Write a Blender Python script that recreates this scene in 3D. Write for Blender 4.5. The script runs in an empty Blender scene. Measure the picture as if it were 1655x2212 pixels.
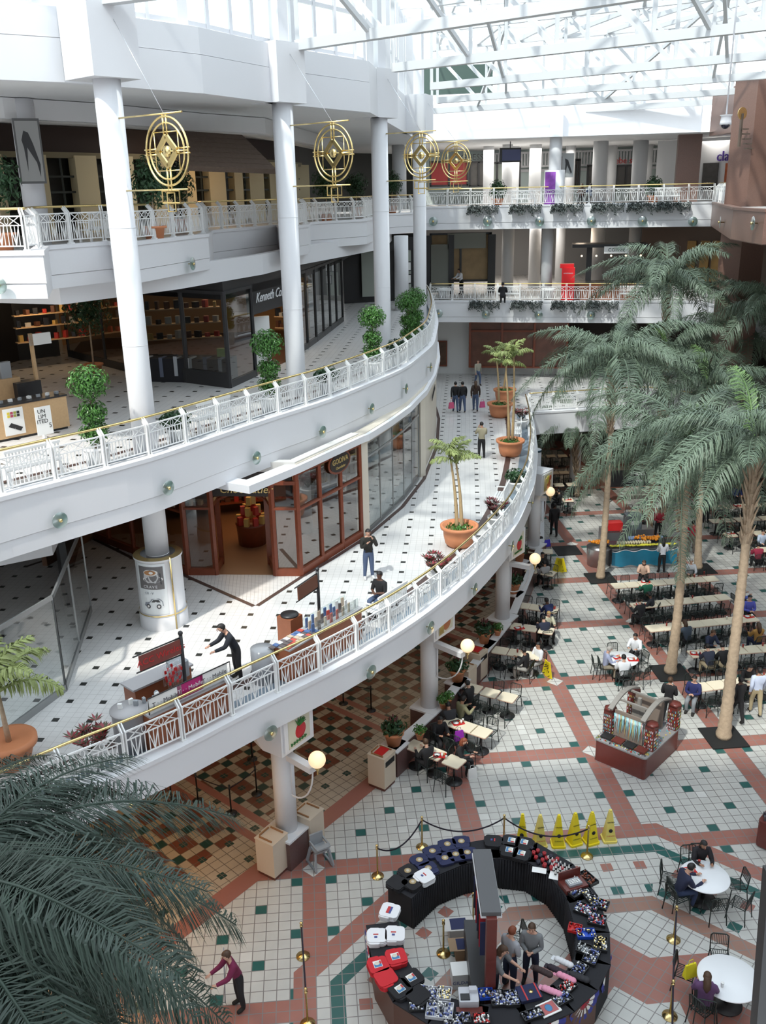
import bpy, math, random
import numpy as np
from mathutils import Vector, Matrix
sc = bpy.context.scene
C = sc.collection
R = math.radians
PI = math.pi

# ------------------------------------------------------------------ camera, sky, sun, exposure
CAM_Z, PITCH, ROLL, FPX = 17.45, .334, -.0213, 1992.0
cd = bpy.data.cameras.new('camera')
cd.sensor_fit = 'VERTICAL'; cd.sensor_height = 24.0
cd.lens = 24.0 * FPX / 2212.0
cd.clip_start = .1; cd.clip_end = 400
cam = bpy.data.objects.new('camera', cd); C.objects.link(cam)
_c, _s = math.cos(PITCH), math.sin(PITCH)
_r0, _u0, _d = Vector((1, 0, 0)), Vector((0, _s, _c)), Vector((0, _c, -_s))
_cr, _sr = math.cos(ROLL), math.sin(ROLL)
_right = _r0 * _cr + _u0 * _sr
_up = _u0 * _cr - _r0 * _sr
cam.matrix_world = Matrix(((_right.x, _up.x, -_d.x, 0), (_right.y, _up.y, -_d.y, 0), (_right.z, _up.z, -_d.z, CAM_Z), (0, 0, 0, 1)))
sc.camera = cam
sc.view_settings.view_transform = 'Standard'
sc.view_settings.look = 'None'
sc.view_settings.gamma = 1
sc.view_settings.use_curve_mapping = False
sc.view_settings.exposure = EXPOSURE = -.08
w = bpy.data.worlds.new('sky'); sc.world = w; w.use_nodes = True
bg = w.node_tree.nodes['Background']
bg.inputs[0].default_value = (.88, .94, 1.0, 1); bg.inputs[1].default_value = 2.7
sl = bpy.data.lights.new('sun', 'SUN'); sl.energy = 4.0; sl.angle = R(2.0); sl.color = (1, .95, .86)
sun = bpy.data.objects.new('sun', sl); C.objects.link(sun)
SUND = Vector((.32, .50, -.80)).normalized()
sun.rotation_euler = SUND.to_track_quat('-Z', 'Y').to_euler()
sc.cycles.max_bounces = 8; sc.cycles.diffuse_bounces = 4; sc.cycles.glossy_bounces = 3
sc.cycles.transmission_bounces = 5; sc.cycles.transparent_max_bounces = 24
sc.cycles.sample_clamp_indirect = 6; sc.cycles.caustics_reflective = False; sc.cycles.caustics_refractive = False
L1, L2, L3, L4 = 0.0, 5.5, 10.7, 16.1
CEIL = 20.2

# a point seen at photo position (x, y) on the horizontal plane z, or at plan position's distance
def _ray(x, y): return _right * ((x - 827.5) / FPX) - _up * ((y - 1106) / FPX) + _d
def at(x, y, z=0.0):
    v = _ray(x, y); t = (z - CAM_Z) / v.z
    return Vector((v.x * t, v.y * t, z))
def zat(x, y, X, Y):
    v = _ray(x, y); return CAM_Z + v.z * math.hypot(X, Y) / math.hypot(v.x, v.y)
def dat(x, y, D):
    v = _ray(x, y); t = D / v.y
    return Vector((v.x * t, v.y * t, CAM_Z + v.z * t))

# ------------------------------------------------------------------ mesh builder
class MB:
    def __init__(s): s.v = []; s.f = []; s.m = []; s.sm = []
    def add(s, vs, fs, m=0, smooth=False):
        o = len(s.v); s.v += [tuple(p) for p in vs]
        for f in fs: s.f.append(tuple(i + o for i in f)); s.m.append(m); s.sm.append(smooth)
        return s
    def box(s, c, d, rz=0, m=0, M=None):
        x, y, z = d[0] / 2, d[1] / 2, d[2] / 2
        P = [Vector((a * x, b * y, e * z)) for e in (-1, 1) for a, b in ((-1, -1), (1, -1), (1, 1), (-1, 1))]
        if M is None: M = Matrix.Rotation(rz, 3, 'Z') if rz else None
        c = Vector(c)
        P = [(M @ p if M is not None else p) + c for p in P]
        return s.add(P, [(0, 3, 2, 1), (4, 5, 6, 7), (0, 1, 5, 4), (1, 2, 6, 5), (2, 3, 7, 6), (3, 0, 4, 7)], m)
    def rbox(s, c, d, r=.02, rz=0, m=0, n=3):      # box with rounded vertical corners
        x, y = d[0] / 2 - r, d[1] / 2 - r; P = []
        for cx, cy, a0 in ((x, y, 0), (-x, y, 90), (-x, -y, 180), (x, -y, 270)):
            for k in range(n + 1):
                a = R(a0 + 90 * k / n); P.append((cx + r * math.cos(a), cy + r * math.sin(a)))
        ca, sa = math.cos(rz), math.sin(rz)
        P = [(c[0] + ca * a - sa * b, c[1] + sa * a + ca * b) for a, b in P]
        return s.prism(P, c[2] - d[2] / 2, c[2] + d[2] / 2, m)
    def beam(s, a, b, wd, h, m=0, up=(0, 0, 1)):
        a, b = Vector(a), Vector(b); d = (b - a); L = d.length
        if L < 1e-6: return s
        d.normalize(); u = Vector(up)
        if abs(d.dot(u)) > .98: u = Vector((1, 0, 0))
        x = d.cross(u).normalized(); z = x.cross(d)
        M = Matrix((x, d, z)).transposed()
        return s.box((a + b) / 2, (wd, L, h), M=M, m=m)
    def tube(s, P, r, n=8, m=0, cap=True, smooth=True, closed=False):
        P = [Vector(p) for p in P]; k = len(P)
        rr = r if isinstance(r, (list, tuple)) else [r] * k
        vs = []; prev = None
        for i, p in enumerate(P):
            if closed: d = P[(i + 1) % k] - P[i - 1]
            else: d = P[min(i + 1, k - 1)] - P[max(i - 1, 0)]
            if d.length < 1e-9: d = Vector((0, 0, 1))
            d.normalize()
            if prev is None:
                u = Vector((0, 0, 1)) if abs(d.z) < .9 else Vector((1, 0, 0))
                x = d.cross(u).normalized()
            else: x = (prev - d * prev.dot(d)).normalized()
            prev = x; y = d.cross(x)
            for j in range(n):
                a = 2 * PI * j / n; vs.append(p + (x * math.cos(a) + y * math.sin(a)) * rr[i])
        fs = []
        for i in range(k if closed else k - 1):
            for j in range(n):
                i2 = (i + 1) % k; j2 = (j + 1) % n
                fs.append((i * n + j, i * n + j2, i2 * n + j2, i2 * n + j))
        o = len(s.v); s.add(vs, fs, m, smooth)
        if cap and not closed:
            s.add([], []); s.f.append(tuple(o + j for j in reversed(range(n)))); s.m.append(m); s.sm.append(False)
            s.f.append(tuple(o + (k - 1) * n + j for j in range(n))); s.m.append(m); s.sm.append(False)
        return s
    def lathe(s, prof, c=(0, 0, 0), n=24, m=0, smooth=True, cap=True, ax=None):
        k = len(prof); vs = []; c = Vector(c)
        for r, z in prof:
            for j in range(n):
                a = 2 * PI * j / n; p = Vector((r * math.cos(a), r * math.sin(a), z))
                if ax is not None: p = ax @ p
                vs.append(c + p)
        fs = [(i * n + j, i * n + (j + 1) % n, (i + 1) * n + (j + 1) % n, (i + 1) * n + j) for i in range(k - 1) for j in range(n)]
        o = len(s.v); s.add(vs, fs, m, smooth)
        if cap:
            for i, rev in ((0, True), (k - 1, False)):
                if prof[i][0] > 1e-4:
                    q = [o + i * n + j for j in range(n)]; s.f.append(tuple(reversed(q)) if rev else tuple(q)); s.m.append(m); s.sm.append(False)
        return s
    def cyl(s, a, b, r, r2=None, n=16, m=0, smooth=True): return s.tube([a, b], [r, r if r2 is None else r2], n, m, True, smooth)
    def sph(s, c, r, n=12, m=0, sc=(1, 1, 1)):
        prof = [(math.sin(PI * i / n) * 1.0, -math.cos(PI * i / n)) for i in range(n + 1)]
        D = Matrix.Diagonal(Vector((r * sc[0], r * sc[1], r * sc[2])))
        return s.lathe(prof, c, max(8, n + 4), m, True, False, D)
    def prism(s, poly, z0, z1, m=0, m2=None, mtop=None):
        n = len(poly); P = [(p[0], p[1], z0) for p in poly] + [(p[0], p[1], z1) for p in poly]
        s.add(P, [(i, (i + 1) % n, n + (i + 1) % n, n + i) for i in range(n)], m if m2 is None else m2)
        o = len(s.v) - 2 * n
        s.f.append(tuple(o + i for i in reversed(range(n)))); s.m.append(m); s.sm.append(False)
        s.f.append(tuple(o + n + i for i in range(n))); s.m.append(m if mtop is None else mtop); s.sm.append(False)
        return s
    def poly(s, P, m=0): return s.add(P, [tuple(range(len(P)))], m)
    def wall(s, line, z0, z1, th=.2, m=0, side=1):    # vertical wall with thickness along a plan polyline
        off = offset(line, th * side)
        for i in range(len(line) - 1):
            a, b, c, d = line[i], line[i + 1], off[i + 1], off[i]
            za0, za1 = (z0[i], z0[i + 1]) if isinstance(z0, (list, tuple)) else (z0, z0)
            zb0, zb1 = (z1[i], z1[i + 1]) if isinstance(z1, (list, tuple)) else (z1, z1)
            P = [(a[0], a[1], za0), (b[0], b[1], za1), (c[0], c[1], za1), (d[0], d[1], za0),
                 (a[0], a[1], zb0), (b[0], b[1], zb1), (c[0], c[1], zb1), (d[0], d[1], zb0)]
            s.add(P, [(0, 3, 2, 1), (4, 5, 6, 7), (0, 1, 5, 4), (1, 2, 6, 5), (2, 3, 7, 6), (3, 0, 4, 7)], m)
        return s
    def join(s, o, M=None, m=None):
        s.add([(M @ Vector(p)) if M is not None else p for p in o.v], [])
        off = len(s.v) - len(o.v)
        s.f += [tuple(i + off for i in f) for f in o.f]; s.m += (o.m if m is None else [m] * len(o.m)); s.sm += o.sm
        return s
    def mesh(s, name, mats):
        me = bpy.data.meshes.new(name)
        nv = len(s.v); me.vertices.add(nv)
        me.vertices.foreach_set('co', np.array(s.v, dtype=np.float32).ravel())
        tot = np.array([len(f) for f in s.f], dtype=np.int32); idx = np.array([i for f in s.f for i in f], dtype=np.int32)
        me.loops.add(len(idx)); me.loops.foreach_set('vertex_index', idx)
        me.polygons.add(len(tot)); st = np.concatenate(([0], np.cumsum(tot)[:-1])).astype(np.int32)
        me.polygons.foreach_set('loop_start', st); me.polygons.foreach_set('loop_total', tot)
        me.polygons.foreach_set('material_index', np.array(s.m, dtype=np.int32))
        me.polygons.foreach_set('use_smooth', np.array(s.sm, dtype=bool))
        me.update(calc_edges=True)
        if not isinstance(mats, (list, tuple)): mats = [mats]
        for m in mats: me.materials.append(m)
        return me
    def build(s, name, mats, parent=None, loc=None, rz=None, **kw):
        o = bpy.data.objects.new(name, s.mesh(name, mats)); C.objects.link(o)
        if parent is not None: o.parent = parent
        if loc is not None: o.location = loc
        if rz is not None: o.rotation_euler = (0, 0, rz)
        if kw: tag(o, **kw)
        return o
def offset(line, d):      # offset a plan polyline to its left (d > 0)
    out = []; n = len(line)
    for i in range(n):
        a = Vector(line[max(i - 1, 0)][:2]); b = Vector(line[i][:2]); c = Vector(line[min(i + 1, n - 1)][:2])
        d1 = (b - a) if i > 0 else (c - b); d2 = (c - b) if i < n - 1 else (b - a)
        d1.normalize(); d2.normalize()
        n1 = Vector((-d1.y, d1.x)); n2 = Vector((-d2.y, d2.x)); nn = n1 + n2
        if nn.length < 1e-6: nn = n1
        nn.normalize(); k = d / max(.4, nn.dot(n1)); out.append((b.x + nn.x * k, b.y + nn.y * k))
    return out
def resample(line, step=None, n=None):
    P = [Vector(p[:2]) for p in line]; L = [0]
    for a, b in zip(P, P[1:]): L.append(L[-1] + (b - a).length)
    if n is None: n = max(1, round(L[-1] / step))
    out = []; k = 0
    for i in range(n + 1):
        t = L[-1] * i / n
        while k < len(P) - 2 and L[k + 1] < t: k += 1
        u = (t - L[k]) / max(1e-9, L[k + 1] - L[k]); q = P[k].lerp(P[k + 1], min(1, u)); out.append((q.x, q.y))
    return out
def smooth_line(line, n=60, it=3):
    P = resample(line, n=n)
    for _ in range(it):
        P = [P[0]] + [((P[i - 1][0] + 2 * P[i][0] + P[i + 1][0]) / 4, (P[i - 1][1] + 2 * P[i][1] + P[i + 1][1]) / 4) for i in range(1, len(P) - 1)] + [P[-1]]
    return P
def tag(o, label=None, cat=None, group=None, kind=None):
    if label: o['label'] = label
    if cat: o['category'] = cat
    if group: o['group'] = group
    if kind: o['kind'] = kind
    return o
def thing(name, loc, rz=0, label=None, cat=None, group=None):
    o = bpy.data.objects.new(name, None); C.objects.link(o); o.empty_display_size = .1
    o.location = loc; o.rotation_euler = (0, 0, rz); return tag(o, label, cat, group)
def kids(o): return [c for c in C.objects if c.parent == o]
KID = {}
def dup(o, loc=None, rz=None, label=None, group=None, parent=None):
    c = o.copy(); C.objects.link(c)
    if parent is not None: c.parent = parent
    if loc is not None: c.location = loc
    if rz is not None: c.rotation_euler = (c.rotation_euler.x, c.rotation_euler.y, rz)
    if label: c['label'] = label
    if group: c['group'] = group
    if o.name not in KID: KID[o.name] = kids(o)
    for ch in KID[o.name]: dup(ch, parent=c)
    return c

# ------------------------------------------------------------------ materials
MATS = {}
def mat(name, col, rough=.6, metal=0., noise=0., nscale=8., emit=0., alpha=1., trans=0., spec=.5, bump=0., bscale=40.):
    if name in MATS: return MATS[name]
    m = bpy.data.materials.new(name); m.use_nodes = True; nt = m.node_tree; b = nt.nodes['Principled BSDF']
    b.inputs['Base Color'].default_value = (*col, 1); b.inputs['Roughness'].default_value = rough
    b.inputs['Metallic'].default_value = metal; b.inputs['Specular IOR Level'].default_value = spec
    if alpha < 1: b.inputs['Alpha'].default_value = alpha
    if trans: b.inputs['Transmission Weight'].default_value = trans
    if emit: b.inputs['Emission Color'].default_value = (*col, 1); b.inputs['Emission Strength'].default_value = emit
    if noise:
        tc = nt.nodes.new('ShaderNodeTexCoord'); t = nt.nodes.new('ShaderNodeTexNoise'); t.inputs['Scale'].default_value = nscale; t.inputs['Detail'].default_value = 4
        nt.links.new(tc.outputs['Object'], t.inputs['Vector'])
        mx = nt.nodes.new('ShaderNodeMix'); mx.data_type = 'RGBA'
        mx.inputs[6].default_value = (*[max(0, c * (1 - noise)) for c in col], 1); mx.inputs[7].default_value = (*[min(1, c * (1 + noise)) for c in col], 1)
        nt.links.new(t.outputs['Fac'], mx.inputs[0]); nt.links.new(mx.outputs[2], b.inputs['Base Color'])
    if bump:
        tc = nt.nodes.new('ShaderNodeTexCoord'); t = nt.nodes.new('ShaderNodeTexNoise'); t.inputs['Scale'].default_value = bscale
        nt.links.new(tc.outputs['Object'], t.inputs['Vector'])
        bp = nt.nodes.new('ShaderNodeBump'); bp.inputs['Strength'].default_value = bump; bp.inputs['Distance'].default_value = .02
        nt.links.new(t.outputs['Fac'], bp.inputs['Height']); nt.links.new(bp.outputs['Normal'], b.inputs['Normal'])
    MATS[name] = m; return m
def glass(name, col, a=.25, rough=.03):       # thin pane: mostly see-through, some reflection
    if name in MATS: return MATS[name]
    m = bpy.data.materials.new(name); m.use_nodes = True; nt = m.node_tree; nt.nodes.clear()
    out = nt.nodes.new('ShaderNodeOutputMaterial'); tr = nt.nodes.new('ShaderNodeBsdfTransparent'); gl = nt.nodes.new('ShaderNodeBsdfGlossy')
    tr.inputs[0].default_value = (*col, 1); gl.inputs['Color'].default_value = (1, 1, 1, 1); gl.inputs['Roughness'].default_value = rough
    fr = nt.nodes.new('ShaderNodeFresnel'); fr.inputs[0].default_value = 1.5
    ge = nt.nodes.new('ShaderNodeNewGeometry'); mi = nt.nodes.new('ShaderNodeMath'); mi.operation = 'MULTIPLY_ADD'; mi.inputs[1].default_value = 1 / 1.5 - 1.5; mi.inputs[2].default_value = 1.5
    nt.links.new(ge.outputs['Backfacing'], mi.inputs[0]); nt.links.new(mi.outputs[0], fr.inputs[0])
    ad = nt.nodes.new('ShaderNodeMath'); ad.operation = 'ADD'; ad.inputs[1].default_value = a; ad.use_clamp = True
    mx = nt.nodes.new('ShaderNodeMixShader')
    nt.links.new(fr.outputs[0], ad.inputs[0]); nt.links.new(ad.outputs[0], mx.inputs[0])
    nt.links.new(tr.outputs[0], mx.inputs[1]); nt.links.new(gl.outputs[0], mx.inputs[2]); nt.links.new(mx.outputs[0], out.inputs[0])
    MATS[name] = m; return m
class EX:      # tiny expression compiler for procedural patterns
    nt = None
    def __init__(s, v): s.v = v
    @staticmethod
    def op(o, *a):
        n = EX.nt.nodes.new('ShaderNodeMath'); n.operation = o
        for i, x in enumerate(a):
            x = x.v if isinstance(x, EX) else x
            if isinstance(x, (int, float)): n.inputs[i].default_value = x
            else: EX.nt.links.new(x, n.inputs[i])
        return EX(n.outputs[0])
    def __add__(s, o): return EX.op('ADD', s, o)
    def __radd__(s, o): return EX.op('ADD', o, s)
    def __sub__(s, o): return EX.op('SUBTRACT', s, o)
    def __rsub__(s, o): return EX.op('SUBTRACT', o, s)
    def __mul__(s, o): return EX.op('MULTIPLY', s, o)
    def __rmul__(s, o): return EX.op('MULTIPLY', s, o)
    def __truediv__(s, o): return EX.op('DIVIDE', s, o)
    def __lt__(s, o): return EX.op('LESS_THAN', s, o)
    def __gt__(s, o): return EX.op('GREATER_THAN', s, o)
    def mod(s, o): return EX.op('FLOORED_MODULO', s, o)
    def floor(s): return EX.op('FLOOR', s)
    def abs(s): return EX.op('ABSOLUTE', s)
    def max(s, o): return EX.op('MAXIMUM', s, o)
    def min(s, o): return EX.op('MINIMUM', s, o)
def pattern(name, fn, rough=.35, ox=0, oy=0, rot=0, unit=1.0, plane='XY', bump=False):
    """fn(x, y) returns a base colour and a list of (mask, colour) laid over it in order"""
    m = bpy.data.materials.new(name); m.use_nodes = True; nt = m.node_tree; EX.nt = nt; b = nt.nodes['Principled BSDF']
    b.inputs['Roughness'].default_value = rough
    tc = nt.nodes.new('ShaderNodeTexCoord'); sp = nt.nodes.new('ShaderNodeSeparateXYZ'); nt.links.new(tc.outputs['Object'], sp.inputs[0])
    ax = {'X': 0, 'Y': 1, 'Z': 2}
    x = (EX(sp.outputs[ax[plane[0]]]) - ox) / unit; y = (EX(sp.outputs[ax[plane[1]]]) - oy) / unit
    ca, sa = math.cos(rot), math.sin(rot)
    base, layers = fn(ca * x + sa * y, ca * y - sa * x)
    cur = None
    for mask, col in layers:
        mx = nt.nodes.new('ShaderNodeMix'); mx.data_type = 'RGBA'; nt.links.new(mask.v, mx.inputs[0]); mx.inputs[7].default_value = (*col, 1)
        if cur is None: mx.inputs[6].default_value = (*base, 1)
        else: nt.links.new(cur, mx.inputs[6])
        cur = mx.outputs[2]
    # faint mottling of the glaze
    t = nt.nodes.new('ShaderNodeTexNoise'); t.inputs['Scale'].default_value = 2.3; nt.links.new(tc.outputs['Object'], t.inputs['Vector'])
    mr = nt.nodes.new('ShaderNodeMapRange'); mr.inputs[3].default_value = .88; mr.inputs[4].default_value = 1.08; nt.links.new(t.outputs['Fac'], mr.inputs[0])
    mm = nt.nodes.new('ShaderNodeMix'); mm.data_type = 'RGBA'; mm.blend_type = 'MULTIPLY'; mm.inputs[0].default_value = 1
    nt.links.new(cur, mm.inputs[6]); nt.links.new(mr.outputs[0], mm.inputs[7]); nt.links.new(mm.outputs[2], b.inputs['Base Color'])
    MATS[name] = m; return m
WHITE = mat('white_paint', (.74, .74, .76), .5)
SHADEDW = mat('shaded_white_paint', (.60, .61, .62), .5)  # white paint with the shade of the truss undersides put into the colour
PLASTER = mat('white_plaster', (.74, .74, .74), .8, noise=.02, nscale=1.5)
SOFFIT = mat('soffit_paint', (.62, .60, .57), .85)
IVORY = mat('ivory_metal', (.85, .85, .84), .35)
BRASS = mat('brass', (.80, .62, .28), .25, 1.0)
DARK = mat('dark_frame', (.02, .02, .022), .4)
BLACK = mat('black_cloth', (.012, .012, .016), .85)
CHROME = mat('chrome', (.8, .8, .82), .15, 1.0)
TERRA = mat('terracotta', (.62, .24, .11), .6, noise=.08, nscale=5)
REDWOOD = mat('red_wood', (.22, .055, .025), .4, noise=.25, nscale=12)
WOOD = mat('light_wood', (.55, .36, .19), .5, noise=.12, nscale=14)
CARTW = mat('dark_cherry_wood', (.13, .028, .022), .35, noise=.15, nscale=10)
CREAM = mat('cream_laminate', (.78, .69, .53), .35)
BEIGE = mat('beige_laminate', (.62, .52, .41), .5)
GREY = mat('grey_plastic', (.30, .32, .34), .5)
WIRE = mat('dark_green_wire', (.012, .02, .018), .4)
GRANITE = mat('brown_granite', (.20, .115, .09), .35, noise=.28, nscale=30)
PAPER = mat('white_paper', (.82, .82, .80), .7)
LEAF = mat('glossy_leaf', (.06, .17, .03), .35, noise=.5, nscale=6)
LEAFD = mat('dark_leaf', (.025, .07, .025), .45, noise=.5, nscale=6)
FROND = mat('palm_frond', (.125, .17, .115), .5, noise=.45, nscale=3)
FRONDG = mat('fresh_frond', (.12, .21, .06), .5, noise=.3, nscale=3)
BARK = mat('palm_bark', (.48, .36, .25), .85, noise=.3, nscale=9, bump=.6, bscale=25)
SOIL = mat('soil', (.03, .022, .016), .95)
RED = mat('red_plastic', (.55, .02, .02), .45)
YELLOW = mat('yellow_plastic', (.85, .68, .02), .45)
CLEAR = glass('clear_glass', (.92, .96, .95), .06)
DARKG = glass('dark_shop_glass', (.50, .54, .55), .14)
FROST = glass('frosted_disc', (.45, .62, .58), .25, .3)
def light(name, kind, loc, e, col=(1, .8, .55), size=1.0, sy=None, rot=None):
    l = bpy.data.lights.new(name, kind); l.energy = e; l.color = col
    if kind == 'AREA': l.size = size; l.shape = 'RECTANGLE' if sy else 'SQUARE'; l.size_y = sy or size
    if kind == 'POINT': l.shadow_soft_size = size
    o = bpy.data.objects.new(name, l); C.objects.link(o); o.location = loc
    if rot: o.rotation_euler = rot
    return o
def text(s, size, M, material, parent=None, name='lettering', depth=.01, font=None, **kw):
    cu = bpy.data.curves.new(name, 'FONT'); cu.body = s; cu.size = size; cu.extrude = depth; cu.align_x = 'CENTER'; cu.align_y = 'CENTER'; cu.resolution_u = 2
    if kw.get('shear'): cu.shear = kw['shear']
    o = bpy.data.objects.new(name, cu); dg = bpy.context.evaluated_depsgraph_get
    C.objects.link(o); dg().update(); me = bpy.data.meshes.new_from_object(o.evaluated_get(dg())); C.objects.unlink(o); bpy.data.objects.remove(o)
    me.materials.clear(); me.materials.append(material); me.transform(M)
    o = bpy.data.objects.new(name, me); C.objects.link(o)
    if parent is not None: o.parent = parent
    return o
def face_m(p, n, up=(0, 0, 1)):     # matrix whose XY plane faces along n at p
    z = Vector(n).normalized(); x = Vector(up).cross(z).normalized(); y = z.cross(x)
    M = Matrix((x, y, z)).transposed().to_4x4(); M.translation = Vector(p); return M
# ------------------------------------------------------------------ plan lines (metres)
def px(pts, z): return [tuple(at(x, y, z)[:2]) for x, y in pts]
E2 = [(-9.6, 13.2), (-8.1, 15.0)] + px([(150, 1721), (307, 1664), (560, 1531), (717, 1455), (871, 1365), (972, 1290), (1047, 1219), (1114, 1140), (1152, 1050), (1158, 982), (1152, 925)], L2) + [(8.35, 50.6)]
E2 = smooth_line(E2, 56, 2)
FAR2 = [E2[-1]] + px([(1390, 880)], L2) + [(18.6, 48.6), (21.2, 44.5), (22.6, 38.5), (23.2, 30), (23.2, 12)]
E3 = smooth_line([(-11.6, 17.6)] + px([(0, 1082), (315, 1001), (560, 917), (710, 870), (871, 802), (934, 750), (944, 701)], L3) + [(3.3, 55.5), (3.3, 60.2)], 56, 2)
FAR3 = [(3.3, 60.2), (19.4, 56.9)] + px([(1605, 678)], L3) + [(23.6, 40), (24.2, 28), (24.2, 10)]
L4F = 16.4
E4 = px([(-150, 556), (88, 553), (100, 541), (240, 530), (262, 535), (446, 513), (455, 505), (600, 492), (612, 499), (663, 492), (668, 486), (790, 479)], L4) + [(-.2, 50.5), (.6, 57.5), (3.0, 60.9)]
FAR4 = [(3.0, 60.9), (19.9, 57.3)] + px([(1587, 456), (1655, 461)], L4F - .05) + [(25.6, 38), (26.4, 24), (26.4, 8)]
UPC = [tuple(at(317, 978, L3).xy), (-2.97, 32.4), (.17, 39.5), (2.22, 50.0)]       # columns carrying the roof
LOC = [(-2.84, 21.21), (1.44, 27.47), (4.78, 34.16), (7.35, 42.2), (8.6, 49.6)]   # columns under the first gallery
GS = (0.3047497, 0.0241790, 6.30398922, 30.5128157)                      # court tile grid

def struct(o): o['kind'] = 'structure'; return o
# ---- court floor
def court(i, j):
    grout = (i.mod(1.0) < .07).max(j.mod(1.0) < .07)
    bi = (i - 1).mod(15.0); bj = (j - 1).mod(15.0)
    band = (bi > 13.0).max(bj > 13.0)
    fi = bi.floor(); fj = bj.floor()
    g = (fi.mod(3.0) < .5) * (fj.mod(3.0) < .5) * ((fi + fj).mod(6.0) < .5)
    di = ((i + 7.5).mod(15.0) - 7.5).abs(); dj = ((j + 7.5).mod(15.0) - 7.5).abs()
    dia = (di + dj) < 1.05
    light = EX.op('SINE', i.floor() * 12.9 + j.floor() * 78.2).mod(.13) < .004
    ci = i + 7.5; cj = j - 51.5; ai = ci.abs(); aj = cj.abs()
    dg = (ai + aj) * .70711; n = ai.max(aj).max(dg)
    isd = dg > ai.max(aj)
    diag_t = (ai - aj) * .70711; ax_t = ai.min(aj)
    t = diag_t * isd + ax_t * (1 - isd)
    t3 = (t + 15).mod(3.0) < 1.0
    star = ((ai + aj) * .7 ).min(ai.max(aj)) ; star = star - 8.5
    r45 = ((ci + cj) * .7071).mod(1.0) < .07; r45b = ((ci - cj) * .7071).mod(1.0) < .07
    base = (.52, .51, .48); red = (.33, .14, .11); grn = (.025, .105, .095); gr = (.22, .20, .19); wh = (.62, .61, .58)
    inn = n < 13.4
    L = [(light, wh), (band, red), (dia, wh), (g * (1 - band), grn), (n < 24.2, red), (n < 22.5, base), ((n < 21.4) * (n > 20.3), grn),
         ((n < 19.3) * (n > 18.3) * t3, red), ((n < 16.4) * (n > 15.4) * t3, grn), ((n < 15.0) * (n > 13.4), (.30, .17, .13)),
         (star < 0.0, red), (star < -4.2, base), (((ai + aj) < 15.4) * ((ai + aj) > 14.0) * (ai.min(aj) < .7), grn), (grout * (1 - inn), gr), ((r45.max(r45b)) * inn, gr)]
    return base, L
FLOOR1 = pattern('court_tiles', lambda x, y: court(x, 0 - y), .3, GS[2], GS[3], math.atan2(GS[1], GS[0]), math.hypot(GS[0], GS[1]))
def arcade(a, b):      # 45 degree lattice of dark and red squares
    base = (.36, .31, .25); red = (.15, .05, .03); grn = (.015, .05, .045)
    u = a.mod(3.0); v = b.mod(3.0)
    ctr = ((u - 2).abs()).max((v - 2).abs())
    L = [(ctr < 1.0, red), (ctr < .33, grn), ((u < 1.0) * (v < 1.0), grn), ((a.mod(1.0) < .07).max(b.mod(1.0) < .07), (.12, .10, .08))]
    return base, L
def arcade_edge(a, b):
    base = (.42, .36, .29); grn = (.015, .05, .045)
    u = a.mod(3.0); v = b.mod(3.0); ctr = ((u - 2).abs()).max((v - 2).abs())
    L = [(ctr < .36, grn), ((a.mod(1.0) < .07).max(b.mod(1.0) < .07), (.14, .12, .10))]
    return base, L
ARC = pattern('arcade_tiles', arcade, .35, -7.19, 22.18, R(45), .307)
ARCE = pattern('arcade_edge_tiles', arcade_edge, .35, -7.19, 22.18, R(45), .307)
def gal(x, y):
    base = (.67, .66, .65)
    u = x.mod(4.0); v = y.mod(4.0)
    L = [((x.mod(1.0) < .06).max(y.mod(1.0) < .06), (.50, .49, .48)), ((u < .78) * (v < .78), (.03, .032, .03))]
    return base, L
GAL = pattern('gallery_tiles', gal, .3, -10.8, 28.42, -R(5.3), .2163)
BANDB = mat('brown_border_tile', (.075, .045, .04), .4)
REDT = mat('red_band_tile', (.30, .125, .10), .35)
f = MB()
f.poly([(-30, 2, 0), (40, 2, 0), (40, 90, 0), (-30, 90, 0)], 0)
o = struct(f.build('floor', [FLOOR1]))
CL = smooth_line([(-8.2, 14.6)] + [(-3.9, 19.8), (-.35, 24.2)] + [(2.2, 27.9), (5.3, 34.0), (7.8, 42), (9.1, 50), (9.6, 60)], 40, 3)
inner = offset(CL, .55); f = MB()
def strip(mb, A, B, z, m=0):
    for i in range(len(A) - 1): mb.poly([(A[i][0], A[i][1], z), (A[i + 1][0], A[i + 1][1], z), (B[i + 1][0], B[i + 1][1], z), (B[i][0], B[i][1], z)][::-1], m)
band2 = offset(CL, 1.75); band3 = offset(CL, 2.95); band4 = offset(CL, 14)
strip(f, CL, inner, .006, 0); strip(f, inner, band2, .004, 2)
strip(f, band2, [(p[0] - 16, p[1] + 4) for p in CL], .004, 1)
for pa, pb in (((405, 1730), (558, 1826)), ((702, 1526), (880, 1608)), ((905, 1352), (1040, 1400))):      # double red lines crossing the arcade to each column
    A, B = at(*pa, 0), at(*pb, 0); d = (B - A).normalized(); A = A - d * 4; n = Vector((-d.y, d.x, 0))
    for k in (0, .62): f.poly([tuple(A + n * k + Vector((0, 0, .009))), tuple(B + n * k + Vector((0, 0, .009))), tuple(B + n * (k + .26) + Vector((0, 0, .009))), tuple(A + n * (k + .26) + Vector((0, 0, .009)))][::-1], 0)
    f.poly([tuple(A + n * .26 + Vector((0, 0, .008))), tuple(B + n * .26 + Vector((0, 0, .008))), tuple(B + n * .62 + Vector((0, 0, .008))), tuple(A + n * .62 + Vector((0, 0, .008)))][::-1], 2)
struct(f.build('floor', [REDT, ARC, ARCE]))

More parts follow.
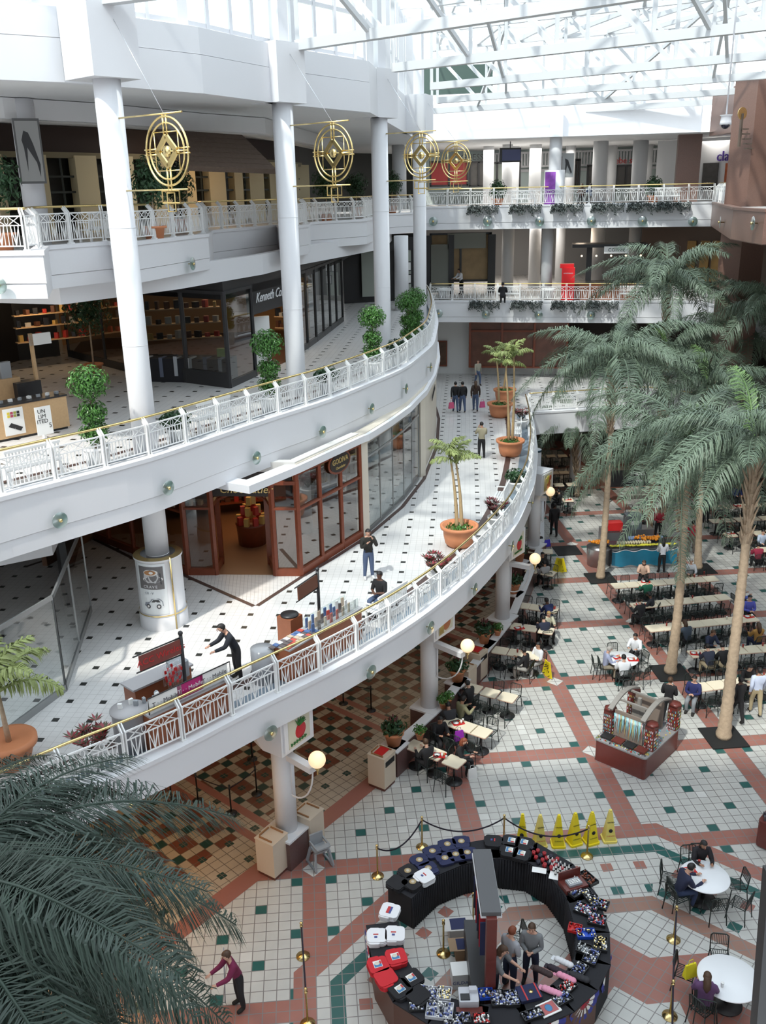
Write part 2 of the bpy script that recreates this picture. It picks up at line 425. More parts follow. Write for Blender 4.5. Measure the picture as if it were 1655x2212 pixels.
# ---- galleries: slab with floor finish on top, soffit below, fascia along the edge
def gallery(name, edge, back, ztop, zbot, fin, fasc_mat, groove=.42):
    poly = list(edge) + list(back); f = MB()
    n = len(poly)
    f.add([(p[0], p[1], ztop) for p in poly], [tuple(range(n))], 0)
    f.add([(p[0], p[1], zbot + .12) for p in poly], [tuple(reversed(range(n)))], 1)
    struct(f.build('floor', [fin, SOFFIT]))
    g = MB(); ou = offset(edge, -.06)
    g.wall(ou, zbot + groove, ztop + .10, .30, 0, 1)
    g.wall(offset(edge, -.04), zbot, zbot + groove - .012, .28, 0, 1)
    g.wall(offset(edge, -.10), ztop + .02, ztop + .13, .40, 0, 1)
    struct(g.build('trim_fascia', [fasc_mat])); return poly
def closed(edge, back): return edge, back
B2 = [(8.35, 66), (-24, 66), (-24, 13.2)]
gallery('gallery', E2, B2, L2, 4.75, GAL, WHITE, .02)
f2 = FAR2; gallery('gallery', f2, [(34, 12), (34, 70), (8.36, 70)], L2, 4.3, GAL, WHITE, .02)
gallery('gallery', E3, [(3.3, 66), (-26, 66), (-26, 17.6)], L3, 9.25, GAL, WHITE, .45)
gallery('gallery', FAR3, [(36, 10), (36, 84), (3.31, 84)], L3, 9.47, GAL, WHITE, .35)
gallery('gallery', E4, [(3.0, 66), (-28, 66), (-28, 24.4)], L4, 15.05, GAL, WHITE, .38)
gallery('gallery', FAR4[:2] + [(20.2, 57.0)], [(36, 56), (36, 84), (3.01, 84)], L4F, 15.12, GAL, WHITE, .40)
gallery('gallery', FAR4[1:], [(36, 8), (36, 84), (20, 84)], L4F - .02, 15.15, GAL, GRANITE, .03)
# brown tile borders on the galleries
f = MB()
for E, z, d0, d1 in ((E2, L2, 1.15, 1.4), (E3, L3, 1.3, 1.5)):
    strip(f, offset(E, d0), offset(E, d1), z + .006, 0)
    strip(f, offset(E, .12), offset(E, .75), z + .007, 1)
BLUEG = mat('blue_grey_kerb', (.20, .25, .30), .6)
struct(f.build('trim_border', [BANDB, BLUEG]))
# stepped second soffit of the top gallery, and its deeper recessed fascia
f = MB(); R4 = [(-16, 30)] + [(-9.2, 27.3), (-6.6, 31.2), (-4.4, 36.5), (-3.3, 41.3), (-1.6, 46.0), (.4, 52), (.9, 60)]
f.wall(R4, 14.55, 15.3, .3, 0, 1); struct(f.build('trim_soffit', [WHITE]))

# ---- columns
def column(X, Y, z0, z1, r, band=False):
    f = MB(); f.lathe([(r, z0), (r, z1)], (X, Y, 0), 40, 0)
    for i in range(int((z1 - z0) / 3)): f.lathe([(r + .004, z0 + 3 * i + 2.2), (r + .004, z0 + 3 * i + 2.215)], (X, Y, 0), 40, 0)
    if band: f.lathe([(r + .012, z1 - .13), (r + .012, z1 - .02)], (X, Y, 0), 40, 1)
    return struct(f.build('pillar', [WHITE, mat('teal_band', (.02, .07, .10), .4)]))
for X, Y in UPC: column(X, Y, L2, CEIL + .1, .335)
for X, Y in LOC: column(X, Y, .95, 3.75, .30, True)
column(11.7, 53.6, 0, 4.35, .33)
for X, Y in ((14.6, 61.5), (17.6, 60.8)): column(X, Y, 0, 4.35, .33)
CAPS = []
f = MB()     # square boxes at the column tops
for k, ((X, Y), s) in enumerate(zip(UPC, (1.32, 1.25, 1.2, 1.3))):
    a = R((-43, -40, -42, -20)[k])
    f.box((X - .1, Y + .1, (CEIL + 21.95) / 2), (s, s, 21.95 - CEIL), a)
    f.box((X, Y + .1, 24.2), (.42, .42, 4.6), a)
struct(f.build('trim_capital', [WHITE]))
# ---- roof band and ceiling over the left galleries
RB = px([(-260, 168), (0, 172), (140, 178), (440, 202), (640, 228), (800, 243)], CEIL) + [(2.0, 53), (2.6, 60)]
f = MB(); f.wall(RB, CEIL, 21.2, .3, 0, 1); f.wall(offset(RB, .02), 21.215, 21.9, .3, 0, 1)
struct(f.build('trim_roof_band', [WHITE]))
f = MB(); poly = RB + [(2.6, 84), (-34, 84), (-34, 20)]
f.add([(p[0], p[1], CEIL + .02) for p in poly], [tuple(reversed(range(len(poly))))], 0)
struct(f.build('ceiling', [PLASTER]))
f = MB()      # second tier ceiling ring, dark reveal
R5 = offset(RB, 4.2); f.wall(R5, CEIL - .55, CEIL, .25, 0, 1); f.wall(offset(RB, 4.45), CEIL - .6, CEIL - .35, .5, 1, 1)
struct(f.build('trim_ceiling_cove', [PLASTER, SOFFIT]))
# ceilings of the far side, big white beam and roof wall
f = MB()
f.add([(p[0], p[1], 20.35) for p in [(3, 60.9), (19.9, 57.3), (36, 55), (36, 84), (3, 84)]], [(4, 3, 2, 1, 0)], 1)
f.wall([(2.6, 62.6), (19.4, 59.1)], 20.45, 22.45, .35, 0, 1)
struct(f.build('wall_far_beam', [WHITE, PLASTER]))
# clerestory over the left band: mullions and glass, white wall behind far side
f = MB(); CLR = resample(RB[1:], n=34)
for k, (x, y) in enumerate(CLR):
    f.box((x - .3, y + .25, 24.0), (.10, .10, 4.2), .6) if k % 5 else f.box((x - .3, y + .25, 24.0), (.30, .30, 4.2), .6)
for z in (22.0, 23.4, 26.0): f.wall([(x - .3, y + .25) for x, y in CLR], z, z + .12, .12, 0, 1)
fr = f.build('window_1', [WHITE]); struct(fr)
g = MB(); L = [(x - .32, y + .3) for x, y in CLR]
g.wall(L, 22.0, 26.0, .02, 0, 1); pn = g.build('pane', [CLEAR], fr)
# a low building outside, seen faintly through the roof end (grey roof louvres)
f = MB(); f.box((5.2, 66.5, 24.3), (5.2, .4, 1.7), -R(12), 1)
for z in (23.2, 25.6): f.box((6.0, 66.2, z), (8, .3, .25), -R(12), 0)
for k in range(6): f.box((7.2 + .0 * k, 66.0, 24.2 + .3 * k), (7, .15, .10), -R(12), 0)
struct(f.build('wall_roof_end', [WHITE, mat('dark_louvre', (.03, .06, .05), .5)]))
f = MB(); f.wall([(3.0, 72), (20, 68.4)], 21.9, 23.3, .3, 0, 1); struct(f.build('wall_upper_far', [WHITE]))
# ------------------------------------------------------------------ roof trusses and glazed roof
TR = [((-6.4, 24.6), (12, 16.6)), ((-2.4, 32.6), (14, 20.2)), ((.75, 38.7), (20, 25.2)), ((2.6, 45.6), (24, 31.8)), ((3.3, 52.5), (27, 38.8)), ((3.4, 59.2), (21.5, 50.6)), ((12.8, 60.6), (22, 57.2))]
for k, (A, B) in enumerate(TR):
    A = Vector((*A, 21.9)); B = Vector((*B, 22.0)); L = (B - A).length; n = max(2, round(L / 3.4)); H = 3.3
    f = MB(); f.beam(A, B, .30, .30); up = Vector((0, 0, H)); f.beam(A + up, B + up, .22, .22)
    for i in range(n + 1):
        p = A.lerp(B, i / n)
        f.beam(p, p + up, .13, .13)
        if i < n: f.beam(p + up, A.lerp(B, (i + 1) / n), .16, .16)
    struct(f.build('trim_truss', [SHADEDW]))
f = MB()       # purlins across the trusses at top and bottom chords
for k in range(len(TR) - 2):
    for j in range(9):
        t = (j + .15) / 8.2
        a0 = Vector(TR[k][0]).lerp(Vector(TR[k][1]), t); b0 = Vector(TR[k + 1][0]).lerp(Vector(TR[k + 1][1]), t)
        f.beam((a0.x, a0.y, 25.3), (b0.x, b0.y, 25.3), .14, .2)
        if j % 3 == 1: f.beam((a0.x, a0.y, 25.2), (b0.x, b0.y, 22.0), .12, .16)
struct(f.build('trim_purlins', [SHADEDW]))
ROOFG = glass('roof_glass', (.90, .97, 1.0), .0, .15)
f = MB()
def xrb(y):
    for a, b in zip(RB, RB[1:]):
        if a[1] <= y <= b[1]: return a[0] + (b[0] - a[0]) * (y - a[1]) / (b[1] - a[1]) - .2
    return RB[0][0] if y < RB[0][1] else 2.6
for k in range(26):
    y = 4 + 2.4 * k; f.beam((xrb(y), y, 25.75), (34, y - 6, 25.75), .09, .12)
for k in range(10): f.beam((4 + 3.3 * k, 4, 25.9), (4 + 3.3 * k, 66, 25.9), .10, .12)
fr = struct(f.build('window_roof', [SHADEDW]))
g = MB(); g.poly([(41, 8.7, 25.9), (41, 66, 25.9)] + [(p[0] - .2, p[1], 25.9) for p in RB[::-1]] + [(RB[0][0] - .2, 8.7, 25.9)]); g.build('pane', [ROOFG], fr)
# sprinkler pipes hanging down before the roof band
PIPE = []
for x, ya, yb in ((78, -60, 128), (317, 30, 150), (508, -20, 170), (755, 90, 205)):
    b = at(x, yb, CEIL + .95); t = Vector((b.x - .3, b.y, 25.3)); f = MB(); f.tube([t, b + Vector((0, 0, .05)), b + Vector((.08, -.1, 0)), b + Vector((.0, .25, 0))], .035, 8)
    f.build('pipe', [WHITE], label='white sprinkler pipe hooked down before the roof band, at photo left' if x < 100 else {317: 'white sprinkler pipe beside the first column box', 508: 'white sprinkler pipe midway between the first two column boxes', 755: 'white sprinkler pipe just before the third column box'}[x], cat='pipe')

# ------------------------------------------------------------------ shell behind everything
f = MB(); f.wall([(-30, -14), (-30, 90)], 0, 20.5, .3, 0, -1); f.wall([(-30, 88), (40, 88)], 0, 22, .3, 0, 1); struct(f.build('wall_left', [PLASTER]))
f = MB(); f.wall([(36, 90), (36, -14)], 0, 26, .3, 0, 1); struct(f.build('wall_right', [GRANITE]))
DBR = mat('dark_brown_wall', (.035, .024, .018), .7); TAN = mat('tan_wall', (.50, .40, .28), .7); TEALW = mat('pale_teal_wall', (.62, .72, .70), .6)
f = MB(); f.wall([(-30, -14), (36, -14)], 0, 26, .3, 0, -1); struct(f.build('wall_near', [PLASTER]))
f = MB(); f.prism([(-30, -16), (42, -16), (42, 8.8), (-30, 8.8)], 25.95, 26.2); struct(f.build('ceiling', [PLASTER]))  # unseen opaque roof, added to keep the sun off the near court
f = MB(); f.wall([(-14, 1), (-14, 17), (-9.4, 27), (-5.2, 39), (-2, 52), (-1, 66)], 0, 4.6, .3, 0, 1); struct(f.build('wall_arcade', [TAN]))
f = MB(); f.wall([(8.2, 66), (23, 64), (36, 62)], 0, 4.3, .3, 0, 1); struct(f.build('wall_court_far', [DBR]))
# far wall of the first gallery, white, under the second
WL2 = [(2.9, 57.5), (3.2, 63.2), (12.3, 61.5)]
f = MB(); f.wall([(3.2, 63.6), (12.0, 62.0)], L2, 9.6, .3, 0, 1); struct(f.build('wall_far_white', [PLASTER]))
f = MB(); f.wall([(12.4, 66.5), (34, 62)], L2, 9.6, .3, 0, 1); struct(f.build('wall_far_dark', [DBR]))
f = MB(); f.box((12.15, 61.7, 7.5), (.5, .5, 4.0)); struct(f.build('pillar', [PLASTER]))

# ------------------------------------------------------------------ storefront helper
WN = [2]
def shopfront(line, z0, z1, fm, rows=(), step=1.6, fw=.10, pane=None, base=.25, pm=None, name=None):
    """frame with bars on every step along the plan line and rows at given heights, one pane mesh as its child"""
    f = MB(); P = resample(line, step)
    for x, y in P: f.cyl((x, y, z0), (x, y, z1), fw * .6, n=6, smooth=False)
    for z, h in [(z0 + base / 2, base), (z1 - .06, .12)] + [(z0 + r_, .07) for r_ in rows]:
        for a, b in zip(P, P[1:]): f.beam((*a, z), (*b, z), fw, h)
    WN[0] += 1
    o = struct(f.build(name or 'window_%d' % WN[0], [fm]))
    g = MB()
    for a, b in zip(P, P[1:]):
        g.poly([(*a, z0 + base), (*b, z0 + base), (*b, z1), (*a, z1)])
    g.build('pane', [pane or CLEAR], o); return o
def shelfset(line, z0, levels, depth, material, goods, rnd, hmax=.35, lab='', n=7):
    """wall shelves in a shop, with goods standing on them"""
    t = thing('display_shelves', (0, 0, 0), 0, lab, 'shelves')
    for z in levels:
        f = MB(); P = resample(line, n=2)
        off = offset(P, depth)
        f.prism([*P, *off[::-1]], z0 + z, z0 + z + .04); f.build('shelf', [material], t)
        g = MB()
        for k in range(n):
            u = (k + .5) / n; a = Vector(P[0]).lerp(Vector(P[-1]), u); h = rnd.uniform(.15, hmax)
            g.rbox((a.x + (off[0][0] - P[0][0]) / 2, a.y + (off[0][1] - P[0][1]) / 2, z0 + z + .04 + h / 2), (rnd.uniform(.15, .3), rnd.uniform(.12, .25), h), .03, rnd.uniform(0, 3), rnd.randrange(len(goods)))
        o = g.build('goods', goods, t); o['kind'] = 'stuff'
    return t
rnd = random.Random(7)
GOODS = [mat('goods_brown', (.12, .05, .03), .5), mat('goods_black', (.015, .015, .018), .4), mat('goods_red', (.45, .04, .03), .5), mat('goods_gold', (.6, .4, .12), .4), mat('goods_pale', (.6, .56, .5), .5)]

# ---- chocolate shop on the first gallery (red wood front)
RWD = mat('red_shopfront_wood', (.20, .045, .018), .35, noise=.2, nscale=6)
g0, g1, g2, g3 = [Vector(p) for p in px([(187, 1155), (408, 1241), (650, 1243), (781, 1159)], L2)]
e1, e2 = [Vector(p) for p in px([(480, 1218), (584, 1218)], L2)]
ZT = 9.08
shopfront([g0, g1], L2, ZT, RWD, (2.2,), 1.7, .14, DARKG)
shopfront([g1, Vector(px([(468, 1241)], L2)[0])], L2, ZT - .3, RWD, (2.35,), 1.0, .18, DARKG)
shopfront([Vector(px([(597, 1243)], L2)[0]), g2], L2, ZT - .3, RWD, (2.35,), .8, .18, DARKG)
shopfront([g2, g3], L2, ZT, RWD, (2.3,), 1.55, .16, DARKG)
f = MB()      # round headed door frame and arched transom over the entry
for a, b in ((e1, e2),):
    for p in (a, b): f.box((p.x, p.y, L2 + 1.25), (.16, .16, 2.5))
    P = []
    for k in range(13):
        u = k / 12; q = a.lerp(b, u); P.append((q.x, q.y, L2 + 2.35 + .28 * math.sin(PI * u)))
    f.tube(P, .10, 6, smooth=False)
for a, b in ((Vector(px([(468, 1241)], L2)[0]), e1), (e2, Vector(px([(597, 1243)], L2)[0]))):
    f.beam((*a, L2 + .15), (*b, L2 + .15), .1, .3); f.beam((*a, L2 + 2.4), (*b, L2 + 2.4), .1, .15)
struct(f.build('door_1', [RWD]))
f = MB(); q1 = Vector(px([(440, 1241)], L2)[0]); q2 = Vector(px([(640, 1243)], L2)[0])
f.wall([g0, g1, g2, g3], ZT, 9.4, .3, 0, 1); f.wall([q1, q2], L2 + 2.75, ZT, .12, 1, 1)
struct(f.build('wall_shop_header', [SOFFIT, mat('dark_sign_board', (.02, .012, .01), .4)]))
BRK = mat('brass_letter', (.75, .55, .22), .3, .6)
# oval hanging sign in the right wing
t = thing('shop_sign', (0, 0, 0), 0, 'oval black sign with gold letters in red wood frame of the chocolate shop', 'sign')
c = dat(734, 998, g2.lerp(g3, .66).y - .15); nrm = Vector((g3.y - g2.y, -(g3.x - g2.x), 0)).normalized()
M = face_m(c, nrm)
f = MB(); ov = lambda a, b, n=28: [(a * math.cos(2 * PI * k / n), b * math.sin(2 * PI * k / n)) for k in range(n)]
f.prism(ov(.72, .40), -.04, 0, 0); f.prism(ov(.64, .33), 0, .02, 1); f.v = [tuple(M @ Vector(p)) for p in f.v]; f.build('sign_board', [RWD, mat('dark_sign_board', (.02, .012, .01), .4)], t)
text('GODIVA', .27, M @ Matrix.Translation((0, .06, .025)), BRK, t); text('Chocolatier', .13, M @ Matrix.Translation((0, -.17, .025)), BRK, t, shear=.3)
t = thing('door_sign', (0, 0, 0), 0, 'gold script lettering on the dark board above the chocolate shop entrance', 'sign')
c = dat(530, 1058, (q1.y + q2.y) / 2 - .1); M = face_m(c, (q2.y - q1.y, -(q2.x - q1.x), 0)); text('Chocolatier', .36, M, BRK, t, shear=.3)
# interior
shelfset([(-8.4, 34.2), (-3.6, 35.4)], L2, (.5, 1.1, 1.7), -.5, RWD, GOODS, rnd, lab='dark shelves of chocolate boxes at the back of the chocolate shop', n=14)
t = thing('display_table', (-4.75, 31.3, L2), .3, 'tiered round table stacked with gold boxes inside the chocolate shop door', 'table')
f = MB(); f.lathe([(.5, 0), (.55, .75), (.58, .8), (0, .8)], n=20); f.build('table_base', [RWD], t)
for zz, rr, nn in ((.8, .45, 9), (1.15, .28, 6), (1.5, .12, 3)):
    f = MB()
    for k in range(nn): a = 2 * PI * k / nn; f.box((rr * math.cos(a), rr * math.sin(a), zz + .15), (.16, .16, .3), a, k % 2)
    f.build('box_tier', [GOODS[3], GOODS[2]], t)
light('chocolate_shop_lamp', 'AREA', (-4.8, 32.5, 8.6), 60, (1, .62, .3), 3, rot=(0, 0, 0))
f = MB(); f.wall([(-11.6, 29.5), (-9.4, 36.5), (-1.9, 37.0), (-1.2, 33.4)], L2, 9.2, .2, 0, 1); struct(f.build('wall_shop_back', [mat('shop_back_brown', (.16, .08, .045), .7)]))
f = MB(); f.poly([(*g1, L2 + .01), (*g2, L2 + .01), (*g3, L2 + .01), (-1.2, 37, L2 + .01), (-9, 36, L2 + .01), (*g0, L2 + .01)]); struct(f.build('floor', [mat('shop_floor_brown', (.22, .11, .06), .4)]))
# pointed entrance apron with small white tiles
ap = px([(398, 1238), (650, 1243), (560, 1310), (548, 1310)], L2)
f = MB(); P = px([(398, 1240), (652, 1243), (552, 1308)], L2); f.poly([(*p, L2 + .009) for p in P][::-1])
f2 = MB(); ln = [P[0], P[2], P[1]]; strip(f, [(P[0]), P[2]], offset([P[0], P[2]], -.14), L2 + .012, 1); strip(f, [P[2], P[1]], offset([P[2], P[1]], -.14), L2 + .012, 1)
ln = px([(193, 1157), (290, 1205), (398, 1240)], L2); strip(f, ln, offset(ln, -.14), L2 + .010, 1)
ln = px([(652, 1243), (720, 1203), (790, 1158), (865, 1095), (912, 1035), (940, 965), (945, 905), (935, 870)], L2); strip(f, ln, offset(ln, -.16), L2 + .011, 1)
ln = px([(193, 1157), (165, 1190), (60, 1225)], L2); strip(f, ln, offset(ln, -.14), L2 + .010, 1)
SMALLT = pattern('small_white_tiles', lambda x, y: ((.72, .70, .68), [((x.mod(1.0) < .1).max(y.mod(1.0) < .1), (.42, .40, .39))]), .3, 0, 0, .1, .12)
struct(f.build('floor', [SMALLT, BANDB]))
# ---- curved clear shopfront beyond, cream pilasters, then a plain cream wall
cw = px([(793, 1153), (840, 1112), (880, 1072), (905, 1036)], L2)
shopfront(cw, L2, 9.0, mat('grey_steel', (.32, .33, .33), .3, .6), (2.9,), 1.5, .05, CLEAR, .18)
f = MB()
for p in (px([(786, 1157)], L2)[0], px([(909, 1030)], L2)[0]): f.box((p[0], p[1] + .15, 7.35), (.32, .32, 3.9), .8)
struct(f.build('pillar', [mat('cream_stone', (.62, .56, .47), .6)]))
pw = px([(914, 1024), (934, 975), (943, 925), (940, 880)], L2) + [(3.0, 57.8), (3.1, 63.5)]
f = MB(); f.wall(pw, L2, 9.3, .2, 0, 1); struct(f.build('wall_cream', [mat('cream_stone', (.62, .56, .47), .6)]))
hd = [g2, g3] + [Vector(p) for p in cw] + [Vector(p) for p in pw[:4]]
cn = [tuple(at(539, 1062, 9.15).xy)] + offset(hd, -.20)[0:]; f = MB(); f.wall([(cn[0][0] - 1.6, cn[0][1] + .9)] + cn, 9.08, 9.32, .5, 0, 1); f.wall(offset(hd, -.05), 8.95, 9.35, .4, 1, 1); struct(f.build('trim_canopy', [WHITE, mat('cream_stone', (.62, .56, .47), .6)]))
f = MB(); f.wall([(.7, 41), (-.5, 46), (2.6, 52)], L2, 8.9, .2, 0, 1); f.wall([(-1.2, 37.4), (-1, 47)], L2, 8.9, .2, 0, 1); struct(f.build('wall_shop_back', [mat('shop_back_pale', (.45, .42, .38), .7)]))
for k, (x, y, c) in enumerate(((-.3, 38.4, (.5, .5, .48)), (.95, 40.9, (.18, .12, .2)))):
    t = thing('mannequin', (x, y + .9, L2), .5 * k, ('pale mannequin behind the tall curved glass' if k == 0 else 'dark dressed mannequin with red scarf behind the curved glass'), 'mannequin')
    f = MB(); f.lathe([(.12, .0), (.14, .45), (.17, .95), (.13, 1.15), (.22, 1.4), (.05, 1.5), (.045, 1.56)], n=12); f.sph((0, 0, 1.68), .11, 8); f.build('figure', [mat('mannequin_%d' % k, c, .5)], t)
    f = MB(); f.lathe([(.2, 0), (.2, .02), (0, .02)], n=14); f.build('stand', [CHROME], t)
# blade sign on the cream wall
t = thing('wall_sign', (0, 0, 0), 0, 'dark lettering sign on the cream wall at the end of the first gallery shops', 'sign')
a, b = Vector(pw[1]), Vector(pw[2]); M = face_m((*(a.lerp(b, .1) + Vector((.05, -.02))), 8.3), ((b.y - a.y), -(b.x - a.x), 0)); text('BANANA REPUBLIC', .34, M, DARK, t)
# ---- glass shop corner at the left of the first gallery (grey glass)
lg = px([(0, 1600), (143, 1493), (95, 1240), (60, 1228)], L2); 
shopfront([lg[0], lg[1]], L2, 8.2, mat('grey_steel', (.32, .33, .33), .3, .6), (), 1.9, .05, CLEAR, .2)
shopfront([lg[1], (lg[1][0] - .75, lg[1][1] + 4.8)], L2, 8.2, mat('grey_steel', (.32, .33, .33), .3, .6), (), 2.4, .05, CLEAR, .2)
c0 = at(113, 1188, 8.5); f = MB(); f.wall([(c0.x - 7, c0.y - 4.2), (c0.x, c0.y), (c0.x - 1.0, c0.y + 6)], 8.35, 8.75, .4, 0, 1); struct(f.build('trim_canopy', [WHITE]))
f = MB(); f.wall([(lg[1][0] - 1.4, lg[1][1] + 5.2), (lg[1][0] - 2.0, lg[1][1] + 6.5), (g0.x - .2, g0.y + .2)], L2, 9.3, .2, 0, 1); struct(f.build('wall_shop_dark', [DARK]))
# ---- black shopfront on the second gallery
k0, k1, k2, k3, k4 = px([(150, 770), (322, 815), (497, 838), (620, 781), (741, 694)], L3)
k3b = px([(675, 745)], L3)[0]
shopfront([k0, k1], L3, 14.2, DARK, (), 3.0, .10, DARKG, .3)
shopfront([k1, k2], L3, 14.2, DARK, (), 1.75, .16, DARKG, .55)
shopfront([k2, Vector(k2).lerp(Vector(k3), .42)], L3, 14.2, DARK, (), 1.7, .14, DARKG, .25)
shopfront([k3, k3b, k4], L3, 14.2, DARK, (), 1.9, .12, DARKG, .25)
f = MB(); f.wall([k0, k1, k2, k3, k3b, k4, (-1.3, 60.5), (3, 61.5)], 13.9, 14.7, .35, 0, 1); f.wall([Vector(k2).lerp(Vector(k3), .42), k3], 13.05, 14.2, .2, 0, 1); struct(f.build('wall_black_header', [DARK]))
f = MB(); f.wall([(k2[0] - 12, k2[1] + 3), (k2[0] - .3, k2[1] - .3), k3, k4], 14.6, 14.95, .5, 0, 1); struct(f.build('trim_header', [SOFFIT]))
t = thing('shop_sign', (0, 0, 0), 0, 'white script sign on the black fascia over the second gallery shop entry', 'sign')
m1 = Vector(k2).lerp(Vector(k3), .74); n1 = Vector((k3[1] - k2[1], -(k3[0] - k2[0]), 0)); M = face_m((m1.x + .06, m1.y - .12, 13.65), n1); text('Kenneth Cole', .52, M, WHITE, t, shear=.45)
f = MB(); f.wall([(-17, 43), (-14, 47.5), (-5, 49), (-3.6, 46)], L3, 14.6, .2, 0, 1); struct(f.build('wall_shop_back', [mat('shop_back_tan', (.45, .26, .12), .7)]))
f = MB(); f.poly([(*k0, L3 + .01), (*k1, L3 + .01), (*k2, L3 + .01), (*k3, L3 + .01), (*k4, L3 + .01), (-4.5, 49, L3 + .01), (-15, 47, L3 + .01)]); struct(f.build('floor', [mat('shop_floor_brown2', (.10, .045, .03), .4)]))
light('black_shop_lamp', 'AREA', (-7, 41, 14.4), 120, (1, .72, .42), 5)
light('black_shop_lamp', 'POINT', (-3.6, 41.8, 13.4), 60, (1, .65, .3), .2)
shelfset([(-9.6, 38.2), (-6.6, 38.9)], L3, (1.2, 1.8, 2.4), -.4, mat('lit_shelf', (.75, .5, .28), .5), GOODS, rnd, lab='lit shelves of bags behind the black shop window', n=8)
shelfset([(-4.6, 42.6), (-3.4, 42.0)], L3, (1.0, 1.5, 2.0), -.3, mat('lit_shelf', (.75, .5, .28), .5), GOODS, rnd, lab='orange lit shoe shelves inside the open shop entry', n=6)
t = thing('display_table', (-7.4, 35.6, L3), R(-12), 'black draped table with folded striped shirts in the shop window', 'table')
f = MB(); f.box((0, 0, .45), (3.6, 1.0, .9)); f.build('table_base', [BLACK], t)
for k in range(6):
    f = MB(); f.box((-1.5 + .6 * k, -.52, .62 - .05 * (k % 2)), (.14, .03, .75)); f.box((-1.5 + .6 * k, -.25, .915), (.14, .5, .03)); f.build('shirt', [mat('folded_shirt_%d' % (k % 3), ((.55, .55, .56), (.12, .14, .2), (.4, .42, .45))[k % 3], .8)], t)
t = thing('folded_clothes', (-6.0, 35.2, L3 + .96), 0, 'lime green box standing on the black draped table in the window', 'box'); f = MB(); f.rbox((0, 0, .15), (.36, .26, .3), .02); f.build('box_body', [mat('lime_box', (.35, .42, .12), .5)], t)
t = thing('notice_board', (*Vector(k2).lerp(Vector(k3), .66), L3), R(25), 'white upright panel standing at the black shop entry', 'panel'); f = MB(); f.rbox((-.1, .5, 1.05), (.75, .12, 2.1), .03); f.build('panel_board', [PAPER], t)
# dark far end wall of the second gallery with framed notices, columns beside it
f = MB(); f.wall([(-2.2, 60.6), (3.1, 62.2)], L3, 14.9, .2, 0, 1); struct(f.build('wall_black_end', [DARK]))
f = MB(); f.box((1.7, 61.3, 12.6), (.9, .06, 3.0), .25); f.box((-.6, 60.7, 12.6), (.9, .06, 3.0), .25); struct(f.build('trim_panel', [mat('pale_green_panel', (.35, .38, .33), .6)]))
for k, (x, z) in enumerate(((1.5, 12.9), (1.95, 12.9), (1.5, 12.1), (1.95, 12.1))):
    t = thing('framed_notice', (x, 61.2 + .05 * k, z), R(15), ('upper' if z > 12.5 else 'lower') + (' left' if x < 1.6 else ' right') + ' framed notice on the pale panel of the black end wall', 'picture frame')
    f = MB(); f.box((0, -.03, 0), (.42, .04, .6), 0, 0); f.box((0, -.055, 0), (.32, .02, .48), 0, 1); f.build('frame', [DARK, PAPER], t)
f = MB(); f.lathe([(.42, L3), (.42, 15)], (1.4, 56.5, 0), 28); struct(f.build('pillar', [WHITE]))
# back rooms at left of second gallery: shoe shop
f = MB(); f.wall([(-19, 31), (-16, 41), (k0[0] - .5, k0[1] + .3)], L3, 15, .2, 0, 1); struct(f.build('wall_black_left', [DARK]))
FL = pattern('fluted_plaster', lambda x, y: ((.42, .41, .39), [(x.mod(1.0) < .4, (.34, .33, .31))]), .7, 0, 0, 0, .16, 'YZ')
f = MB(); a = px([(92, 765)], L3)[0]; f.box((a[0], a[1] + .6, 12.7), (1.3, .7, 4), R(-14)); struct(f.build('wall_fluted', [FL]))
shelfset([(-15.2, 38.8), (-12.8, 40.6)], L3, (1.1, 1.7, 2.2), -.4, mat('lit_shelf', (.75, .5, .28), .5), GOODS, rnd, lab='warm lit shoe shelves far left on the second gallery', n=8)
light('shoe_shop_lamp', 'POINT', (-14.0, 38.4, 13.6), 60, (1, .7, .4), .2)

# ---- top gallery restaurant front: dark band, cream piers, tiled awning
W4 = [(-20, 34), (-14.5, 37.6), (-10.6, 42.5), (-7.6, 48.5), (-5.4, 55), (-4.6, 60)]
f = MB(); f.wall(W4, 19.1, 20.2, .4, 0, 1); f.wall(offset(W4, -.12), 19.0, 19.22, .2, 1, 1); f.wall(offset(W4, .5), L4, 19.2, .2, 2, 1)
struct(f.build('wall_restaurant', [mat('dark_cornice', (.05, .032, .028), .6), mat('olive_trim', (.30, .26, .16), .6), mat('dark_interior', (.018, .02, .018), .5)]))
f = MB(); Q = resample(W4, 2.05)
for k, (x, y) in enumerate(Q): f.box((x, y, (L4 + 19.1) / 2), (1.0 if k % 2 else .55, .5, 19.1 - L4), .85)
struct(f.build('pillar', [mat('cream_pier', (.80, .69, .44), .6)]))
f = MB()
for a, b in zip(Q, Q[1:]):
    m = Vector(a).lerp(Vector(b), .5); 
    for zz in (16.9, 17.7, 18.3): f.beam((*a, zz), (*b, zz), .06, .08)
    f.beam((m.x, m.y, L4), (m.x, m.y, 19.1), .07, .07)
struct(f.build('window_20', [mat('green_black_frame', (.04, .05, .045), .5)]))
t = thing('tiled_awning', (0, 0, 0), 0, 'brown clay tiled awning over the restaurant entrance on the top gallery', 'awning')
aw = [at(395, 352, 18.45), at(585, 360, 18.35)]; f = MB(); a, b = aw; nrm = Vector((b.y - a.y, -(b.x - a.x), 0)).normalized()
for r_ in range(7):
    for k in range(34):
        u = (k + .5) / 34; p = a.lerp(b, u); q = p - nrm * (.26 * r_) + Vector((0, 0, .17 * r_)); q2 = q + nrm * .28 - Vector((0, 0, .17))
        f.tube([q, q2], .10, 6, smooth=False)
f.build('roof_tiles', [mat('clay_tile', (.11, .075, .055), .8, noise=.3, nscale=9)], t)
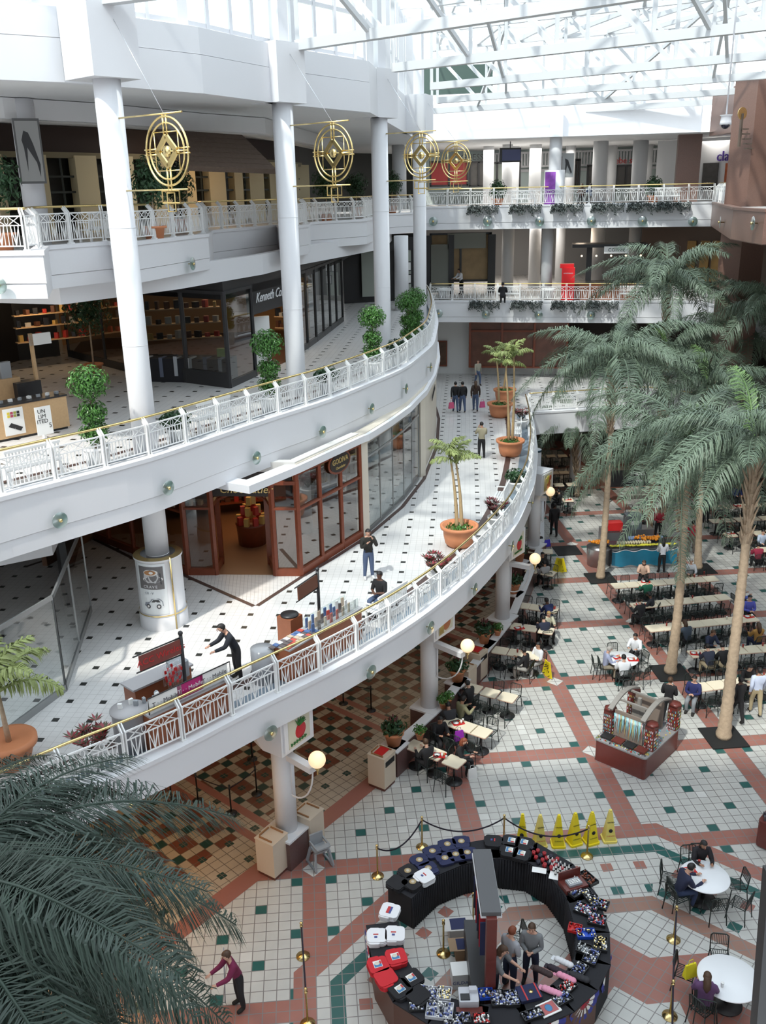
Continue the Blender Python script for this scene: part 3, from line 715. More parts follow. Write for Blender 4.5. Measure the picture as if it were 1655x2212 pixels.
f = MB(); f.beam(a - nrm * .1 - Vector((0, 0, .1)), b - nrm * .1 - Vector((0, 0, .1)), .3, .1); f.build('awning_beam', [DARK], t)
light('restaurant_lamp', 'POINT', (-7.0, 45, 18.2), 40, (1, .6, .25), .2)

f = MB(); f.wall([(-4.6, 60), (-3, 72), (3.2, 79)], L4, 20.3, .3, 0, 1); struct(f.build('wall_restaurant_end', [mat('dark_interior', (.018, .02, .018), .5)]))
# ---- far side of the top gallery: shops, columns, beams
def farpt(x, y, D): return dat(x, y, D)
f = MB(); f.wall([(3, 79), (21, 76), (36, 72)], L4F, 20.35, .3, 0, 1); f.wall([(3, 78.8), (21, 75.8), (36, 71.8)], 18.7, 18.9, .25, 1, 1); struct(f.build('wall_far_shops', [TEALW, WHITE]))
f = MB()
for k in range(70):
    u = k / 69; p = Vector((8.5, 77.6)).lerp(Vector((24, 74.9)), u); f.box((p.x, p.y - .1, 19.6), (.12, .1, .95), 0)
f.beam((8.5, 77.5, 20.1), (24, 74.8, 20.1), .14, .14); f.beam((8.5, 77.5, 19.1), (24, 74.8, 19.1), .14, .14); struct(f.build('trim_colonnade', [WHITE]))
def farshop(xa, xb, ya, yb, D, zb, m, fm=DARK, inner=None, lab=None, nm='window'):
    a = dat(xa, 410, D); b = dat(xb, 410, D); za = zat(xa, yb, a.x, a.y); zt = zat(xa, ya, a.x, a.y)
    f = MB(); c = ((a.x + b.x) / 2, D, (za + zt) / 2); wd = b.x - a.x; h = zt - za
    for dx in (-wd / 2, 0, wd / 2): f.box((c[0] + dx, D, c[2]), (.14, .16, h))
    for dz in (-h / 2, h / 2): f.box((c[0], D, c[2] + dz), (wd + .14, .16, .14))
    WN[0] += 1; o = struct(f.build('window_%d' % WN[0], [fm])); g = MB(); g.box((c[0], D + .05, c[2]), (wd, .05, h)); g.build('pane', [m], o); return c, wd, h
SHW = mat('shop_warm', (.30, .17, .09), .6, noise=.6, nscale=2.5); SHD = mat('shop_dim', (.07, .065, .06), .4, noise=.5, nscale=3); SHR = mat('shop_red', (.30, .02, .02), .5, noise=.3, nscale=2); SHG = mat('shop_grey_green', (.22, .25, .22), .5, noise=.4, nscale=2)
for xa, xb, ya, yb, m in ((1015, 1052, 350, 402, SHD), (1058, 1088, 352, 402, SHG), (1100, 1122, 350, 402, SHG), (930, 1010, 350, 402, SHR), (1240, 1250, 345, 402, SHW), (1268, 1300, 358, 402, SHD), (1330, 1372, 358, 402, SHD), (1425, 1455, 350, 402, SHD), (1210, 1236, 340, 402, SHW)):
    farshop(xa, xb, ya, yb, 74.5, 0, m)
f = MB()
for x, r_, D in ((1055, .38, 70), (1112, .30, 71), (1155, .42, 69), (1230, .36, 72), (1294, .5, 66), (1320, .34, 73), (1379, .5, 66), (1396, .34, 73), (863, .45, 62.5), (1095, .36, 68)):
    p = dat(x, 400, D); f = MB(); f.lathe([(r_, L4F), (r_, 20.4)], (p.x, D, 0), 20); struct(f.build('pillar', [mat('grey_white_column', (.60, .61, .62), .6)]))
f = MB(); f.lathe([(.38, L4F), (.38, 22.4)], (10.95, 60.0, 0), 36); struct(f.build('pillar', [WHITE]))
# brown stone corner
PA = dat(1482, 400, 60.2); f = MB(); f.box((PA.x, 60.2, 18.3), (1.35, 1.5, 4.2), R(-14)); struct(f.build('pillar', [GRANITE]))
PB = dat(1611, 456, 49.5); f = MB(); f.box((PB.x, 49.5, 15.4), (1.55, 1.5, 14.2), R(24)); struct(f.build('pillar', [GRANITE]))
f = MB(); f.wall([(19.2, 57.0), (PB.x + .3, 49.9), (24.5, 41), (26.4, 30), (27, 8)], 20.1, 22.4, .6, 0, 1); struct(f.build('wall_brown_upper', [GRANITE]))
f = MB(); f.box((27.2, 33, 18.3), (1.5, 1.6, 4.4)); struct(f.build('pillar', [GRANITE]))
f = MB(); f.add([(19, 57.2, 20.3), (27, 8, 20.3), (36, 8, 20.3), (36, 57, 20.3)], [(0, 1, 2, 3)]); struct(f.build('ceiling', [PLASTER]))
f = MB(); f.wall([(19.0, 66.5), (23.5, 60.5), (29, 53)], L4F, 20.3, .3, 0, 1); struct(f.build('wall_white_shop', [PLASTER]))
def on_line(a, b, x, y0=380):     # plan point where pixel column x meets the line a-b
    best = None
    for k in range(401):
        u = k / 400; p = Vector(a).lerp(Vector(b), u); v = Vector((p.x, p.y, 18 - CAM_Z)); X = 827.5 + FPX * v.dot(_right) / v.dot(_d)
        if best is None or abs(X - x) < best[0]: best = (abs(X - x), p)
    return best[1]
def panel_on(a, b, xa, xb, ya, yb, m, th=.06, off=.12, name='window', frame=None):
    p = on_line(a, b, xa); q = on_line(a, b, xb); za = zat((xa + xb) / 2, yb, *((p + q) / 2)); zt = zat((xa + xb) / 2, ya, *((p + q) / 2))
    n = Vector(((q.y - p.y), -(q.x - p.x))).normalized(); f = MB(); c = (p + q) / 2 + n * off; rz = math.atan2(q.y - p.y, q.x - p.x)
    f.box((c.x, c.y, (za + zt) / 2), ((q - p).length, th, zt - za), rz); return f, c, (za + zt) / 2, rz, n
wa, wb = (19.0, 66.5), (23.5, 60.5)
f, *_ = panel_on(wa, wb, 1520, 1553, 352, 412, None); WN[0] += 1; struct(f.build('window_%d' % WN[0], [SHD]))
f, *_ = panel_on(wa, wb, 1568, 1596, 352, 412, None); WN[0] += 1; struct(f.build('window_%d' % WN[0], [mat('orange_shop', (.5, .12, .04), .6, noise=.6, nscale=3)]))
f, c, z, rz, n = panel_on(wa, wb, 1576, 1592, 392, 414, None, off=.3); o = f.build('sale_sign', [mat('crimson_card', (.45, .02, .06), .6)], label='crimson sale card with white lettering in the shop window by the stone corner', cat='sign')
text('20%\nOFF', .3, face_m((c.x + n.x * .06, c.y + n.y * .06, z), (n.x, n.y, 0)), WHITE, o)
t = thing('shop_sign', (0, 0, 0), 0, 'purple lettering on the white shop wall by the stone corner', 'sign')
p = on_line(wa, wb, 1582); n = Vector((wb[1] - wa[1], -(wb[0] - wa[0]))).normalized(); text("claire's", .85, face_m((p.x + n.x * .1, p.y + n.y * .1, zat(1582, 337, p.x, p.y)), (n.x, n.y, 0)), mat('purple_letter', (.08, .03, .28), .5), t, depth=.04)
t = thing('shop_sign', (0, 0, 0), 0, 'round pale sign over the dark shop left of the stone pier', 'sign'); p = dat(1443, 351, 74.2)
f = MB(); f.lathe([(.52, -.03), (.52, .03), (0, .03)], p, 28, ax=Matrix.Rotation(PI / 2, 3, 'X')); f.build('sign_board', [mat('pale_teal_sign', (.45, .62, .6), .5)], t); text('Lucy\nBoutique', .28, face_m(p + Vector((0, -.06, 0)), (0, -1, 0)), DARK, t)
t = thing('shop_sign', (0, 0, 0), 0, 'red and white letters on the teal shop band of the far top gallery', 'sign'); text('bebe sport', .62, face_m(dat(1359, 347, 74.2), (0, -1, 0)), mat('red_letter', (.6, .03, .03), .5), t, depth=.04)
t = thing('shop_sign', (0, 0, 0), 0, 'dark capital letters over the far left shop of the top gallery', 'sign'); text('GUESS', .6, face_m(dat(1020, 340, 74.0), (0, -1, 0)), DARK, t, depth=.04)

# ---- far side of the second gallery
f = MB(); f.wall([(3, 80), (36, 76)], L3, 15.2, .3, 0, 1); struct(f.build('wall_far_mid', [mat('grey_far_wall', (.34, .34, .34), .7)]))
c, wd, h = farshop(930, 1062, 506, 608, 65.5, 0, mat('bag_shop_interior', (.35, .24, .12), .6, noise=.4, nscale=1.6))
f = MB(); f.box((dat(955, 560, 65.1).x, 65.2, 12.4), (1.5, .1, 3.2), 0, 0); f.box((dat(1008, 575, 65.1).x, 65.2, 14.2), (2.6, .1, 1.0), 0, 0); f.box((dat(925, 575, 65.1).x, 65.2, 12.6), (.3, .2, 4), 0, 1); f.box((dat(1062, 575, 65.1).x, 65.2, 12.6), (.5, .3, 4), 0, 1); f.box((dat(975, 575, 65.1).x, 65.1, 12.6), (.35, .2, 4), 0, 1)
struct(f.build('trim_shopfront', [mat('grey_green_panel', (.25, .26, .23), .6), DARK]))
f = MB()
for x, r_, D in ((1097, .42, 66), (1155, .42, 68), (1182, .36, 61), (1290, .5, 66), (1372, .5, 65), (1210, .36, 72)):
    p = dat(x, 560, D); f = MB(); f.lathe([(r_, L3), (r_, 15.2)], (p.x, D, 0), 20); struct(f.build('pillar', [mat('grey_white_column', (.60, .61, .62), .6)]))
f = MB(); f.wall([(17.5, 63.5), (22.5, 58), (28, 50)], L3, 15.2, .3, 0, 1); struct(f.build('wall_mid_brown', [mat('dim_brown_wall', (.12, .08, .06), .5)]))
for xa, xb in ((1500, 1520), (1530, 1550), (1556, 1578)):
    f, *_ = panel_on((17.5, 63.5), (22.5, 58), xa, xb, 520, 608, None); WN[0] += 1; struct(f.build('window_%d' % WN[0], [mat('ochre_shop', (.30, .17, .05), .5, noise=.5, nscale=2)]))
light('mid_shop_lamp', 'POINT', (14, 66, 14.5), 60, (1, .8, .6), .3)
# ---- far windows on the first gallery
f = MB(); x0, x1 = dat(1016, 760, 61.9).x, dat(1222, 760, 61.4).x
for k in range(4):
    u = k / 3; f.box((x0 + (x1 - x0) * u, 62.25 - (x0 + (x1 - x0) * u - x0) * .18, 7.6), (.14, .2, 3.0))
for z in (6.15, 8.55, 9.15): f.beam((x0, 62.25, z), (x1, 62.25 - (x1 - x0) * .18, z), .14, .12)
WN[0] += 1; o = struct(f.build('window_%d' % WN[0], [RWD])); g = MB(); g.poly([(x0, 62.3, 6.15), (x1, 62.3 - (x1 - x0) * .18, 6.15), (x1, 62.3 - (x1 - x0) * .18, 9.15), (x0, 62.3, 9.15)]); g.build('pane', [mat('red_brown_interior', (.14, .055, .035), .3, noise=.6, nscale=1.5)], o)
t = thing('poster_case', (*dat(956, 777, 63.3).xy, 6.9), R(-10), 'red framed poster case on the white far wall of the first gallery', 'poster')
f = MB(); f.box((0, 0, 0), (.65, .08, 1.75), 0, 0); f.build('frame', [RWD], t); f = MB(); f.box((0, -.05, 0), (.5, .02, 1.55)); f.build('poster', [mat('poster_dark', (.10, .05, .03), .5, noise=.7, nscale=3)], t)
# arcade back: warm counter
f = MB(); f.box((-9.8, 19.2, .55), (5.0, .7, 1.1), R(62)); f.box((-10.6, 19.8, 2.6), (5, .15, .9), R(62), 1); o = f.build('food_counter', [mat('counter_tan', (.35, .22, .12), .6), mat('menu_board', (.5, .35, .15), .6, emit=.4)], label='tan food counter under lit menu board below the first gallery', cat='counter')
light('arcade_lamp', 'AREA', (-7.6, 19.0, 4.4), 150, (1, .55, .16), 1.6)
light('arcade_lamp', 'AREA', (-3.6, 27.5, 4.4), 35, (1, .7, .4), 2.5)
light('arcade_lamp', 'AREA', (.5, 36, 4.4), 35, (1, .7, .4), 2.5)
light('arcade_lamp', 'AREA', (14, 56, 4.1), 50, (1, .8, .6), 3)

light('far_top_fill', 'AREA', (10, 69, 20.1), 800, (1, .96, .9), 9, 5)  # added fill light, brightens the far top gallery without a visible fitting
light('far_top_fill', 'AREA', (23, 64, 20.1), 300, (1, .96, .9), 4)  # second added fill for the far top gallery, towards the stone corner
light('far_mid_fill', 'AREA', (9, 70, 14.9), 500, (1, .93, .85), 9, 5)  # fill light added to lift the dark far middle gallery
light('top_left_lamp', 'AREA', (-8, 41, 20.0), 50, (1, .95, .88), 3)
def az_on(line, x, y):      # point of a plan polyline seen in the direction of photo point (x, y), with its height and tangent
    v = _ray(x, y); best = None; P = resample(line, .1)
    for a, b in zip(P, P[1:]):
        c = (v.x * a[1] - v.y * a[0]) / math.hypot(*a); 
        if best is None or abs(c) < best[0]: best = (abs(c), a, b)
    _, a, b = best; return Vector(a), zat(x, y, *a), (Vector(b) - Vector(a)).normalized()
# ------------------------------------------------------------------ railings
STEP = 1.42
def panel_mesh(step=STEP):
    f = MB(); w_ = step - .12; f.box((0, 0, .86), (w_, .035, .035)); f.box((0, 0, .64), (w_, .025, .025)); f.box((0, 0, .14), (w_, .03, .03))
    n = 12
    for k in range(n + 1):
        x = -w_ / 2 + w_ * k / n; f.box((x, 0, .39), (.018, .018, .5))
    for k in range(3):
        xc = -w_ / 2 + w_ * (k + .5) / 3; hw = w_ / 6 - .07
        for s_ in (-1, 1): f.beam((xc - hw, 0, .75 + s_ * .09), (xc + hw, 0, .75 - s_ * .09), .018, .018)
        xb = -w_ / 2 + w_ * k / 3
        if k: f.tube([(xb + .055 * math.cos(a), 0, .75 + .085 * math.sin(a)) for a in [2 * PI * j / 10 for j in range(10)]], .010, 4, closed=True, smooth=False)
        f.beam((xc - .12, 0, .62), (xc, -.01, .16), .018, .02); f.beam((xc + .12, 0, .62), (xc, -.01, .16), .018, .02)
    return f.mesh('panel', [IVORY])
def post_mesh():
    f = MB()
    for s_ in (-.035, .035): f.box((s_, 0, .44), (.03, .10, .88)); f.beam((s_, 0, .86), (s_, .15, 1.02), .03, .09)
    f.box((0, 0, .03), (.14, .16, .06)); return f.mesh('post', [IVORY])
PANEL, POST = panel_mesh(), post_mesh()
def railing(line, z, label, inset=.12, group=None, name='railing', step=STEP):
    L = offset(line, inset) if inset else line; P = resample(L, step)
    t = thing(name, (P[0][0], P[0][1], z), 0, label, 'railing', group)
    o0 = Vector((P[0][0], P[0][1], z))
    hl = offset(resample(L, .35), .15); f = MB(); f.tube([Vector((p[0], p[1], z + 1.04)) - o0 for p in hl], .035, 8); f.build('handrail', [BRASS], t)
    for i, p in enumerate(P):
        a = Vector(P[max(i - 1, 0)]); b = Vector(P[min(i + 1, len(P) - 1)]); d = (b - a).normalized()
        o = bpy.data.objects.new('post', POST); C.objects.link(o); o.parent = t; o.location = Vector((p[0], p[1], z)) - o0; o.rotation_euler = (0, 0, math.atan2(d.y, d.x))
        if i < len(P) - 1:
            q = P[i + 1]; d = Vector(q) - Vector(p)
            o = bpy.data.objects.new('panel', PANEL); C.objects.link(o); o.parent = t; o.location = Vector(((p[0] + q[0]) / 2, (p[1] + q[1]) / 2, z)) - o0
            o.rotation_euler = (0, 0, math.atan2(d.y, d.x)); o.scale = (d.length / STEP, 1, 1)
    return t
railing(E2, L2 + .1, 'long curved white railing with brass handrail along the lowest gallery')
railing(FAR2, L2 + .1, 'white railing with brass handrail across the far end of the lowest gallery')
railing(E3, L3 + .1, 'long curved white railing with brass handrail along the middle gallery')
railing(FAR3, L3 + .1, 'white railing with brass handrail across the far end of the middle gallery')
railing(E4, L4 + .1, 'zigzag white railing with brass handrail along the top gallery, at left', step=1.3)
railing(FAR4[:2], L4F + .1, 'straight white railing with brass handrail along the far side of the top gallery')
railing([FAR4[1], (PB.x - .95, 50.3)], L4F + .1, 'short white railing run between the far railing and the tall stone pier')
railing([(PB.x + .75, 48.6), (24.3, 42), (25.6, 34)], L4F + .1, 'short white railing right of the tall stone pier on the top gallery')
# ------------------------------------------------------------------ glass discs on the fascias
f = MB(); f.lathe([(.015, 0), (.205, .006), (.21, .012), (.205, .018), (.015, .024)], n=24, cap=False); DISC = f.mesh('disc', [FROST])
f = MB(); f.lathe([(.018, -.14), (.018, .04), (.045, .045), (.05, .06), (.03, .08), (0, .085)], n=12); BOSS = f.mesh('boss', [BRASS])
def disc(line, x, y, label, group, s_=1.0):
    p, z, d = az_on(line, x, y); n = Vector((d.y, -d.x, 0)); t = thing('fascia_disc', Vector((p.x, p.y, z)) + n * .24, 0, label, 'wall light', group)
    t.rotation_euler = n.to_track_quat('Z', 'Y').to_euler(); t.scale = (s_, s_, s_)
    for nm, me in (('disc', DISC), ('boss', BOSS)): o = bpy.data.objects.new(nm, me); C.objects.link(o); o.parent = t
ORD = ['first', 'second', 'third', 'fourth', 'fifth', 'sixth', 'seventh', 'eighth']
for k, (x, y) in enumerate([(268, 1728), (568, 1576), (785, 1446), (917, 1352), (1012, 1270), (1093, 1178), (1135, 1085)]): disc(E2, x, y, ORD[k] + ' glass disc from the left on the lowest gallery fascia', 'glass discs on the gallery fascias')
for k, (x, y) in enumerate([(115, 1120), (350, 1051), (542, 987), (684, 931), (791, 882), (865, 839), (918, 793)]): disc(E3, x, y, ORD[k] + ' glass disc from the left on the middle gallery fascia', 'glass discs on the gallery fascias')
for k, (x, y) in enumerate([(12, 615), (400, 570)]): disc(E4, x, y, ORD[k] + ' glass disc on the top gallery blocks at left', 'glass discs on the gallery fascias')
for k, (x, y) in enumerate([(938, 478), (1053, 478), (1168, 478), (1279, 477), (1388, 477), (1495, 478)]): disc(FAR4[:2], x, y, ORD[k] + ' glass disc along the far top gallery fascia', 'glass discs on the gallery fascias', 1.3)
for k, (x, y) in enumerate([(1568, 480), (1640, 482)]): disc(FAR4[1:], x, y, 'glass disc on the brown stone fascia ' + ('left' if k == 0 else 'right') + ' of the pier', 'glass discs on the gallery fascias', 1.3)
for k, (x, y) in enumerate([(948, 676), (1052, 678), (1163, 679), (1275, 680)]): disc(FAR3, x, y, ORD[k] + ' glass disc along the far middle gallery fascia', 'glass discs on the gallery fascias', 1.2)
# ------------------------------------------------------------------ brass ornaments
def ornament(X, Y, px_, py_, ang, label, R_=.88):
    v = _ray(px_, py_); d = Vector((math.cos(ang), math.sin(ang)))
    # distance along the arm from the column at which the photo direction is met
    k = (v.x * Y - v.y * X) / (v.y * d.x - v.x * d.y); c = Vector((X, Y)) + d * k; z = zat(px_, py_, c.x, c.y)
    t = thing('brass_ornament', (c.x, c.y, z), ang, label, 'wall ornament', 'brass circle ornaments on the tall columns')
    def ring(r): return [(r * math.cos(2 * PI * j / 40), 0, r * 1.0 * math.sin(2 * PI * j / 40)) for j in range(40)]
    f = MB(); f.tube(ring(R_), .028, 6, closed=True); f.build('outer_ring', [BRASS], t)
    f = MB(); f.tube(ring(R_ * .82), .025, 6, closed=True); f.build('inner_ring', [BRASS], t)
    f = MB()
    for s_ in (-.06, .06):
        f.tube([(-R_ * 1.08, 0, s_), (-R_ * .45, 0, s_)], .02, 6); f.tube([(R_ * .45, 0, s_), (R_ * 1.08, 0, s_)], .02, 6)
        f.tube([(s_, 0, R_ * .5), (s_, 0, R_ * 1.05)], .025, 6); f.tube([(s_, 0, -R_ * .5), (s_, 0, -R_ * 1.15)], .025, 6)
    f.tube([(-R_, 0, 0), (R_, 0, 0)], .018, 6); f.build('cross_bars', [BRASS], t)
    f = MB(); q = R_ * .56
    for a, b in (((-q, q), (q, q)), ((q, q), (q, -q)), ((q, -q), (-q, -q)), ((-q, -q), (-q, q))): f.tube([(a[0], 0, a[1]), (b[0], 0, b[1])], .015, 5)
    f.build('square_frame', [BRASS], t); f = MB()
    for a, b in (((-q, 0), (0, q)), ((0, q), (q, 0)), ((q, 0), (0, -q)), ((0, -q), (-q, 0))): f.beam((a[0] * .8, 0, a[1] * .8), (b[0] * .8, 0, b[1] * .8), .06, .12)
    f.lathe([(.13, -.03), (.13, .03), (0, .03)], (0, 0, 0), 16, ax=Matrix.Rotation(PI / 2, 3, 'X')); f.build('diamond', [BRASS], t)
    f = MB(); zb = -R_ * 1.15
    for x0, x1, z0, z1 in ((-.32, .32, zb, zb - .28), (-.14, .14, zb - .05, zb - .48)):
        f.tube([(x0, 0, z0), (x0, 0, z1), (x1, 0, z1), (x1, 0, z0), (x0, 0, z0)], .022, 5, smooth=False)
    f.build('stepped_drop', [BRASS], t)
    for zz, nm in ((R_ * 1.08, 'top_arm'), (-R_ * 1.12, 'lower_arm')):
        f = MB(); f.tube([(-k + .3, 0, zz), (R_ * .85, 0, zz)], .022, 6); f.build(nm, [BRASS], t)
    f = MB(); f.tube([(.0, 0, R_ * 1.08), (-k * .9, 0, 21.9 - z)], .008, 4); f.build('wire', [CHROME], t)
ornament(*UPC[0], 361, 327, math.atan2(-.63, .78), 'large brass circle ornament on the nearest tall column', .77)
ornament(*UPC[1], 720, 331, math.atan2(-.68, .74), 'brass circle ornament on the second tall column', .84)
ornament(*UPC[2], 910, 336, math.atan2(-.60, .80), 'brass circle ornament between the third and fourth tall columns', .80)
ornament(*UPC[3], 985, 348, math.atan2(-.60, .80), 'smallest brass circle ornament, right of the fourth tall column', .84)
# ------------------------------------------------------------------ globe lamps and picture boxes under the lowest gallery
GLOBE = mat('lamp_globe', (1, .74, .45), .4, emit=.75)
def globe_lamp(X, Y, x, y, label, zc=4.45):
    p = at(x, y, 3.75); d = Vector((p.x - X, p.y - Y)); L = d.length; ang = math.atan2(d.y, d.x)
    t = thing('globe_lamp', (X, Y, 0), ang, label, 'lamp', 'globe lamps on the lower columns')
    f = MB(); f.box(((.28 + L - .18) / 2, 0, 3.36), (L - .46, .22, .17)); f.build('arm', [WHITE], t)
    f = MB(); f.tube([(.34, 0, 3.3), (.34, 0, 2.2)], .02, 6); f.tube([(L - .2, 0, 3.34)] + [(.36 + (L - .56) * math.cos(a), 0, 3.3 - 1.15 * math.sin(a)) for a in [PI / 2 * j / 8 for j in range(9)]] + [(.2, 0, 2.2)], .024, 6); f.build('hoop', [WHITE], t)
    f = MB(); f.sph((L, 0, 3.75), .225, 14); f.build('globe', [GLOBE], t)
    f = MB(); f.lathe([(0, 3.28), (.03, 3.32), (.02, 3.40), (.07, 3.48), (.09, 3.54)], (L, 0, 0), 10, cap=False); f.build('finial', [BRASS], t)
    c = Vector((X, Y, 0)) + Vector((math.cos(ang), math.sin(ang), 0)) * L; light('globe_light', 'POINT', (c.x, c.y, 3.75), 12, (1, .75, .45), .26)
globe_lamp(*LOC[0], 685, 1641, 'globe lamp on the nearest lower column beside the tomato picture')
globe_lamp(*LOC[1], 1010, 1395, 'globe lamp on the second lower column beside the pumpkin picture')
globe_lamp(*LOC[2], 1156, 1207, 'globe lamp on the third lower column')
globe_lamp(*LOC[3], 1189, 1062, 'farthest lit globe lamp below the lowest gallery')
PIC = {}
def picbox(X, Y, kind, label):
    # white bracket box that carries the gallery on its column, with a framed picture facing the court
    ang = math.atan2(-.56, .83)
    t = thing('capital_box', (X, Y, 0), ang, label, 'picture box')
    f = MB(); f.prism([(-.75, -.35), (-.1, -.62), (.55, -.62), (.62, .62), (-.1, .62), (-.75, .35)], 3.72, 4.78); 
    f.add([(-.1, -.62, 3.72), (-.1, .62, 3.72), (-.9, .62, 4.7), (-.9, -.62, 4.7), (-.1, -.62, 4.7), (-.1, .62, 4.7)], [(0, 1, 2, 3), (0, 3, 4), (1, 5, 2)]); f.build('box_body', [WHITE], t)
    f = MB(); f.box((.585, 0, 4.27), (.05, 1.10, .90), 0, 0); f.box((.615, .03, 4.27), (.03, .86, .82), 0, 1); f.build('picture_frame', [WHITE, mat('picture_cream', (.62, .60, .48), .5)], t)
    f = MB()
    if kind == 'tomato':
        f.sph((.62, .08, 4.22), .24, 10, 0, (.12, 1, 1)); 
        for k in range(7): a = R(60 + 25 * k); f.tube([(.65, .0, 4.42), (.66, .28 * math.cos(a) * -1, 4.42 + .22 * abs(math.sin(a)))], [.04, .008], 5, 1)
        for k in range(6): f.tube([(.64, -.3 + .11 * k, 4.0), (.645, -.33 + .11 * k, 3.92)], [.05, .01], 5, 1)
        ms = [mat('tomato_red', (.5, .02, .03), .3), mat('picture_green', (.03, .16, .03), .5)]
    else:
        f.sph((.62, .08, 4.12), .24, 10, 0, (.12, 1.1, .9)); f.sph((.64, -.08, 4.38), .17, 10, 1, (.14, 1, 1.1)); f.sph((.64, .24, 4.42), .14, 8, 2, (.14, 1, 1)); f.sph((.645, .02, 4.48), .12, 8, 1, (.14, 1, 1))
        for k in range(9): f.tube([(.65, -.36 + .02 * k, 4.5), (.65, -.44 + .035 * k, 3.9)], [.02, .008], 4, 3)
        ms = [mat('pumpkin', (.42, .14, .05), .5), mat('pear_yellow', (.62, .52, .10), .4), mat('apple_red', (.45, .09, .04), .4), mat('wheat', (.55, .42, .16), .7)]
    f.build('picture', ms, t)
picbox(*LOC[0], 'tomato', 'white bracket box with a red tomato picture over the nearest lower column')
picbox(*LOC[1], 'pumpkin', 'white bracket box with a pumpkin and fruit picture over the second lower column')
picbox(*LOC[2], 'tomato', 'white bracket box over the third lower column')
picbox(*LOC[3], 'pumpkin', 'white bracket box over the fourth lower column')
# ------------------------------------------------------------------ benches
def make_bench():
    t = thing('bench', (0, 0, 0), 0, 'white slatted bench', 'bench', 'white benches along the galleries')
    f = MB(); 
    for k in range(5): f.box((0, -.2 + .1 * k, .44), (1.5, .075, .03))
    f.build('seat', [IVORY], t); f = MB()
    for k in range(17): f.box((-.7 + 1.4 * k / 16, .27, .70), (.035, .025, .44))
    for z in (.50, .93): f.box((0, .27, z), (1.5, .05, .07))
    f.build('backrest', [IVORY], t)
    for x in (-.7, .7):
        for y in (-.2, .26): f = MB(); f.box((x, y, .21), (.06, .06, .42)); f.build('leg', [IVORY], t)
        f = MB(); f.box((x, 0, .66), (.05, .5, .04)); f.box((x, -.22, .55), (.04, .04, .22)); f.build('armrest', [IVORY], t)
    return t
B0 = make_bench(); used = [False]
def place(proto, flag, loc, rz, label, group=None):
    if not flag[0]: flag[0] = True; proto.location = loc; proto.rotation_euler = (0, 0, rz); proto['label'] = label; o = proto
    else: o = dup(proto, loc, rz, label)
    if group: o['group'] = group
    return o
def inside(line, x, y, d):
    p, z, tn = az_on(offset(resample(line, .5), d), x, y); return Vector((p.x, p.y)), math.atan2(tn.y, tn.x)
for x, y, E, z, lb in ((60, 985, E3, L3, 'white bench behind the middle gallery railing at photo left, by the phone poster'), (450, 905, E3, L3, 'white bench right of the first tall column on the middle gallery'),
    (832, 1270, E2, L2, 'white bench beside the seated kiosk clerk on the lowest gallery'), (1080, 1065, E2, L2, 'white bench between the first and second big terracotta planters'), (1112, 1000, E2, L2, 'white bench just in front of the second big terracotta planter'),
    (1130, 440, FAR4[:2], L4F, 'white bench left of the white column on the far top gallery'), (1440, 440, FAR4[:2], L4F, 'white bench near the right end of the far top railing'), (1098, 640, FAR3[:2], L3, 'white bench on the far middle gallery with a person on it'), (1362, 645, FAR3[:2], L3, 'white bench behind the palms on the far middle gallery'),
    (225, 545, E4, L4, 'white bench left of the first tall column on the top gallery'), (520, 512, E4, L4, 'white bench on the top gallery between the first two columns'), (690, 490, E4, L4, 'white bench right of the second tall column on the top gallery')):
    p, a = inside(E, x, y, .95); place(B0, used, (p.x, p.y, z), a + PI, lb)
# ------------------------------------------------------------------ plants
rp = random.Random(3)
def foliage(mb, c, r, n, size, rnd, m=0, flat=1.0, shell=.55):
    c = Vector(c)
    for _ in range(n):
        u = rnd.uniform(-1, 1); a = rnd.uniform(0, 2 * PI); s_ = math.sqrt(1 - u * u); rr = r * (shell + (1 - shell) * rnd.random())
        d = Vector((s_ * math.cos(a), s_ * math.sin(a), u)); p = c + Vector((d.x * rr, d.y * rr, d.z * rr * flat))
        n_ = (d + Vector((rnd.uniform(-.7, .7), rnd.uniform(-.7, .7), rnd.uniform(-.3, .8)))).normalized(); x = n_.cross(Vector((rnd.uniform(-1, 1), rnd.uniform(-1, 1), .3))).normalized(); y = n_.cross(x)
        L = size * rnd.uniform(.7, 1.3); w_ = L * .45
        mb.add([p - x * L * .5, p + y * w_ * .5 + n_ * L * .08, p + x * L * .5 - n_ * L * .12, p - y * w_ * .5 + n_ * L * .08], [(0, 1, 2, 3)], m)
def pot_mb(r=.33, h=.55, rim=.05, m=0):
    f = MB(); f.lathe([(r * .72, 0), (r * .95, h * .86), (r * .97, h * .86), (r + rim, h * .88), (r + rim, h), (r - .02, h), (r - .04, h * .88), (0, h * .88)], n=28); return f
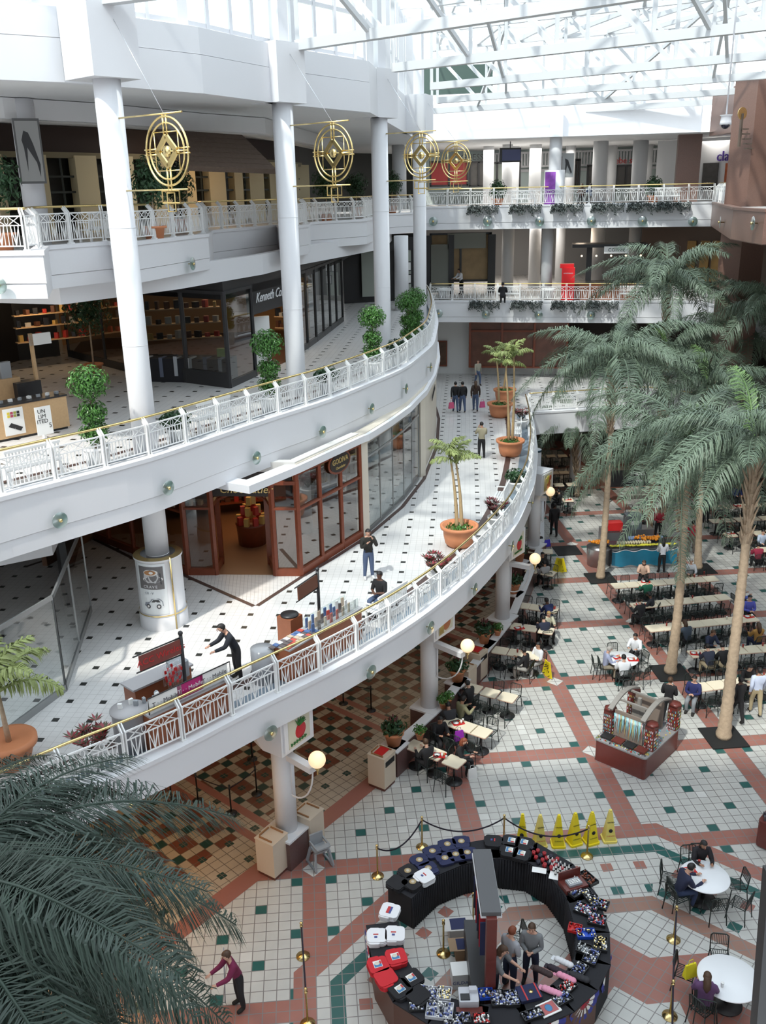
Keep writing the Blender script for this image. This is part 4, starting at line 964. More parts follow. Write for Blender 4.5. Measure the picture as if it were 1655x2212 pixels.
# clipped topiary trees in white fluted tubs
def make_topiary():
    t = thing('topiary_tree', (0, 0, 0), 0, 'topiary', 'potted tree', 'three ball topiaries behind the middle gallery railing')
    f = MB(); n = 32; prof = [(.27, 0), (.33, .5), (.36, .52), (.36, .6), (.31, .6), (.29, .54), (0, .54)]; f.lathe(prof, n=n)
    for k in range(24): a = 2 * PI * k / 24; f.tube([(.275 * math.cos(a), .275 * math.sin(a), .02), (.335 * math.cos(a), .335 * math.sin(a), .5)], .014, 5)
    f.build('tub', [IVORY], t); f = MB(); f.tube([(0, 0, .5), (.02, .01, 1.1), (-.02, 0, 1.8), (0, 0, 2.3)], [.035, .03, .03, .02], 8); f.build('stem', [mat('grey_bark', (.2, .15, .1), .8)], t)
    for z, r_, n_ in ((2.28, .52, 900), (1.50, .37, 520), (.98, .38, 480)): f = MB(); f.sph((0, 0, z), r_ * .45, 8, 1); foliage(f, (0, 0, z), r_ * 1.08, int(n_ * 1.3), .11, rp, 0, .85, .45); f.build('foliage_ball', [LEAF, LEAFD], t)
    return t
T0 = make_topiary(); ut = [False]
for x, y, z, lb in ((213, 1015, L3, 'topiary tree nearest the camera, left of the first tall column'), (585, 902, L3, 'topiary tree between the first and second tall columns'), (805, 805, L3, 'topiary tree between the second and third tall columns'), (898, 720, L3, 'topiary tree before the fourth tall column'), (880, 628, L3, 'farthest topiary tree, left of the fourth tall column')):
    p, _ = inside(E3, x, y, .62); place(T0, ut, (p.x, p.y, z), rp.uniform(0, 6), lb)
def make_bush(red=False, tub='white', name='potted_bush'):
    t = thing(name, (0, 0, 0), 0, 'bush', 'potted plant', None)
    f = pot_mb(.30, .5) if tub == 'white' else pot_mb(.26, .42); f.build('pot', [IVORY if tub == 'white' else TERRA], t)
    f = MB(); c = .50 if tub == 'white' else .42
    if red:
        for k in range(26):
            a = rp.uniform(0, 2 * PI); l = rp.uniform(.3, .55); tip = Vector((l * .7 * math.cos(a), l * .7 * math.sin(a), c + l * rp.uniform(.7, 1.1)))
            f.tube([(0, 0, c), tip], [.012, .006], 4, 1)
            for j in range(9): b = 2 * PI * j / 9; d = Vector((math.cos(b), math.sin(b), .5)); s_ = Vector((-math.sin(b), math.cos(b), 0)); f.add([tip, tip + d * .09 + s_ * .03, tip + d * .19, tip + d * .09 - s_ * .03], [(0, 1, 2, 3)], j % 2)
        f.build('foliage', [mat('crimson_leaf', (.22, .02, .03), .4, noise=.4), mat('dark_red_green_leaf', (.05, .05, .02), .5)], t)
    else: foliage(f, (0, 0, c + .25), .48, 520, .15, rp, 0, .62, .3); f.build('foliage', [LEAFD], t)
    return t
BU = make_bush(); ub = [False]
for x, y, z, lb in ((385, 955, L3, 'low green bush in white tub right of the first tall column'), (706, 842, L3, 'low green bush in white tub right of the second tall column'), (858, 755, L3, 'low green bush in white tub right of the third tall column'), (1118, 905, L2, 'low dark bush in white tub between the two far terracotta planters')):
    p, _ = inside(E3 if z > 6 else E2, x, y, .6); place(BU, ub, (p.x, p.y, z), 0, lb, 'low bushes in white tubs')
BR = make_bush(True, name='red_leaf_plant'); ur = [False]
for x, y, z, lb in ((203, 1665, L2, 'red leaved plant in white tub at the near left end of the railing'), (945, 1235, L2, 'red leaved plant in white tub left of the nearest terracotta planter'), (1073, 1110, L2, 'red leaved plant in white tub right of the nearest terracotta planter'), (1124, 1025, L2, 'red leaved plant in white tub right of the second terracotta planter')):
    p, _ = inside(E2, x, y, .6); place(BR, ur, (p.x, p.y, z), rp.uniform(0, 6), lb, 'red leaved plants along the lowest gallery railing')
for x, y, lb in ((960, 652, 'white fluted tub at the left end of the far middle railing'), (1185, 645, 'white fluted tub near the red box on the far middle gallery')):
    p, _ = inside(FAR3[:2], x, y, .75); f = pot_mb(.42, .8); o = f.build('white_tub', [IVORY], None, (p.x, p.y, L3), label=lb, cat='pot')
# tumbling grey-green planters on the far fascias
def make_trail(seed):
    r_ = random.Random(seed); t = thing('trailing_planter', (0, 0, 0), 0, 'x', 'planter', 'trailing grey plants hung on the far fascias')
    f = MB(); f.box((0, .12, .05), (2.0, .2, .2)); f.build('trough', [IVORY], t); f = MB()
    for k in range(34):
        x = r_.gauss(0, .62); x = max(-1.2, min(1.2, x)); L = r_.uniform(.05, .5) * (1.1 - .5 * abs(x)); P = [(x, 0, .15), (x + r_.uniform(-.2, .2), -.18, .16), (x + r_.uniform(-.35, .35), -.26, .1 - L)]
        f.tube(P, .009, 4); foliage(f, P[1], .14, 5, .15, r_, 0)
        for j in range(5): u = j / 4; q = Vector(P[1]).lerp(Vector(P[2]), u); foliage(f, q, .12, 3, .14, r_, 0)
    f.build('foliage', [mat('silver_grey_leaf', (.085, .10, .095), .7, noise=.3)], t); return t
TRL = make_trail(5); ul = [False]
def trail(line, z, xs, what):
    for k, x in enumerate(xs):
        p, _, d = az_on(line, x, 455 if z > 15 else 657); n = Vector((d.y, -d.x)); place(TRL, ul, (p.x + n.x * .28, p.y + n.y * .28, z - .1), math.atan2(d.y, d.x), ORD[k] + ' trailing planter from the left on the far ' + what + ' fascia')
trail(FAR4[:2], L4F, (1044, 1136, 1226, 1312, 1388, 1452), 'top'); trail(FAR3[:2], L3, (1046, 1136, 1224, 1300), 'middle')
# ------------------------------------------------------------------ people: one skinned body per pose, clothing as children
SKIN_T = {'a': mat('skin_light', (.62, .36, .26), .55), 'b': mat('skin_tan', (.42, .22, .14), .55), 'c': mat('skin_dark', (.12, .055, .035), .55)}
HAIRC = {'k': mat('black_hair', (.012, .010, .010), .6), 'b': mat('brown_hair', (.07, .035, .018), .6), 'r': mat('auburn_hair', (.20, .05, .02), .6), 'g': mat('grey_hair', (.35, .33, .31), .7), 'y': mat('fair_hair', (.35, .22, .09), .6)}
EYE = mat('eye_dark', (.02, .015, .012), .3); LIP = mat('lip', (.35, .10, .08), .5)
def cloth(c): return mat('cloth_%02x%02x%02x' % tuple(int(255 * v) for v in c), c, .85)
def skel(pose):
    """joints in metres, front towards -Y; returns dict"""
    sit = pose.startswith('sit'); J = {}
    lean = {'sit_lean': .22, 'sit_hunch': .34, 'sit_eat': .12, 'sit': .05, 'sit_arms': .02, 'stand_lean': .42, 'stand_reach': .3}.get(pose, .0)
    hz = .50 if sit else .93
    if pose == 'stand_lean': hz = .90
    J['pel'] = (0, 0, hz)
    def up(h, x=0, y=0): return (x, y - lean * h, hz + h * math.sqrt(max(.2, 1 - lean * lean)))
    J['sp'] = up(.18); J['ch'] = up(.38); J['nk'] = up(.54); J['hd0'] = up(.62, 0, -.01); J['hd1'] = up(.70, 0, -.02); J['hd2'] = up(.79, 0, -.01)
    if pose in ('sit_eat', 'sit_lean', 'sit_hunch', 'stand_lean', 'stand_phone', 'stand_look'): J['hd1'] = (J['hd1'][0], J['hd1'][1] - .04, J['hd1'][2]); J['hd2'] = (J['hd2'][0], J['hd2'][1] - .05, J['hd2'][2] - .01)
    for s_, S in ((1, 'l'), (-1, 'r')):
        J['sh' + S] = up(.47, .185 * s_)
        J['hp' + S] = (.09 * s_, 0, hz - .03)
        if sit:
            J['kn' + S] = (.12 * s_, -.43, hz - .01); J['an' + S] = (.12 * s_, -.40 if s_ > 0 else -.34, .08); J['to' + S] = (.13 * s_, -.57 if s_ > 0 else -.5, .03)
        elif pose == 'walk':
            k = s_; J['kn' + S] = (.10 * s_, -.12 * k - .04, .50); J['an' + S] = (.10 * s_, -.20 * k + .05, .09 if k > 0 else .13); J['to' + S] = (.11 * s_, -.20 * k - .13, .03)
        else: J['kn' + S] = (.11 * s_, -.01, .49); J['an' + S] = (.13 * s_, .03, .08); J['to' + S] = (.15 * s_, -.14, .03)
        sh = Vector(J['sh' + S])
        if pose in ('sit_eat', 'sit_lean', 'sit_hunch', 'sit'): e = sh + Vector((.06 * s_, -.14, -.25)); w_ = sh + Vector((-.03 * s_, -.38, -.16 if pose != 'sit' else -.25))
        elif pose == 'sit_arms': e = sh + Vector((.05 * s_, -.08, -.28)); w_ = sh + Vector((-.16 * s_, -.28, -.26))
        elif pose == 'stand_phone' and s_ > 0: e = sh + Vector((.07, -.14, -.22)); w_ = sh + Vector((-.08, -.2, .06))
        elif pose == 'stand_phone': e = sh + Vector((-.05, -.10, -.26)); w_ = sh + Vector((.10, -.26, -.06))
        elif pose in ('stand_lean', 'stand_reach'): e = sh + Vector((.04 * s_, -.16, -.22)); w_ = sh + Vector((0, -.42, -.28))
        elif pose == 'stand_fold' or pose == 'stand_look': e = sh + Vector((.05 * s_, -.02, -.29)); w_ = sh + Vector((-.12 * s_, -.22, -.30))
        elif pose == 'walk': e = sh + Vector((.05 * s_, .10 * s_, -.28)); w_ = sh + Vector((.05 * s_, .10 * s_ - .08, -.52))
        else: e = sh + Vector((.05 * s_, .03, -.29)); w_ = sh + Vector((.06 * s_, -.04, -.54))
        J['el' + S] = tuple(e); J['wr' + S] = tuple(w_); d = (w_ - e).normalized(); J['pm' + S] = tuple(w_ + d * .075)
    return J
RAD = dict(pel=(.145, .11), sp=(.125, .095), ch=(.17, .115), nk=(.052, .055), hd0=(.062, .07), hd1=(.082, .098), hd2=(.066, .082), sh=(.075, .07), el=(.05, .048), wr=(.027, .03), pm=(.038, .02), hp=(.10, .10), kn=(.07, .068), an=(.046, .042), to=(.04, .028))
EDG = [('pel', 'sp'), ('sp', 'ch'), ('ch', 'nk'), ('nk', 'hd0'), ('hd0', 'hd1'), ('hd1', 'hd2')] + [(a, b) for S in 'lr' for a, b in (('ch', 'sh' + S), ('sh' + S, 'el' + S), ('el' + S, 'wr' + S), ('wr' + S, 'pm' + S), ('pel', 'hp' + S), ('hp' + S, 'kn' + S), ('kn' + S, 'an' + S), ('an' + S, 'to' + S))]
POSES = {}
def pose_meshes(pose):
    if pose in POSES: return POSES[pose]
    J = skel(pose); names = list(J); me = bpy.data.meshes.new('t'); me.from_pydata([J[n] for n in names], [(names.index(a), names.index(b)) for a, b in EDG], []); o = bpy.data.objects.new('t', me); C.objects.link(o)
    md = o.modifiers.new('s', 'SKIN'); sv = me.skin_vertices[0].data
    for i, n in enumerate(names):
        k = n if n in RAD else n[:-1]; sv[i].radius = RAD[k]; sv[i].use_root = (n == 'pel')
    sb = o.modifiers.new('b', 'SUBSURF'); sb.levels = 1; dg = bpy.context.evaluated_depsgraph_get(); dg.update(); ev = bpy.data.meshes.new_from_object(o.evaluated_get(dg))
    bpy.data.objects.remove(o)
    V = np.zeros(len(ev.vertices) * 3); ev.vertices.foreach_get('co', V); V = V.reshape(-1, 3); N = np.zeros(len(V) * 3); ev.vertices.foreach_get('normal', N); N = N.reshape(-1, 3)
    F = [tuple(p.vertices) for p in ev.polygons]
    seg = [(a, b, np.array(J[a]), np.array(J[b])) for a, b in EDG]
    def near(p):
        best = None
        for a, b, A, B in seg:
            t = np.clip(np.dot(p - A, B - A) / np.dot(B - A, B - A), 0, 1); d = np.linalg.norm(p - A - (B - A) * t)
            if best is None or d < best[0]: best = (d, a, b, t)
        return best
    cls = []
    for f in F:
        c = V[list(f)].mean(0); _, a, b, t = near(c)
        if b[:2] == 'to': k = 'shoe'
        elif a[:2] in ('hp', 'kn') or b[:2] == 'hp' or (a == 'pel' and t < .25): k = 'leg'
        elif a == 'nk' or a[:2] == 'hd' or b[:2] == 'pm': k = 'skin'
        elif a[:2] == 'el': k = 'fore'
        else: k = 'top'
        cls.append(k)
    def part(ks, off):
        idx = {}; vs = []; fs = []
        for f, k in zip(F, cls):
            if k in ks:
                q = []
                for i in f:
                    if i not in idx: idx[i] = len(vs); vs.append(tuple(V[i] + N[i] * off))
                    q.append(idx[i])
                fs.append(tuple(q))
        m = MB(); m.add(vs, fs, 0, True); return m
    body = MB(); body.add([tuple(v) for v in V], F, 0, True)
    h1 = Vector(J['hd1']); h0 = Vector(J['hd0'])
    body.tube([h1 + Vector((0, -.085, .015)), h1 + Vector((0, -.112, -.02)), h1 + Vector((0, -.09, -.03))], [.008, .014, .008], 6)
    for s_ in (-1, 1): body.sph(h1 + Vector((.032 * s_, -.083, .015)), .010, 5, 1); body.sph(h1 + Vector((.083 * s_, 0, -.01)), .024, 5, 0, (.4, .8, 1.1))
    body.box(h1 + Vector((0, -.088, -.052)), (.04, .012, .010), 0, 2)
    for S, s_ in (('l', 1), ('r', -1)):
        p = Vector(J['pm' + S]); w_ = Vector(J['wr' + S]); d = (p - w_).normalized(); x = d.cross(Vector((0, 0, 1))); x = x.normalized() if x.length > .1 else Vector((1, 0, 0)); dn = x.cross(d)
        for k, l in enumerate((.062, .07, .066, .052)):
            b = p + x * (.026 - .0175 * k) ; body.tube([b - d * .01, b + d * l * .55, b + d * l * .9 - dn * .02 * (1 if dn.z > 0 else -1)], [.009, .0085, .006], 5)
        body.tube([w_ + d * .03 + x * .02 * s_, w_ + d * .06 + x * .05 * s_, w_ + d * .09 + x * .055 * s_], [.011, .010, .007], 5)
    hair = MB(); hc = Vector(J['hd1']) + Vector((0, .012, .025))
    def cap(r, zmin, front):
        n = 14; m = 8; vs = []; 
        for i in range(m + 1):
            for j in range(n):
                th = PI / 2 * (1 + .55) * i / m; a = 2 * PI * j / n; y = math.sin(a); lim = 1.0 if y > -.2 else front; th2 = th * lim
                vs.append(hc + Vector((r * .92 * math.sin(th2) * math.cos(a), r * 1.12 * math.sin(th2) * math.sin(a), r * 1.05 * math.cos(th2))))
        return vs, [(i * n + j, i * n + (j + 1) % n, (i + 1) * n + (j + 1) % n, (i + 1) * n + j) for i in range(m) for j in range(n)]
    v_, f_ = cap(.100, 0, .52); hair.add(v_, f_, 0, True)
    hl = MB(); hl.join(hair); hl.tube([hc + Vector((0, .03, .03)), hc + Vector((0, .085, -.1)), hc + Vector((0, .10, -.24)), hc + Vector((0, .09, -.36))], [.08, .085, .08, .03], 10)
    if pose == 'stand_phone': pass
    P = dict(J=J, body=body.mesh('body', [SKIN_T['a'], EYE, LIP]), hair=hair.mesh('hair', [HAIRC['k']]), hairl=hl.mesh('hair', [HAIRC['k']]), top=part(('top', 'fore'), .016).mesh('jacket', [BLACK]), tee=part(('top',), .012).mesh('shirt', [BLACK]), leg=part(('leg',), .012).mesh('trousers', [BLACK]), shoe=part(('shoe',), .012).mesh('shoes', [BLACK]))
    POSES[pose] = P; return P
def person(x, y, z, pose, rz, top, leg, hair, label, skin='a', long=False, tee=False, s_=1.0, group=None, shoe=(.02, .018, .016), loc=None, sz=None):
    P = pose_meshes(pose); p = loc if loc is not None else at(x, y, z + (.47 if pose.startswith('sit') else 0))
    t = thing('person', (p[0], p[1], z), R(rz), label, 'person', group); t.scale = (s_, s_, s_)
    def put(me, m, nm):
        o = bpy.data.objects.new(nm, me); C.objects.link(o); o.parent = t; o.material_slots[0].link = 'OBJECT'; o.material_slots[0].material = m; return o
    put(P['body'], SKIN_T[skin], 'body'); put(P['hairl' if long else 'hair'], HAIRC[hair], 'hair')
    put(P['tee' if tee else 'top'], cloth(top), 'shirt' if tee else 'jacket'); put(P['leg'], cloth(leg), 'trousers'); put(P['shoe'], cloth(shoe), 'shoes')
    return t
# ------------------------------------------------------------------ palms
def frond_mesh(L, seed, n=80, leaf=.62, droop=.55, mats=(FROND,), lw=.021, arch=.6):
    """arching midrib along +X with two rows of drooping leaflets"""
    r_ = random.Random(seed); f = MB()
    P = []
    for i in range(15):
        u = i / 14; P.append(Vector((L * (u - .10 * u * u), .05 * math.sin(3 * u + seed), L * (arch * u * .9 - droop * 1.25 * u * u))))
    f.tube(P, [.032 * (1 - .85 * i / 14) + .004 for i in range(15)], 5)
    for k in range(n):
        u = .10 + .90 * (k + r_.random() * .6) / n; x = u * 14; i = min(13, int(x)); p = P[i].lerp(P[i + 1], x - i); d = (P[i + 1] - P[i]).normalized()
        ll = leaf * (math.sin(PI * min(1, .12 + .86 * u)) * .8 + .28) * r_.uniform(.8, 1.15)
        for s_ in (-1, 1):
            side = d.cross(Vector((0, 0, 1))).normalized() * s_
            o = (side * r_.uniform(.65, 1) + d * r_.uniform(.35, .8) + Vector((0, 0, r_.uniform(-.15, .5)))).normalized(); wv = d.cross(o).normalized().cross(o).normalized() * lw * r_.uniform(.8, 1.3)
            q1 = p + o * ll * .38; q2 = q1 + (o * .6 + Vector((0, 0, -.75))).normalized() * ll * .34; q3 = q2 + (o * .18 + Vector((r_.uniform(-.15, .15), r_.uniform(-.15, .15), -1))).normalized() * ll * .36
            f.add([p - wv * .4, p + wv * .4, q1 + wv, q1 - wv, q2 + wv * .8, q2 - wv * .8, q3], [(0, 1, 2, 3), (3, 2, 4, 5), (5, 4, 6)], 0)
    return f.mesh('frond', list(mats))
FR = [frond_mesh(L, s_, 105, lf, dr, lw=.0125) for s_, (L, lf, dr) in enumerate(((3.5, .80, .62), (3.8, .85, .75), (3.2, .75, .5), (3.9, .78, .85)))]
FRU = [frond_mesh(2.6, 9, 44, .6, .45, (FRONDG,), .016, .8)]
def trunk_mb(P, r0, r1, rings=True, boots=True, rnd=random):
    f = MB(); n = max(8, int(sum((Vector(b) - Vector(a)).length for a, b in zip(P, P[1:])) / .16)); Q = []
    a, b = Vector(P[0]), Vector(P[-1]); m = (a + b) / 2 + (Vector(P[1]) - (a + b) / 2) if len(P) > 2 else (a + b) / 2
    for i in range(n + 1):
        u = i / n; Q.append(a * (1 - u) ** 2 + m * 2 * u * (1 - u) + b * u * u)
    rr = [(r0 + (r1 - r0) * min(1, i / n * 1.3)) * (1 + (.35 * math.exp(-i / n * 22))) * (1 + (.08 if i % 2 else -.05)) for i in range(n + 1)]
    f.tube(Q, rr, 12); return f, Q, rr
def palm(bx, by, cz, cx_, cy_, seed, label, nf=17, sc_=1.0, z0=0.0, r0=.17, loc=None, droopy=0, crown=None):
    r_ = random.Random(seed); b = Vector(loc) if loc is not None else at(bx, by, z0)
    if crown is None:
        v = _ray(cx_, cy_); k = (cz - CAM_Z) / v.z if cz else None; 
        D = b.y + r_.uniform(-.25, .25); c = dat(cx_, cy_, D)
    else: c = Vector(crown)
    t = thing('palm_tree', b, 0, label, 'palm tree', 'tall palms in the court'); H = c - b
    f, Q, rr = trunk_mb([(0, 0, 0), H * .5 + Vector((r_.uniform(-.25, .25), r_.uniform(-.2, .2), 0)), H], r0, r0 * .62, rnd=r_); f.build('trunk', [BARK], t)
    f = MB()
    for k in range(46):      # old leaf bases under the crown
        a = k * 2.4; z = -2.9 + 2.9 * k / 46; d = Vector((math.cos(a), math.sin(a), 0)); q = H + Vector((-H.x * -z / max(1, H.z), -H.y * -z / max(1, H.z), z)); l = .5 + .6 * k / 46
        f.tube([q + d * .09, q + d * (.13 + .05 * l) + Vector((0, 0, .3 * l)), q + d * (.16 + .24 * l * l) + Vector((0, 0, .75 * l))], [.06, .045, .012], 5)
    f.build('leaf_bases', [BARK], t)
    nf = int(nf * 1.5)
    for k in range(nf):
        a = k * 2.39996 + seed; tier = k / nf; me = FR[(k + seed) % 4] if k < nf - 2 else FRU[0]
        if me is FRU[0] and (k == nf - 1 or seed in (1, 5, 6, 9)): me = FR[0]
        o = bpy.data.objects.new('frond', me); C.objects.link(o); o.parent = t; o.location = H + Vector((.08 * math.cos(a), .08 * math.sin(a), .12 + .2 * tier))
        o.rotation_euler = (r_.uniform(-.15, .15), -(-.34 + 1.1 * tier) + r_.uniform(-.1, .1), a); s_ = 1.2 * sc_ * r_.uniform(.85, 1.08); o.scale = (s_, s_, s_)
    return t
palm(1297, 1249, 0, 1325, 800, 1, 'palm with its trunk just left of the fruit stand', 16, 1.0)
palm(1448, 1453, 0, 1482, 985, 2, 'palm rising beside the round table of white shirted men', 16, 1.0, r0=.19)
palm(1563, 1593, 0, 1632, 985, 3, 'nearest right palm, standing on the black mat right of the jewelry cart', 17, .95, r0=.2)
palm(1508, 1228, 0, 1530, 850, 4, 'palm right of the fruit stand with a mat beside the man in grey', 15, .95)
palm(1247, 1072, 0, 1240, 925, 5, 'short palm in front of the far white column', 12, .8, r0=.13)
palm(1432, 1120, 0, 1440, 620, 6, 'tallest palm whose crown stands before the middle gallery', 15, 1.0)
palm(1402, 1150, 0, 1440, 780, 7, 'palm behind the fruit stand with a bright green new leaf', 13, .95)
palm(1600, 1075, 0, 1600, 735, 8, 'palm near the right edge before the lower far gallery', 15, 1.0)
palm(1665, 1150, 0, 1672, 680, 9, 'palm at the right edge beside the stone pier', 14, 1.0)
# the big palm in the near left corner, its fronds hanging into view
NP = Vector((-5.75, 8.9, 0)); t = thing('palm_tree', NP, 0, 'big dark palm filling the near lower left corner', 'palm tree'); Hn = Vector((.1, .3, 8.7))
f, Q, rr = trunk_mb([(0, 0, 0), (.1, .1, 4.4), tuple(Hn)], .2, .13); f.build('trunk', [BARK], t)
NFR = [frond_mesh(3.6, 20 + k, 190, 1.05, .80, (mat('dark_palm_frond', (.032, .058, .042), .5, noise=.45, nscale=3),), .010) for k in range(3)]
r_ = random.Random(12)
for k in range(54):
    a = k * 2.39996 + .4; tier = k / 54; o = bpy.data.objects.new('frond', NFR[k % 3]); C.objects.link(o); o.parent = t; o.location = Hn + Vector((0, 0, .1 + .2 * tier))
    o.rotation_euler = (r_.uniform(-.15, .15), -(-.6 + 1.3 * tier), a); s_ = r_.uniform(.92, 1.12); o.scale = (s_, s_, s_)
# big terracotta planters with young palms on the lowest gallery
def planter(x, y, tops, label, r=.62, h=.78):
    p = at(x, y, L2); t = thing('terracotta_planter', p, 0, label, 'planter', 'big terracotta planters on the lowest gallery')
    f = MB(); f.lathe([(r * .60, 0), (r * .80, .12), (r * .9, h * .5), (r * .93, h * .84), (r * 1.08, h * .86), (r * 1.10, h), (r * .94, h), (r * .92, h * .86), (0, h * .86)], n=36); f.build('pot', [TERRA], t)
    f = MB(); foliage(f, (0, 0, h * .9), r * .8, 420, .12, rp, 0, .22, .1); f.build('ground_cover', [LEAF], t)
    for j, (tx, ty) in enumerate(tops):
        c = dat(tx, ty, p.y + .1) - p; b = Vector((.08 * (j * 2 - 1), 0, h * .86)); f = MB(); n = 14
        f.tube([b.lerp(Vector(c), i / n) + Vector((.05 * math.sin(3 * i / n), 0, 0)) for i in range(n + 1)], [.075 - .045 * i / n for i in range(n + 1)], 8); s_ = f.build('stem', [mat('young_palm_stem', (.42, .30, .16), .7, noise=.2)], t)
        for k in range(6):
            a = k * 2.4 + j; o = bpy.data.objects.new('frond', YF[k % 2]); C.objects.link(o); o.parent = t; o.location = c; o.rotation_euler = (0, -(-.15 + .2 * k), a); o.scale = (.85,) * 3
    return t
YF = [frond_mesh(1.25, 30 + k, 34, .36, .6, (mat('yellow_green_frond', (.25, .30, .10), .5, noise=.3),), .02, .9) for k in range(2)]
planter(992, 1178, [(972, 985), (985, 1000)], 'nearest big terracotta planter, with a two stemmed young palm')
planter(1102, 984, [(1092, 790), (1110, 770)], 'second big terracotta planter, with slender palm stems')
planter(1080, 900, [(1072, 770)], 'third big terracotta planter, behind the slender palm', .66)
planter(1090, 868, [(1095, 760)], 'farthest big terracotta planter by the end of the gallery', .62)
p = at(28, 1650, L2); t = thing('terracotta_planter', p, 0, 'terracotta planter with a small palm at the near left end of the lowest gallery', 'planter')
f = MB(); f.lathe([(.38, 0), (.52, .5), (.6, .52), (.6, .66), (.5, .66), (0, .58)], n=30); f.build('pot', [TERRA], t); f = MB(); f.tube([(0, 0, .5), (-.1, .1, 1.8)], [.07, .04], 8); f.build('stem', [BARK], t)
for k in range(9): o = bpy.data.objects.new('frond', YF[k % 2]); C.objects.link(o); o.parent = t; o.location = (-.1, .1, 1.8); o.rotation_euler = (0, -(-.1 + .12 * k), k * 2.4); o.scale = (1.25,) * 3
# dark fig trees in tubs by shop fronts and on the top gallery
def dark_tree(x, y, z, h, r, label, tub=TERRA, E=None):
    if E is not None: p, _ = inside(E, x, y, 2.2); p = Vector((p.x, p.y, z))
    else: p = at(x, y, z)
    t = thing('potted_tree', p, 0, label, 'potted tree'); f = pot_mb(.34, .5); f.build('pot', [tub], t); f = MB(); f.tube([(0, 0, .45), (.03, 0, h - r)], [.04, .03], 6); f.build('stem', [BARK], t)
    f = MB(); foliage(f, (0, 0, h - r * .8), r, 900, .17, rp, 0, 1.1, .25); f.build('foliage', [LEAFD], t)
dark_tree(205, 812, L3, 3.4, 1.0, 'tall dark fig tree before the left black shop window')
for x, y, lb in ((2, 490, 'leafy palm in terracotta pot at the left edge of the top gallery'), (330, 465, 'dark potted tree right of the first tall column on the top gallery'), (385, 460, 'second dark potted tree by the restaurant entrance'), (705, 445, 'dark potted tree right of the second tall column on the top gallery'), (770, 443, 'dark potted tree left of the third tall column on the top gallery'), (846, 440, 'potted tree with white tub left of the fourth tall column')):
    dark_tree(x, y, L4, 2.4, .75, lb, TERRA, E4)
for x, y, lb in ((1075, 425, 'green bush behind the far top railing near the departures screen'), (1200, 425, 'green bush right of the white column on the far top gallery'), (1410, 425, 'green bush near the stone pier on the far top gallery')): dark_tree(x, y, L4F, 1.5, .6, lb, TERRA, FAR4[:2])
# ------------------------------------------------------------------ food court furniture
U1 = (Vector((GS[0], GS[1])).normalized()); GA = math.atan2(GS[1], GS[0])     # court grid direction
def make_table():
    t = thing('cafe_table', (0, 0, 0), 0, 'table', 'table'); f = MB(); f.rbox((0, 0, .735), (.585, .57, .03), .05, n=3); f.build('tabletop', [CREAM], t)
    f = MB(); f.rbox((0, 0, .715), (.60, .585, .012), .05); f.build('table_edge', [mat('pink_edge', (.45, .22, .16), .5)], t)
    f = MB(); f.lathe([(.035, .03), (.035, .70)], n=10); f.build('pedestal', [DARK], t); f = MB(); f.lathe([(.27, 0), (.27, .02), (.05, .05), (0, .05)], n=20); f.build('base', [DARK], t); return t
def chair_mb():
    S, B, Lg = MB(), MB(), []
    for k in range(9): S.box((-.19 + .38 * k / 8, 0, .45), (.013, .40, .010))
    S.tube([(-.2, -.2, .45), (.2, -.2, .45), (.2, .2, .45), (-.2, .2, .45)],   .015, 5, closed=True)
    for y in (-.07, .07): S.box((0, y, .45), (.4, .008, .008))
    B.tube([(-.2, .2, .45), (-.2, .25, .82), (-.15, .26, .86), (.15, .26, .86), (.2, .25, .82), (.2, .2, .45)], .016, 5)
    for k in range(9): x = -.16 + .32 * k / 8; B.beam((x, .225, .60), (x, .26, .86), .013, .010)
    B.beam((-.2, .222, .60), (.2, .222, .60), .01, .01)
    for sx in (-1, 1):
        for sy in (-1, 1): l = MB(); l.tube([(.2 * sx, .2 * sy, .45), (.23 * sx, .25 * sy, 0)], .015, 5); Lg.append(l)
    return S, B, Lg
CS, CB, CL_ = chair_mb(); MS, MBk = CS.mesh('seat', [WIRE]), CB.mesh('backrest', [WIRE]); ML = [l.mesh('leg', [WIRE]) for l in CL_]
CF = MB(); CF.join(CS); CF.join(CB)
for l in CL_: CF.join(l)
MF = CF.mesh('cafe_chair', [WIRE])
def chair(p, rz, label, group=None, full=True):
    if full:
        t = thing('cafe_chair', (p[0], p[1], 0), rz, label, 'chair', group)
        for nm, me in [('seat', MS), ('backrest', MBk)] + [('leg', m) for m in ML]: o = bpy.data.objects.new(nm, me); C.objects.link(o); o.parent = t
    else:
        t = bpy.data.objects.new('cafe_chair', MF); C.objects.link(t); t.location = (p[0], p[1], 0); t.rotation_euler = (0, 0, rz); tag(t, label, 'chair', group)
    return t
T1 = make_table(); tu = [False]
RCH = []
def row(a, b, n, what, sides=(1, -1), full=False, skip=(), skipc=()):
    A, B = at(*a, .74), at(*b, .74); d = (B - A); rz = math.atan2(d.y, d.x); nrm = Vector((-math.sin(rz), math.cos(rz)))
    for k in range(n):
        p = A.lerp(B, k / max(1, n - 1)); ends = 'left end' if k == 0 else 'right end' if k == n - 1 else ORD[k] + ' from the left'
        if k not in skip: place(T1, tu, (p.x, p.y, 0), rz, 'cream square table, ' + ends + ' of ' + what, 'cream square tables in ' + what)
        for s_ in sides:
            if (k, s_) in skipc: continue
            q = p.xy + nrm * s_ * .56; RCH.append(chair(q, rz + (0 if s_ > 0 else PI) + 0, 'dark wire chair ' + ('behind' if s_ > 0 else 'before') + ' table, ' + ends + ', ' + what, 'dark wire chairs along ' + what, full))
row((899, 1612), (981, 1645), 3, 'the nearest row by the low wall', full=True, skipc=((1, -1), (0, -1), (2, 1)))
row((978, 1560), (1040, 1581), 3, 'the second row by the low wall', full=True, skipc=((0, 1), (0, -1)))
